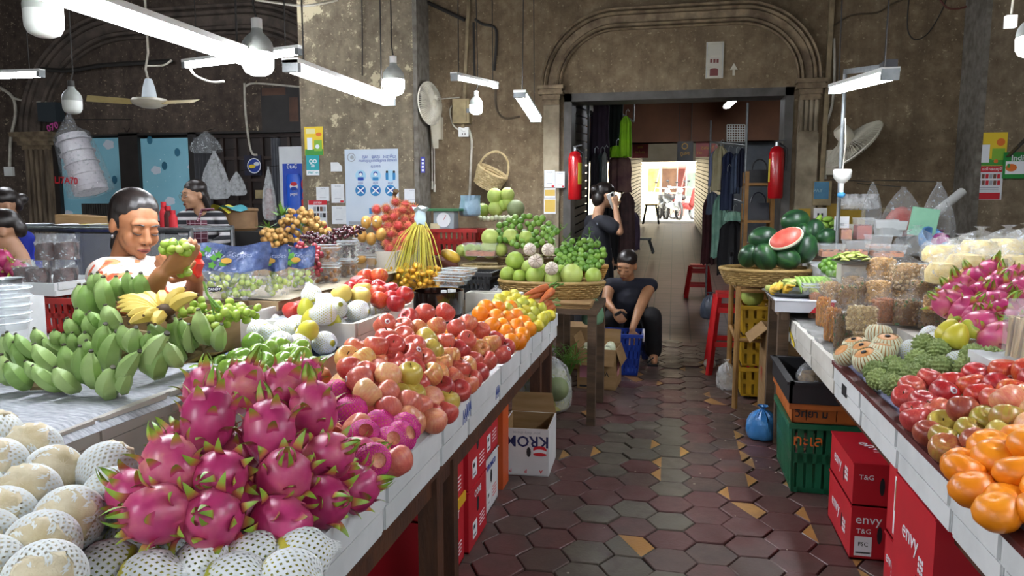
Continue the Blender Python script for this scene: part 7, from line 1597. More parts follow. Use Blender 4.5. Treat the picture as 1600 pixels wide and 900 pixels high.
sack(px(1468,385,y=5.5)-V((0,0,.03)),.07,.14,'pink net of small goods beside the blue bowl',mat('pink_net','a8478a','8a356e',14,.6),seed=4)
for i,(u,v)in enumerate(((1388,362),(1398,352),(1384,350))):c=px(u,v,y=5.6);tag(MB().box(c,(.15,.13,.06),(0,0,rr(-.3,.3)),.88).build('foam_clamshell',M_foam,at=c-V((0,0,.03)),smooth=False),'white foam lunch box behind the tubs, %s'%('right','top','left')[i],'box')
sack(px(1430,395,y=5.2)-V((0,0,.02)),.12,.2,'clear bag slumped behind the long tub',M_film,seed=8);sack(px(1340,322,y=6.0)-V((0,0,.03)),.14,.12,'heap of clear film on the yellow board',M_milky,tie=False,seed=6)
tag(MB().tube([px(1462,333,y=6.2)*2.3-px(1503,300,y=6.4)*1.3,px(1503,300,y=6.4)],.035,14).build('white_pipe',M_white,at=px(1462,333,y=6.2)),'white plastic pipe leaning by the right pier','pipe')
t=panel('switch_box','blue and white switch box beside the right pilaster','switch',(1270,283,1298,321),YW-.07,M_fuse,.03);rect(t,'blue_label',(1272,284,1295,311),YW-.10,mat('label_blue','3f7a9a','2f6684',7,.5));wtext(t,'PAY',1278,298,8,YW-.102,mat('faded_teal','8fb0b8'),14)
t=panel('wall_socket','cream double socket below the switch box','socket',(1271,325,1291,341),YW-.05,M_white,.03)
for i in(0,1):rect(t,'socket_hole',(1277+i*6,333,1280+i*6,338),YW-.08,F_blk)
t=thing('steel_pole','thin steel pole carrying the batten above the watermelons','pole',px(1320,290,y=5.05));q=px(1321,112,y=5.05)
MB().tube([(q.x,5.05,.93),(q.x,5.05,q.z)],.012,8).build('upright',M_gsteel,t);MB().bar((q.x,5.05,q.z),px(1390,104,y=3.9),.025,.03).build('arm',M_gsteel,t,smooth=False);MB().box(px(1388,103,y=3.85),(.05,.12,.04)).build('junction',M_blk,t,smooth=False)
c=px(1316,275,y=4.9);t=thing('hanging_ladle','white plastic funnel-like ladle with blue tip hanging on the pole','ladle',c-V((0,0,.1)))
MB().lathe([(.0,.035),(.05,.04),(.055,.03),(.05,-.01),(.03,-.035),(.014,-.045),(.012,-.1),(0,-.1)],18,c).build('funnel',M_white,t);MB().ell(c-V((0,0,.115)),(.024,.024,.02),12,8).build('tip',mat('tip_blue','3f8fc4'),t);MB().tube([c+V((0,0,.035)),c+V((.01,0,.2)),c+V((0,0,.35))],.004,5).build('cord',M_wcord,t)
yr=6.75-.004
def shear_text():pass
p1=panel('poster','yellow grocery advert on the right pier','poster',(1529,207,1573,259),yr,F_yel);rect(p1,'band',(1529,248,1571,258.5),yr-.004,F_grn);rect(p1,'pack',(1534,226,1546,254),yr-.0056,F_wht);rect(p1,'pack',(1550,232,1570,250),yr-.0056,flat('leafy','0'));disc(p1,'spoon_picture',1564,222,6,yr-.004,F_org);disc(p1,'egg_picture',1556,252,3,yr-.007,F_org)
p2=panel('notice','red and white notice with product pictures on the right pier','poster',(1524,260,1566,312),yr,M_paper);rect(p2,'header',(1526,260,1566,269),yr-.004,F_red);rect(p2,'footer',(1522,301,1562,311.5),yr-.004,F_red);wtext(p2,'ផលិតផលថ្មី',1550,264.5,5,yr-.0056,F_wht,30);wtext(p2,'012 345',1543,306,5,yr-.0056,F_wht,30)if False else None
for i in range(12):rect(p2,'product_picture',(1528+(i%6)*6,272+(i//6)*10,1532.5+(i%6)*6,279+(i//6)*10),yr-.004,(F_gry,flat('brown','0'),F_red)[(i*7)%3])
for i in range(3):rect(p2,'text_line',(1530,293+i*2.5,1560,294+i*2.5),yr-.004,F_gry)
p3=panel('poster','green noodle advert at the right edge','poster',(1567,238,1612,279),yr-.03,mat('advert_green','1f8a3a','187a30',4,.45),.01);rect(p3,'white_field',(1571,252,1610,272),yr-.041,F_wht);disc(p3,'food_picture',1580,262,8,yr-.043,F_org,ry=6);wtext(p3,'Indi',1590,247,9,yr-.043,F_wht,24,True);rect(p3,'greens',(1574,256,1578,262),yr-.046,F_grn)
tag(MB().bar(px(1575,245,y=6.6),px(1612,208,y=6.6),.07,.01).build('black_flap',M_blk,at=px(1590,230,y=6.6),smooth=False),'black strip slanting above the green advert','strip')
sack((.66,3.62,.44),.07,.16,'tied clear bag of brown grains in the black tray',M_film,seed=2,fill=.6,fm=mat('brown_grain','7d6238','5a4426',40,.6,.5,bsc=60));sack((.82,3.6,.44),.10,.14,'crumpled white plastic bag in the black tray',mat('white_bag','c9d0dc','b0b9c8',9,.4,.4,bsc=14,bd=.03),tie=False,seed=5)
sack((.52,4.25,0),.09,.19,'blue plastic bag on the floor by the crates',mat('blue_bag','2f6fae','4a8fc8',9,.3,.5,bsc=14,bd=.03),seed=6);sack((.40,5.35,0),.07,.22,'clear bag on the floor beside the yellow crates',M_milky,seed=9)
def blob(prims,vox,name,m,parent,sm=4):
 mb=MB()
 for q in prims:
  if q[0]=='c':mb.cap(q[1],q[2],q[3],q[4],14)
  else:mb.ell(q[1],q[2],16,10,q[3]if len(q)>3 else None)
 o=mb.build('tmp',m);r=o.modifiers.new('r','REMESH');r.mode='VOXEL';r.voxel_size=vox
 s=o.modifiers.new('s','SMOOTH');s.iterations=sm;s.factor=.5
 dg=bpy.context.evaluated_depsgraph_get();me=bpy.data.meshes.new_from_object(o.evaluated_get(dg));bpy.data.objects.remove(o)
 me.name=name;base=V(WL[parent.name]);me.transform(MX.Translation(-base));me.materials.clear();me.materials.append(m)
 me.polygons.foreach_set('use_smooth',[True]*len(me.polygons));n=bpy.data.objects.new(name,me);COL.objects.link(n);n.parent=parent;WL[n.name]=tuple(base)
 return n
M_hair=mat('black_hair','14100f','241c19',30,.38,.4,stretch=(1,1,.15),bsc=60,bd=.004)
M_lash=mat('lash_dark','1a1210');M_lip=mat('lips','9a5248','8a463e',20,.5)
def headset(c,face,s=1.0,pitch=0,roll=0):
 f=V((face[0],face[1],0)).normalized();z=V((0,0,1));x=V((-f.y,f.x,0))*1.0
 Rm=MX((x,-f,z)).transposed()@Euler((pitch,roll,0)).to_matrix()
 T=lambda p:V(c)+Rm@(V(p)*s)
 S=lambda*r:tuple(q*s for q in r)
 pr=[('e',T((0,.015,.03)),S(.074,.092,.082),Rm),('e',T((0,-.018,-.03)),S(.061,.07,.075),Rm),('e',T((0,-.035,-.068)),S(.044,.046,.037),Rm),('e',T((0,-.069,-.09)),S(.019,.017,.017),Rm),('e',T((0,-.066,.028)),S(.053,.02,.022),Rm),('c',T((0,-.085,.008)),.009*s,T((0,-.101,-.027)),.0135*s),('e',T((.013,-.09,-.031)),S(.0095,.011,.009),Rm),('e',T((-.013,-.09,-.031)),S(.0095,.011,.009),Rm),('e',T((0,-.083,-.064)),S(.026,.014,.015),Rm),('c',T((0,.022,-.06)),.048*s,T((0,.04,-.17)),.052*s)]
 for q in(-1,1):pr+=[('e',T((q*.036,-.053,-.03)),S(.027,.026,.03),Rm),('e',T((q*.075,.014,-.008)),S(.011,.02,.031),Rm),('e',T((q*.031,-.074,.003)),S(.0175,.0135,.0115),Rm)]
 return pr,T,S,Rm
def face(t,T,S,Rm,s,eyes='down',lip=True):
 for q in(-1,1):
  MB().tube([T((q*x,y,z))for x,y,z in((.013,-.0855,.026),(.03,-.0905,.032),(.047,-.077,.027))],[.0022*s,.0034*s,.0015*s],6).build('eyebrow',M_hair,t)
  if eyes=='down':MB().tube([T((q*x,y,z))for x,y,z in((.016,-.0845,-.002),(.024,-.0885,-.0055),(.033,-.0885,-.0062),(.042,-.084,-.004),(.048,-.078,-.001))],[.0009*s,.0021*s,.0023*s,.002*s,.0008*s],6).build('eyelashes',M_lash,t)
  else:
   MB().ell(T((q*.031,-.0835,.001)),S(.0125,.006,.0052),12,8,Rm).build('eye',mat('eye_white','cfc9c0',rough=.2),t);MB().ell(T((q*.031,-.0885,.001)),S(.0052,.002,.005),10,6,Rm).build('iris',M_lash,t)
   MB().tube([T((q*x,y,z))for x,y,z in((.017,-.085,.003),(.031,-.091,.0075),(.045,-.081,.003))],.0017*s,5).build('eyelashes',M_lash,t)
  MB().ell(T((q*.0075,-.1005,-.038)),S(.0035,.003,.002),8,5,Rm).build('nostril',M_lash,t)
 if lip:MB().grid(lambda u,v:T(((u-.5)*.05,-.0995+.010*(2*u-1)**2+.004*abs(v-.5),-.064+(v-.5)*.015*(1-(2*u-1)**2)**.6)),12,4).build('lips',M_lip,t);MB().tube([T((x,y,-.064))for x,y in((-.025,-.0895),(-.012,-.098),(0,-.1005),(.012,-.098),(.025,-.0895))],.0012*s,5).build('mouth_line',M_lash,t)
def hand(wr,fw,pn,s=1.0,curl=.5,th=1):
 """palm and five fingers; fw along the hand, pn out of the palm, th = thumb side"""
 fw=V(fw).normalized();pn=V(pn);pn=(pn-fw*pn.dot(fw)).normalized();sd=fw.cross(pn)*th;P_=[];w0=V(wr)
 kn=[w0+fw*(.085*s)+sd*(x*s)for x in(.03,.01,-.01,-.029)]
 for k_ in kn:P_.append(('c',w0+(k_-w0)*.12,.017*s,k_,.0115*s))
 for k_,ln in zip(kn,(.072,.08,.074,.058)):
  p,a=k_,0
  for i,fr in enumerate((.45,.31,.24)):
   a+=curl*(.9 if i else .55);d=fw*cos(a)+pn*sin(a);q=p+d*ln*fr*s;P_.append(('c',p,(.0098-.0008*i)*s,q,(.009-.001*i)*s));p=q
 b=w0+fw*.03*s+sd*.03*s;d1=(fw*.6+sd*.7+pn*.35).normalized();d2=(fw*.85+sd*.15+pn*.5).normalized();c_=b+d1*.042*s;P_+=[('c',b-sd*.012*s,.014*s,c_,.011*s),('c',c_,.011*s,c_+d2*.034*s,.0085*s)]
 return P_
def limb(*a):return[('c',a[i],a[i+1],a[i+2],a[i+3])for i in range(0,len(a)-2,2)]
def skinmat(n,a,b):return mat(n,a,b,14,.5,rnd=0,sss=.08)
m,nt,p=newmat('leaf_print_shirt');v1=coords(nt,(1,1,.55));n1=noise(nt,v1,26,2,.4);v3=N(nt,'ShaderNodeTexVoronoi');v3.inputs['Scale'].default_value=15;v3.distance='MINKOWSKI';v3.inputs['Exponent'].default_value=.6;L(nt,v1,v3.inputs['Vector'])
L(nt,mixc(nt,ramp(nt,noise(nt,coords(nt,(1,.5,1)),21,1,.3),[(.54,'000000'),(.57,'ffffff')]),'cfc9c2',ramp(nt,n1,[(.4,'c2502c'),(.6,'c98a5c')])),p.inputs['Base Color']);p.inputs['Roughness'].default_value=.8;M_shirt=m
SK=skinmat('skin_tan','a9734f','9c6744');hc=px(212,352,y=2.58);s_=1.10
t=thing('person','woman in a white shirt with orange leaves holding green grapes behind the bananas','person',(hc.x-.02,hc.y+.02,0))
fdir=(.91,-.42);pr,T,S,Rm=headset(hc,fdir,s_,.33,.06);nk=T((0,.04,-.17));up=V((0,0,1))
sr,sL=px(168,432,y=2.42),px(262,428,y=2.78);ch_=(sr+sL)/2-V((0,0,.10));pel=V((ch_.x-.02,ch_.y+.02,.72))
el,wr=px(225,480,y=2.16),px(252,428,y=2.10);el2,wr2=px(300,470,y=2.66),px(306,432,y=2.40)
hA=hand(wr,px(290,398,y=2.12)-wr,(-.1,.6,.8),1.0,.5,-1);hB=hand(wr2,V((-.4,-.6,.35)),(-.6,.2,.5),1.0,.6,1)
tor=[('e',ch_,(.155,.12,.17),None),('c',sr,.065,sL,.065),('c',ch_,.14,pel,.155),('c',pel,.15,pel-V((0,0,.08)),.15)]
tor=[q[:3]if q[0]=='e' else q for q in tor]
legs=limb(pel+V((-.08,0,-.06)),.085,V((pel.x-.09,pel.y-.02,.38)),.06,V((pel.x-.09,pel.y+.02,.06)),.042,V((pel.x-.07,pel.y-.10,.035)),.03)+limb(pel+V((.08,0,-.06)),.085,V((pel.x+.07,pel.y-.02,.38)),.06,V((pel.x+.07,pel.y+.02,.06)),.042,V((pel.x+.09,pel.y-.10,.035)),.03)
blob(pr+[('c',nk,.055,ch_+V((0,0,.1)),.07)]+tor+legs+limb(sr,.05,el,.042,wr,.027)+limb(sL,.05,el2,.042,wr2,.027)+hA+hB,.0055,'body',SK,t,3)
face(t,T,S,Rm,s_)
blob([('e',T((0,.03,.054)),S(.083,.091,.0775),Rm),('e',T((0,.075,-.01)),S(.06,.045,.07),Rm),('c',T((0,.11,-.02)),.03*s_,T((0,.12,-.13)),.02*s_),('e',T((.058,.03,.02)),S(.024,.05,.05),Rm),('e',T((-.058,.03,.02)),S(.024,.05,.05),Rm)],.006,'hair',M_hair,t)
blob([('e',ch_,(.172,.138,.185)),('c',sr,.078,sL,.078),('c',ch_,.158,pel,.172),('c',sr,.078,sr+(el-sr)*.62,.074),('c',sL,.078,sL+(el2-sL)*.7,.07),('c',nk-V((0,0,.05)),.062,ch_,.11)],.009,'shirt',M_shirt,t)
for q in(-1,1):MB().grid(lambda u,v:nk+Rm@V((q*(.02+.07*u),-.055-.05*v+.03*u,.02-.055*v-.03*u)),5,4).build('collar',M_shirt,t)
MB().ell(T((-.076,.0,-.045)),S(.006,.006,.008),8,6).build('earring',M_steel,t)
blob(limb(pel+V((-.08,0,-.06)),.105,V((pel.x-.09,pel.y-.02,.38)),.08,V((pel.x-.09,pel.y+.02,.08)),.065)+limb(pel+V((.08,0,-.06)),.105,V((pel.x+.07,pel.y-.02,.38)),.08,V((pel.x+.07,pel.y+.02,.08)),.065)+[('c',pel,.165,pel-V((0,0,.06)),.16)],.014,'trousers',mat('dark_trousers','24222a'),t)
bunch(px(276,387,y=2.10),(.055,.03,.022),22,gp,.021,'green grapes held up in the vendor\'s hand','grapes','grape_bunch','grape',51);bunch(px(286,420,y=2.16),(.022,.02,.026),7,gp,.021,'few green grapes hanging below the vendor\'s hand','grapes','grape_bunch','grape',52)
c=px(307,412,y=2.36);mb=MB().ell(c,(.022,.02,.055),12,10);mb.v=[(x+.005*sin(z*150),y+.005*cos(x*200),z)for x,y,z in mb.v];tag(mb.build('red_scissors_grip',mat('red_ribbon','d02a1c','b8200f',20,.4),at=c),'bright red cutter handle in the vendor\'s other hand','cutter')
m,nt,p=newmat('striped_knit');tc=N(nt,'ShaderNodeTexCoord');sp=N(nt,'ShaderNodeSeparateXYZ');L(nt,tc.outputs['Object'],sp.inputs[0]);L(nt,ramp(nt,math_(nt,'FRACT',math_(nt,'MULTIPLY',sp.outputs['Z'],16.5)),[(.56,'1d1d24'),(.6,'bdbabb')]),p.inputs['Base Color']);p.inputs['Roughness'].default_value=.85;M_stripe=m
m,nt,p=newmat('checked_apron');vec=coords(nt);bt=N(nt,'ShaderNodeTexBrick');bt.offset=0;mpp=N(nt,'ShaderNodeMapping');mpp.inputs['Rotation'].default_value=(pi/2,0,0);L(nt,vec,mpp.inputs[0]);L(nt,mpp.outputs[0],bt.inputs['Vector'])
for k_,v_ in(('Color1','5f1730'),('Color2','4f1228'),('Mortar','b9a0a8')):bt.inputs[k_].default_value=lin(v_)
bt.inputs['Scale'].default_value=1;bt.inputs['Brick Width'].default_value=.04;bt.inputs['Row Height'].default_value=.04;bt.inputs['Mortar Size'].default_value=.0022;L(nt,bt.outputs['Color'],p.inputs['Base Color']);M_apron=m
Y=5.35;hc=px(303,305,y=Y);SK2=skinmat('skin_light','b58a6c','a87c5e');t=thing('person','girl with glasses, striped shirt and checked apron behind the counter','person',(hc.x,hc.y,0))
pr,T,S,Rm=headset(hc,(-.45,-.9),1.0,.12,0);nk=T((0,.04,-.17));sr,sL=px(287,340,y=Y),px(342,340,y=Y+.12);ch_=(sr+sL)/2-V((0,0,.12));pel=ch_-V((0,0,.38));el,wr=px(291,385,y=Y-.08),px(300,405,y=Y-.25);el2,wr2=px(355,371,y=Y+.02),px(330,383,y=Y-.2)
def stand(pel,w_=.085,r=.075):
 P_=[]
 for q in(-1,1):P_+=limb(pel+V((q*w_,0,-.04)),r+.015,V((pel.x+q*w_,pel.y-.015,pel.z*.52)),r*.8,V((pel.x+q*w_,pel.y+.01,.06)),r*.5,V((pel.x+q*(w_+.015),pel.y-.11,.03)),.028)
 return P_
blob(pr+[('c',nk,.05,ch_+V((0,0,.08)),.06),('e',ch_,(.13,.09,.15)),('c',sr,.045,sL,.045),('c',ch_,.105,pel,.125)]+stand(pel)+limb(sr,.043,el,.036,wr,.024)+limb(sL,.043,el2,.036,wr2,.024)+hand(wr2,(-.8,-.3,-.3),(0,0,-1),.95,.4,1)+hand(wr,(.1,-.8,-.2),(0,0,-1),.95,.4,1),.008,'body',SK2,t,3)
face(t,T,S,Rm,1,'open')
blob([('e',T((0,.024,.052)),S(.083,.094,.077),Rm),('e',T((0,.085,-.06)),S(.06,.04,.11),Rm),('c',T((-.06,.05,-.02)),.03,T((-.05,.08,-.15)),.025),('c',T((.06,.04,-.0)),.024,T((.05,.08,-.12)),.02)],.008,'hair',M_hair,t)
for q in(-1,1):MB().tube([T((q*.031+.021*cos(2*pi*i/16),-.098,.0+.018*sin(2*pi*i/16)))for i in range(16)],.0016,5,closed=True).build('spectacle_rim',mat('rim_bronze','6b4a30',rough=.3,metal=.6),t)
blob([('e',ch_,(.145,.105,.165)),('c',sr,.057,sL,.057),('c',ch_,.12,pel,.14),('c',sr,.057,el,.05),('c',el,.05,wr-(wr-el)*.1,.036),('c',sL,.057,el2,.05),('c',el2,.05,wr2-(wr2-el2)*.12,.036)],.009,'striped_shirt',M_stripe,t)
f_=V((-.2,-.98,0));sd=V((.98,-.2,0))
MB().grid(lambda u,v:ch_+sd*((u-.5)*(.22+.08*v))+f_*(.128-.10*(2*u-1)**2*.8+.02*v)+V((0,0,.10-.62*v)),10,12).build('apron',M_apron,t)
for q in(-.085,.085):MB().tube([ch_+sd*q+f_*.122+V((0,0,.09)),ch_+sd*q*1.0+f_*.07+V((0,0,.185)),ch_+sd*q-f_*.05+V((0,0,.19))],.011,6).build('apron_strap',M_apron,t)
blob(stand(pel,.085,.095)+[('c',pel,.145,pel-V((0,0,.06)),.14)],.014,'trousers',mat('dark_trousers','0'),t)
for(u,v,Y,fd,lb,mm,big)in((4,322,4.2,(-.5,-.85),'person in a bright blue shirt with tied hair at the left edge',mat('royal_blue','1a2fae','1425 8a'.replace(' ',''),5,.8),1),(2,362,3.45,(-.75,-.6),'person in a pale grey shirt with a face mask at the left edge',mat('pale_shirt','a5b0b0','929d9d',5,.85),0)):
 hc=px(u,v,y=Y);t=thing('person',lb,'person',(hc.x,hc.y,0));pr,T,S,Rm=headset(hc,fd,.98,.25,0);nk=T((0,.04,-.17));ch_=nk-V((0,0,.22));pel=V((ch_.x,ch_.y+.02,max(.45,ch_.z-.36)))
 ax=V((-fd[1],fd[0],0));sr,sL=nk-ax*-.16-V((0,0,.07)),nk+ax*-.16-V((0,0,.07));sr=nk+ax*.16-V((0,0,.07));fv=V((fd[0],fd[1],0)).normalized()
 els=[s__-V((0,0,.24))+fv*.05 for s__ in(sr,sL)];wrs=[e+fv*.2+V((0,0,.02))for e in els]
 blob(pr+[('c',nk,.05,ch_,.08),('e',ch_,(.13,.10,.15)),('c',sr,.045,sL,.045),('c',ch_,.11,pel,.12)]+stand(pel)+limb(sr,.042,els[0],.035,wrs[0],.024)+limb(sL,.042,els[1],.035,wrs[1],.024)+hand(wrs[0],fv,(0,0,-1),.95,.4,1)+hand(wrs[1],fv,(0,0,-1),.95,.4,-1),.009,'body',SK2,t,3)
 face(t,T,S,Rm,.98,'open',big==1)
 blob([('e',T((0,.024,.052)),S(.083,.094,.077),Rm),('e',T((0,.09,-.0)),S(.055,.04,.06),Rm)]+([('e',T((0,.13,.02)),S(.04,.04,.04),Rm)]if big else[]),.008,'hair',M_hair,t)
 blob([('e',ch_,(.148,.118,.165)),('c',sr,.06,sL,.06),('c',ch_,.128,pel,.14),('c',sr,.06,sr+(els[0]-sr)*.7,.056),('c',sL,.06,sL+(els[1]-sL)*.7,.056)],.01,'shirt',mm,t);blob(stand(pel,.085,.09),.014,'trousers',mat('dark_trousers','0'),t)
 if not big:MB().grid(lambda a,b:T(((a-.5)*.13,-.112+.20*(a-.5)**2*4*.35+.01*(2*b-1)**2,-.025-.075*b)),12,6).build('face_mask',mat('mask_white','c4ccd0'),t)
m,nt,p=newmat('navy_spotted');vr=N(nt,'ShaderNodeTexVoronoi');vr.inputs['Scale'].default_value=9;L(nt,coords(nt),vr.inputs['Vector']);L(nt,mixc(nt,ramp(nt,vr.outputs['Distance'],[(.10,'ffffff'),(.13,'000000')]),'14161f','8f95a0'),p.inputs['Base Color']);p.inputs['Roughness'].default_value=.85;M_spot=m
Y=6.95;hc=px(946,306,y=Y);t=thing('person','woman in a dark spotted dress holding a white phone to her ear','person',(hc.x,hc.y,0));fd=V((.86,.5,0));pr,T,S,Rm=headset(hc,fd,1.0,.2,0);nk=T((0,.04,-.17));ch_=nk-V((0,0,.25))-fd*.02;pel=V((ch_.x,ch_.y,.82));ax=V((fd.y,-fd.x,0))
sr,sL=nk+ax*.155-V((0,0,.08)),nk-ax*.155-V((0,0,.08));el,wr=px(968,362,y=Y-.22),px(962,325,y=Y-.14);el2,wr2=sL-V((0,0,.27))+fd*.03,sL-V((0,0,.42))+fd*.16
blob(pr+[('c',nk,.05,ch_,.07),('e',ch_,(.12,.12,.16)),('c',sr,.045,sL,.045),('c',ch_,.11,pel,.14)]+stand(pel)+limb(sr,.045,el,.038,wr,.025)+limb(sL,.045,el2,.036,wr2,.025)+hand(wr,(-.1,.1,1),(-.5,.8,0),1,.75,-1)+hand(wr2,fd,(0,0,-1),1,.5,1),.008,'body',SK2,t,3)
face(t,T,S,Rm,1,'open');blob([('e',T((0,.02,.05)),S(.084,.099,.08),Rm),('e',T((0,.07,-.03)),S(.07,.06,.09),Rm),('e',T((0,.115,.03)),S(.05,.05,.05),Rm)],.008,'hair',M_hair,t)
blob([('e',ch_,(.14,.14,.18)),('c',sr,.065,sL,.065),('c',ch_,.135,pel,.165),('c',pel,.165,V((pel.x,pel.y,.42)),.19),('c',V((pel.x,pel.y,.42)),.19,V((pel.x,pel.y,.2)),.2),('c',sr,.068,sr+(el-sr)*.6,.072),('c',sL,.068,sL+(el2-sL)*.7,.07)],.011,'dress',M_spot,t)
q=T((.085,-.02,-.01))+V((.01,-.012,.0));q=wr+V((-.03,.015,.07));t=thing('mobile_phone','white phone at the standing woman\'s ear','phone',q);Mp=Euler((R(15),R(-28),R(20))).to_matrix();MB().box(q,(.072,.009,.15),Mp).build('case',M_white,t,smooth=False);MB().box(q+Mp@V((.015,-.006,.052)),(.026,.003,.026),Mp).build('camera_bump',M_blk,t,smooth=False)
M_navy=mat('navy_top','171a2a','12141f',6,.85);M_blkt=mat('black_trousers','121214','1b1b1e',6,.85);Y=6.15
hc=px(979,415,y=Y-.05);SK3=skinmat('skin_warm','b0805e','a27452');t=thing('person','woman in a navy sleeveless top crouching beside the blue basket','person',(hc.x+.02,hc.y+.15,0));fd=V((-.25,-.97,0));pr,T,S,Rm=headset(hc,fd,1.0,.42,.1)
nk=T((0,.04,-.17));sr,sL=px(953,446,y=Y+.03),px(1016,446,y=Y+.06);ch_=(sr+sL)/2-V((0,-.03,.13));pel=V((ch_.x+.02,Y+.24,.27));el,wr=px(947,470,y=Y-.08),px(958,484,y=Y-.22);el2,wr2=px(999,483,y=Y-.14),px(988,514,y=Y-.30)
k1,k2=px(958,497,y=Y-.16),px(1018,495,y=Y-.12);a1,a2=V((k1.x-.0,Y-.05,.06)),V((px(1021,552,y=Y).x,Y+.02,.06))
leg=limb(pel+V((-.08,0,0)),.095,k1,.068,a1,.04,a1+V((-.02,-.13,-.03)),.028)+limb(pel+V((.08,0,0)),.095,k2,.068,a2,.04,a2+V((.01,-.13,-.03)),.028)
blob(pr+[('c',nk,.05,ch_+V((0,0,.08)),.07),('e',ch_,(.14,.11,.15)),('c',sr,.05,sL,.05),('c',ch_,.12,pel,.14)]+leg+limb(sr,.052,el,.042,wr,.026)+limb(sL,.052,el2,.042,wr2,.026)+hand(wr,(.5,-.5,-.5),(.5,.2,-.6),1,.8,1)+hand(wr2,(0,-.15,-1),(.0,-.9,.1),1,.3,-1),.008,'body',SK3,t,3)
face(t,T,S,Rm,1);blob([('e',T((0,.024,.052)),S(.083,.094,.077),Rm),('e',T((0,.085,.0)),S(.055,.04,.06),Rm),('e',T((0,.10,.06)),S(.04,.04,.04),Rm)],.008,'hair',M_hair,t)
blob([('e',ch_,(.158,.128,.17)),('c',sr,.066,sL,.066),('c',ch_,.14,pel,.155),('c',nk-V((0,-.02,.09)),.06,ch_,.1)],.01,'top',M_navy,t)
blob(limb(pel+V((-.08,0,0)),.115,k1,.085,a1+V((0,0,.04)),.065)+limb(pel+V((.08,0,0)),.115,k2,.085,a2+V((0,0,.04)),.07)+[('c',pel,.155,pel-V((0,0,.02)),.15)],.011,'trousers',M_blkt,t)
for a in(a1,a2):MB().box(a+V((0,-.06,-.052)),(.085,.24,.015)).build('sandal_sole',M_blk,t,smooth=False);MB().tube([a+V((-.045,-.12,-.045)),a+V((0,-.12,.0)),a+V((.045,-.12,-.045))],.009,6).build('sandal_strap',M_blk,t)
tag(MB().box(wr+V((.045,-.06,-.02)),(.06,.016,.022),(0,-.5,.4)).build('knife_grip',M_blk,at=wr),'small black knife in the crouching woman\'s hand','knife');stool((pel.x,pel.y,0),.24,.14,mat('stool_blue','2a3f7a'),'low stool hidden beneath the crouching woman')
def extinguisher(u,vt,vb,y,label):
 a,b=px(u,vb,y=y),px(u,vt,y=y);h=b.z-a.z;r=h*.135;t=thing('fire_extinguisher',label,'fire extinguisher',a);M_=mat('extinguisher_red','b8141c','a01018',4,.25,coat=.3)
 MB().lathe([(0,0),(r*.9,0),(r,.015),(r,h*.82),(r*.8,h*.91),(r*.35,h*.95),(0,h*.95)],22,a).build('cylinder',M_,t);MB().lathe([(r*.3,h*.93),(r*.3,h*1.02),(0,h*1.02)],12,a).build('valve',M_steel,t)
 MB().bar(a+V((-.02,0,h*1.03)),a+V((.07,-.03,h*1.06)),.018,.012).build('lever',M_blk,t,smooth=False);MB().tube([a+V((r*.3,0,h)),a+V((r*1.25,0,h*.9)),a+V((r*1.2,-.01,h*.5))],.01,7).build('hose',M_blk,t)
 MB().lathe([(r*1.012,h*.3),(r*1.012,h*.72)],10,a,Euler((0,0,-1.0 if u<1000 else 2.2)).to_matrix(),1.5).build('label',mat('ext_label','c9b93a','bca82e',6,.5),t)
 MB().b2((a.x-.02,a.y+r*.6,a.z+h*.5),(a.x+.02,a.y+r+.03,a.z+h*.56)).build('bracket',M_blk,t,smooth=False)
extinguisher(898,232,312,7.1,'red fire extinguisher on the left door jamb');extinguisher(1211,224,310,7.12,'red fire extinguisher on the right door jamb')
def cloth(u0,v0,u1,v1,y,m,label,name='hanging_garment',flare=1.15,grp=None,seed=0):
 a,b=px(u0,v0,y=y),px(u1,v1,y=y);cx=(a.x+b.x)/2;w_=(b.x-a.x)/2;h=a.z-b.z;t=thing(name,label,'clothing',(cx,y,b.z),grp)
 def fn(u,v):
  an=2*pi*u;k_=(.25+.75*min(1,v*7))if v<.14 else .88+.12*v*flare;q=1+.10*sin(6*an+seed)*v+.05*sin(11*an+seed*2);return(cx+w_*k_*cos(an)*(1+.04*sin(v*9+seed)),y+.05*q*sin(an)*(.6+.6*v)+.012*sin(9*an),a.z-h*v*(1+.02*sin(5*an)))
 MB().grid(fn,30,12,closeu=True).build('cloth',m,t);MB().tube([(cx,y,a.z-.01),(cx,y,a.z+.05),(cx+.02,y,a.z+.075),(cx+.035,y,a.z+.05)],.004,5).build('hanger_hook',M_gsteel,t)
 return t
C_=lambda n,a,b=None:mat('fabric_'+n,a,b or a,9,.85)
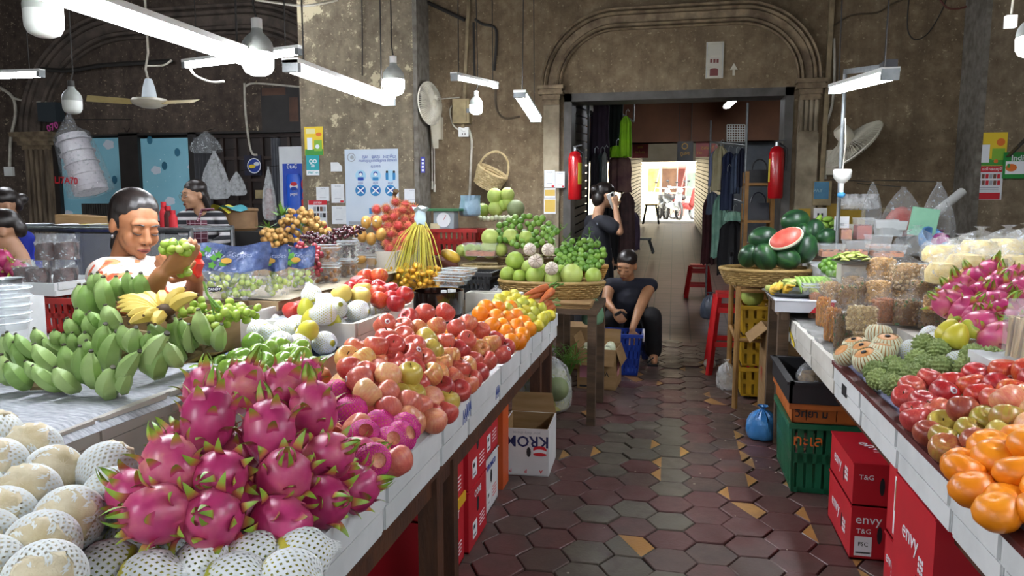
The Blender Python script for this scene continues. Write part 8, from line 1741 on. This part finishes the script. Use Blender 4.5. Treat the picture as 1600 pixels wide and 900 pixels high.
for i,(r,y,m_,l)in enumerate((((922,150,952,250),8.0,C_('plum','2f2233','241a28'),'dark plum dress hanging inside the door'),((946,148,974,240),8.3,C_('blackgreen','16211e','101816'),'black-green dress behind the plum one'),((968,182,987,245),8.1,C_('lime','8cc21e','79ad18'),'lime green garment hanging high in the corridor'),((952,228,974,246),8.15,C_('lime','0'),'lime green hem below the dark dress'),((950,240,987,300),8.5,C_('mauve','6a4a50','8a6a62'),'mauve patterned sarong in the corridor'),((922,240,936,310),7.9,C_('dkgrey','2c2a30'),'dark grey skirt in the left row'),((932,240,945,296),7.95,C_('teal','3b4a4c'),'slate trousers in the left row'),((940,238,949,288),7.9,C_('offwhite','8f9490','7b807c'),'off-white trousers in the left row'),((965,300,992,400),8.6,C_('rose','6a5050','4f3f42'),'pinkish grey coat hanging low on the left'),((975,330,1000,390),9.3,C_('lilac','7a6a86','5f5268'),'lilac blouse hanging low on the left'),((938,310,966,420),8.3,C_('black','17171a'),'black coat behind the phone woman'),((1108,236,1124,290),8.8,C_('paleblue','8f9cc0','7f8cb2'),'pale blue blouse on the right rack'),((1113,229,1137,298),8.5,C_('cream','b0a888','a39a78'),'cream blouse on the right rack'),((1128,238,1148,292),8.2,C_('navy','1f2a4a','182240'),'navy blouse on the right rack'),((1126,268,1146,328),8.1,C_('navy2','222c46'),'long navy dress on the right rack'),((1143,240,1156,302),8.0,C_('steel','46536a','3a465a'),'blue-grey trousers on the right rack'),((1153,232,1164,292),7.9,C_('ink','1a2036'),'ink blue trousers at the rack end'),((1113,304,1136,402),8.4,C_('mint','8fb8a4','6f9a88'),'mint patterned dress hanging low'),((1098,305,1116,412),9.0,C_('maroon','4a2226','3a1a1e'),'maroon trousers hanging low'),((1104,300,1122,335),8.8,C_('greyblue','5a6478'),'grey-blue top hanging low'),((1130,330,1162,345),8.0,C_('mint','0'),'folded mint cloth on the hanger row'),((1122,345,1166,430),8.2,C_('black','0'),'black bundle of clothes on the right'))):
 cloth(*r,y,m_,l,seed=i)
def rods(name,label,segs,m,r=.012,cat='rack'):
 t=thing(name,label,cat,segs[0][0])
 for a,b in segs:MB().tube([a,b],r,7).build('rod',m,t)
 return t
a,b=px(1110,222,y=9.2),px(1166,228,y=7.7);rods('clothes_rack','steel clothes rack on the right of the corridor',[(a,b),(V((b.x,b.y,0)),V((b.x,b.y,2.3))),(V((a.x,a.y,0)),V((a.x,a.y,2.3))),(px(1110,302,y=9.2),px(1166,318,y=7.7))],M_gsteel)
a,b=px(920,146,y=7.7),px(990,190,y=9.8);rods('clothes_rail','rail carrying the dark dresses on the left',[(a,b),(a,V((a.x,a.y,0))),(b,V((b.x,b.y,3)))],M_blk)
t=thing('wire_grid','white wire grid panel above the right clothes rack','grid',px(1150,215,y=8.6))
for i in range(8):MB().tube([px(1136+i*4,195,y=8.6),px(1136+i*4,222,y=8.6)],.005,5).build('wire',M_white,t);MB().tube([px(1136,195+i*3.8,y=8.6),px(1164,195+i*3.8,y=8.6)],.005,5).build('wire',M_white,t)
t=thing('bag_rack','wooden rack of handbags inside the door on the right','rack',(px(1198,300,y=7.6).x,7.6,0));x0,x1=px(1164,350,y=7.6).x,px(1205,350,y=7.6).x
M_rk=mat('rack_wood','9a7038','80592a',6,.6)
for x in(x0,x1):
 for y in(7.55,7.85):MB().b2((x-.018,y-.018,0),(x+.018,y+.018,px(1180,268,y=7.6).z)).build('post',M_rk,t,smooth=False)
for v in(288,346,400):
 z=px(1180,v,y=7.6).z;MB().b2((x0-.018,7.53,z-.012),(x1+.018,7.87,z+.012)).build('shelf',M_rk,t,smooth=False)
 if v==400:MB().b2((x0-.018,7.53,.3),(x1+.018,7.87,.33)).build('shelf',M_rk,t,smooth=False)
for i,(v,hh)in enumerate(((288,.13),(346,.17),(400,.12))):
 z=px(1180,v,y=7.6).z+.012;cx=(x0+x1)/2;g=thing('handbag',('small black handbag on the top shelf','navy handbag on the middle shelf','bag with a white handle on the lower shelf')[i],'bag',(cx,7.68,z));mm=(M_blk,mat('bag_navy','161a2c','10131f',5,.4),mat('bag_tan','6a5a3a'))[i]
 MB().box((cx,7.68,z+hh/2),(.2,.1,hh),None,1.1).build('body',mm,g,smooth=False);MB().tube([(cx+.07*cos(pi*j/12),7.66,z+hh+.10*sin(pi*j/12))for j in range(13)],.008,6).build('handle',M_white if i==2 else mm,g)
def sign(u0,v0,u1,v1,y,m,label,words):
 s=panel('hanging_sign',label,'sign',(u0,v0,u1,v1),y,m,.03)
 for u in(u0+3,u1-3):MB().tube([px(u,v0,y=y-.015),V((px(u,v0,y=y-.015).x,y-.015,3.0))],.006,5).build('hanger',M_cord,s)
 for(w_,u,v,h,mm,wp)in words:wtext(s,w_,u,v,h,y-.031,mm,wp,True)
 return s
F_gold=flat('gold','b98a2e');F_sred=mat('sign_red','8f2a1e','7d2218',4,.5)
sign(988,224,1013,247,12.6,F_sred,'red sign with gold letters at the left of the far opening',(('ហាង',1000,230,4,F_gold,14),('លក់អាវ',1000,238,4,F_gold,20)))
s=sign(1058,221,1083,252,11.9,M_blk,'black sign with gold crest and letters hanging in the corridor',(('ក្រមា',1070,240,6,F_gold,20),));disc(s,'crest',1070,228.5,5,11.868,F_gold);disc(s,'crest',1070,228.5,3.5,11.866,M_blk)
sign(1087,222,1121,245,12.1,F_sred,'red sign with yellow Tel lettering in the corridor',(('ក្រណាត់',1106,231,5,F_gold,24),('Tel:',1093,239,4,F_gold,8)))
def ministool(u,vt,vb,y,label,m):
 a,b=px(u,vb,y=y),px(u,vt,y=y);t=thing('stool',label,'stool',a);h=b.z-a.z;MB().b2((a.x-.16,y-.16,b.z-.04),(a.x+.16,y+.16,b.z)).build('seat',m,t,smooth=False)
 for x in(-1,1):
  for q in(-1,1):MB().bar((a.x+x*.2,y+q*.18,a.z),(a.x+x*.12,y+q*.12,b.z-.04),.03).build('leg',m,t,smooth=False)
ministool(1017,319,350,19.2,'tall dark stool silhouetted at the corridor end',M_blk);ministool(1003,371,395,13.2,'low white-topped stool on the left of the corridor',M_gsteel)
stool((px(1092,410,y=9.6).x,9.6,rz(9.6)),.3,.42,mat('stool_red','0'),'small dark red stool beside the maroon trousers')
def bike(x,y,z,label,m,rot):
 t=thing('motorbike',label,'motorbike',(0,0,0));WL[t.name]=(0,0,0);tyre=mat('tyre','1c1c1e',rough=.7)
 for yy in(-.6,.6):
  MB().tube([(0,yy+.27*cos(2*pi*i/24),.28+.27*sin(2*pi*i/24))for i in range(24)],.045,8,closed=True).build('tyre',tyre,t);mb=MB()
  for i in range(8):mb.tube([(0,yy,.28),(0,yy+.25*cos(pi*i/4),.28+.25*sin(pi*i/4))],.008,5)
  mb.build('spokes',M_steel,t)
 MB().cap((0,-.35,.42),.12,(0,.35,.48),.10).build('engine_body',m,t);MB().cap((0,.05,.72),.10,(0,.62,.78),.07).build('seat',tyre,t);MB().cap((0,-.5,.55),.12,(0,-.62,.95),.09).build('front_fairing',m,t);MB().cap((0,.3,.6),.10,(0,.75,.7),.06).build('tail',m,t)
 MB().tube([(-.34,-.5,1.05),(-.1,-.6,1.02),(.1,-.6,1.02),(.34,-.5,1.05)],.018,7).build('handlebar',M_steel,t);MB().tube([(0,-.62,.28),(0,-.56,.95)],.03,7).build('fork',M_steel,t);MB().ell((0,-.7,.92),(.09,.05,.07),12,8).build('headlamp',M_white,t)
 for q in(-.3,.3):MB().tube([(q,-.5,1.05),(q*1.1,-.48,1.2)],.008,5).ell((q*1.15,-.48,1.23),(.05,.015,.035),10,6).build('mirror',tyre,t)
 t.location=(x,y,z);t.rotation_euler=(0,0,rot)
for i,(u,y,m_,l,ro)in enumerate(((1050,24.5,mat('bike_white','a9b0b4'),'white motorbike parked in the street, facing us',.35),(1068,25.2,mat('bike_red','8a2a2a'),'motorbike with red trim beside the white one',.6),(1036,26.0,mat('bike_grey','5a6066'),'grey motorbike behind, left',.2))):bike(px(u,340,y=y).x,y,ZE,l,m_,ro)
for i,(u0,v0,u1,v1,m_,l)in enumerate(((1033,262,1058,318,mat('shop_dark','5d4640','8d6f5c',1.5,.8),'dark shop front across the street'),(1058,262,1072,312,mat('shop_red','8a4a44','6a3a38',2,.8),'reddish goods hanging across the street'),(1072,268,1092,340,mat('shop_teal','7a9a96','a9b8b0',2,.8),'pale teal shop corner across the street'),(1012,262,1031,310,mat('flower_banner','d8cfa0','b89a5a',2,.8),'yellow flowered banner across the street'))):
 a,b=px(u0,v1,y=31),px(u1,v0,y=31);tag(MB().b2((a.x,31,ZE),(b.x,31.6,b.z)).box(((a.x+b.x)/2,30.7,b.z+.05),(abs(b.x-a.x)*1.05,.8,.08),(.2,0,0)).build('shop_stand',m_,at=(a.x,31,ZE),smooth=False),l,'shop')
c=px(1045,236,y=21.5);t=thing('ceiling_fan','ceiling fan silhouetted at the corridor end','fan',c);MB().lathe([(0,-.05),(.1,-.04),(.12,.03),(0,.06)],14,c).tube([c,V((c.x,c.y,3.05))],.02,6).build('motor',M_fanw,t)
for a in(.2,2.3,4.4):MB().bar(c+V((cos(a)*.1,sin(a)*.1,0)),c+V((cos(a)*.75,sin(a)*.75,0)),.12,.012).build('blade',M_fanw,t,smooth=False)
c=px(923,172,y=8);t=thing('security_camera','white dome camera above the dark dresses','camera',c);MB().ell(c,(.05,.05,.07),14,10).build('dome',M_white,t);MB().ell(c-V((0,.02,.03)),(.035,.035,.04),12,8).build('lens',M_blk,t);MB().bar(c+V((0,0,.05)),c+V((-.1,.05,.15)),.03).build('arm',M_white,t,smooth=False)
c=px(1145,470,y=6.8);t=thing('hand_truck','black folding hand truck parked by the clothes rack','cart',(.62,6.75,0))
for x in(.52,.72):MB().tube([(x,6.8,.05),(x,6.85,.85),(x,6.78,.9)],.014,7).build('frame_tube',M_blk,t);MB().lathe([(0,-.015),(.06,-.015),(.06,.015),(0,.015)],16,(x,6.78,.06),frame((1,0,0))).build('wheel',M_blk,t)
for z in(.2,.45,.7):MB().bar((.52,6.82,z),(.72,6.82,z),.02).build('crossbar',M_blk,t,smooth=False)
MB().b2((.5,6.55,.03),(.74,6.8,.05)).build('toe_plate',M_blk,t,smooth=False)
for i,(z,w_)in enumerate(((.052,.22),(.262,.2),(.472,.2))):tag(MB().box((.62,6.68,z+.1),(w_,.2,.2),(0,0,.1*i)).build('black_case',mat('case_black','1a1a1e','222228',6,.5),at=(.62,6.68,z),smooth=False),'black case on the hand truck, %s'%('bottom','middle','top')[i],'case')
tag(MB().lathe([(.03,0),(.05,.08),(.045,.1),(.03,.1),(.0,.02)],14,(.66,6.68,.674)).build('green_cup',mat('cup_green','2fae4a'),at=(.66,6.68,.674)),'bright green cup on the black cases','cup')
tag(MB().ell((.32,6.05,.035),(.05,.11,.035),14,8).build('white_shoe',mat('shoe_white','b5b0a4'),at=(.32,6.05,0)),'white shoe on the floor beside the red stool','shoe');sack((.34,6.7,.3),.08,.24,'dark plastic bag hanging on the hand truck',mat('dark_bag','3a3f4a','4a505c',9,.35),seed=3)
import numpy as np
def settle(groups,k=.90,it=40,low=()):
 ob=[o for o in COL.objects if o.parent is None and o.type=='MESH' and o.get('group')in groups]
 if not ob:return
 P_=np.array([list(o.location)for o in ob]);S_=np.array([min(d for d in o.dimensions)/2*.5+sum(o.dimensions)/6*.5 for o in ob])*k;P0=P_.copy()
 for _ in range(it):
  D=P_[:,None]-P_[None];d=np.linalg.norm(D,axis=2)+np.eye(len(ob));need=S_[:,None]+S_[None]-d;need[np.eye(len(ob),dtype=bool)]=0;need=np.maximum(need,0)
  mv=(D/d[...,None]*need[...,None]).sum(1)*.28;mv[:,2]=np.maximum(mv[:,2],-.004);P_+=mv;P_+=(P0-P_)*.04
 for o,p in zip(ob,P_):o.location=p
 for o in[o for o in COL.objects if o.parent is None and o.get('group')in low]:
  q=np.array(list(o.location));r_=sum(o.dimensions)/6*k;d=np.linalg.norm(P_-q,axis=1)
  if(d<(S_+r_)*.8).any():
   for c in list(o.children):bpy.data.objects.remove(c)
   bpy.data.objects.remove(o)
bpy.context.view_layer.update()
settle({'left apple heap','left orange heap','left lemon heap','pink-netted peaches','bare peaches by the pink nets'},low=('left apple heap, lower layer','covered fruit of the left citrus tray'))
settle({'left dragon fruit heap'},.8,25);settle({'right dragon fruit heap'},.82)
settle({'green apples','net-wrapped pears behind the green apples','bare pears among the nets'},low=('green apples, lower layer',))
settle({'net-wrapped pears on the upper tray','pale yellow pears on the upper tray','left nectarines'},low=('left nectarines, lower layer',))
settle({'right tangerines','right apple heap','custard apples','tan pears in foam cups','right net-wrapped pears'},1.0,low=('right tangerines, lower layer','right apple heap, lower layer','custard apples, lower layer'))
settle({'net-wrapped melons at bottom left'},.92,low=('net-wrapped melons, lower layer',));settle({'net-wrapped pears, nearest left tray'},.9);settle({'rambutan heap'},.75);settle({'limes over the dark basket','limes at the aisle end','limes at the aisle end, lower'},.92)
def rank(group,base,nrow,flt=None):
 ob=[o for o in COL.objects if o.parent is None and o.get('group')==group and(flt is None or flt in o['label'])]
 def uv(o):
  q=o.location-CAMP;fx,fy=_cy*q.x+_sy*q.y,-_sy*q.x+_cy*q.y;z=fy*_cp-q.z*_sp;return fx/z,(fy*_sp+q.z*_cp)/z
 ob.sort(key=lambda o:-uv(o)[1]);rn={2:('top','bottom'),3:('top','middle','bottom'),4:('top','upper','lower','bottom')}[nrow]
 for r_ in range(nrow):
  row=sorted(ob[len(ob)*r_//nrow:len(ob)*(r_+1)//nrow],key=lambda o:uv(o)[0]);w_=('leftmost','second from left','third from left','fourth from left','fifth from left','sixth from left','seventh from left','eighth from left')
  for i,o in enumerate(row):o['label']='%s, %s row, %s'%(base,rn[r_],'rightmost' if i==len(row)-1 and i>0 else w_[i])
rank('left dragon fruit heap','magenta dragon fruit in the near left heap',4,'large');rank('net-wrapped melons at bottom left','cream net-wrapped melon at bottom left',4)
rank('net-wrapped pears, nearest left tray','white-netted pear in nearest left tray',2);rank('right tangerines','big tangerine on the right stall',3);rank('right dragon fruit heap','dragon fruit in the right edge heap',4)
rank('green apples','green apple beside the bananas',3);rank('pomelos in the wide basket','pomelo in the wide front basket',2);rank('custard apples','knobbly custard apple on right stall',3);rank('left nectarines','nectarine in the upper left tray',3);rank('right net-wrapped pears','white-netted pear on right stall',2);rank('tan pears in foam cups','tan pear in slotted foam cup',2);rank('left orange heap','orange in the left heap',3)
rank('pink-netted peaches','pink-netted peach beside the dragon fruit',2);rank('right apple heap','red-yellow nectarine on right stall',2,'nectarine');rank('right apple heap','brownish russet apple on right stall',2,'russet apple on');rank('left apple heap','pale pink apple at near heap end',3,'peach-like');rank('bare peaches by the pink nets','bare peach by the pink nets',2)
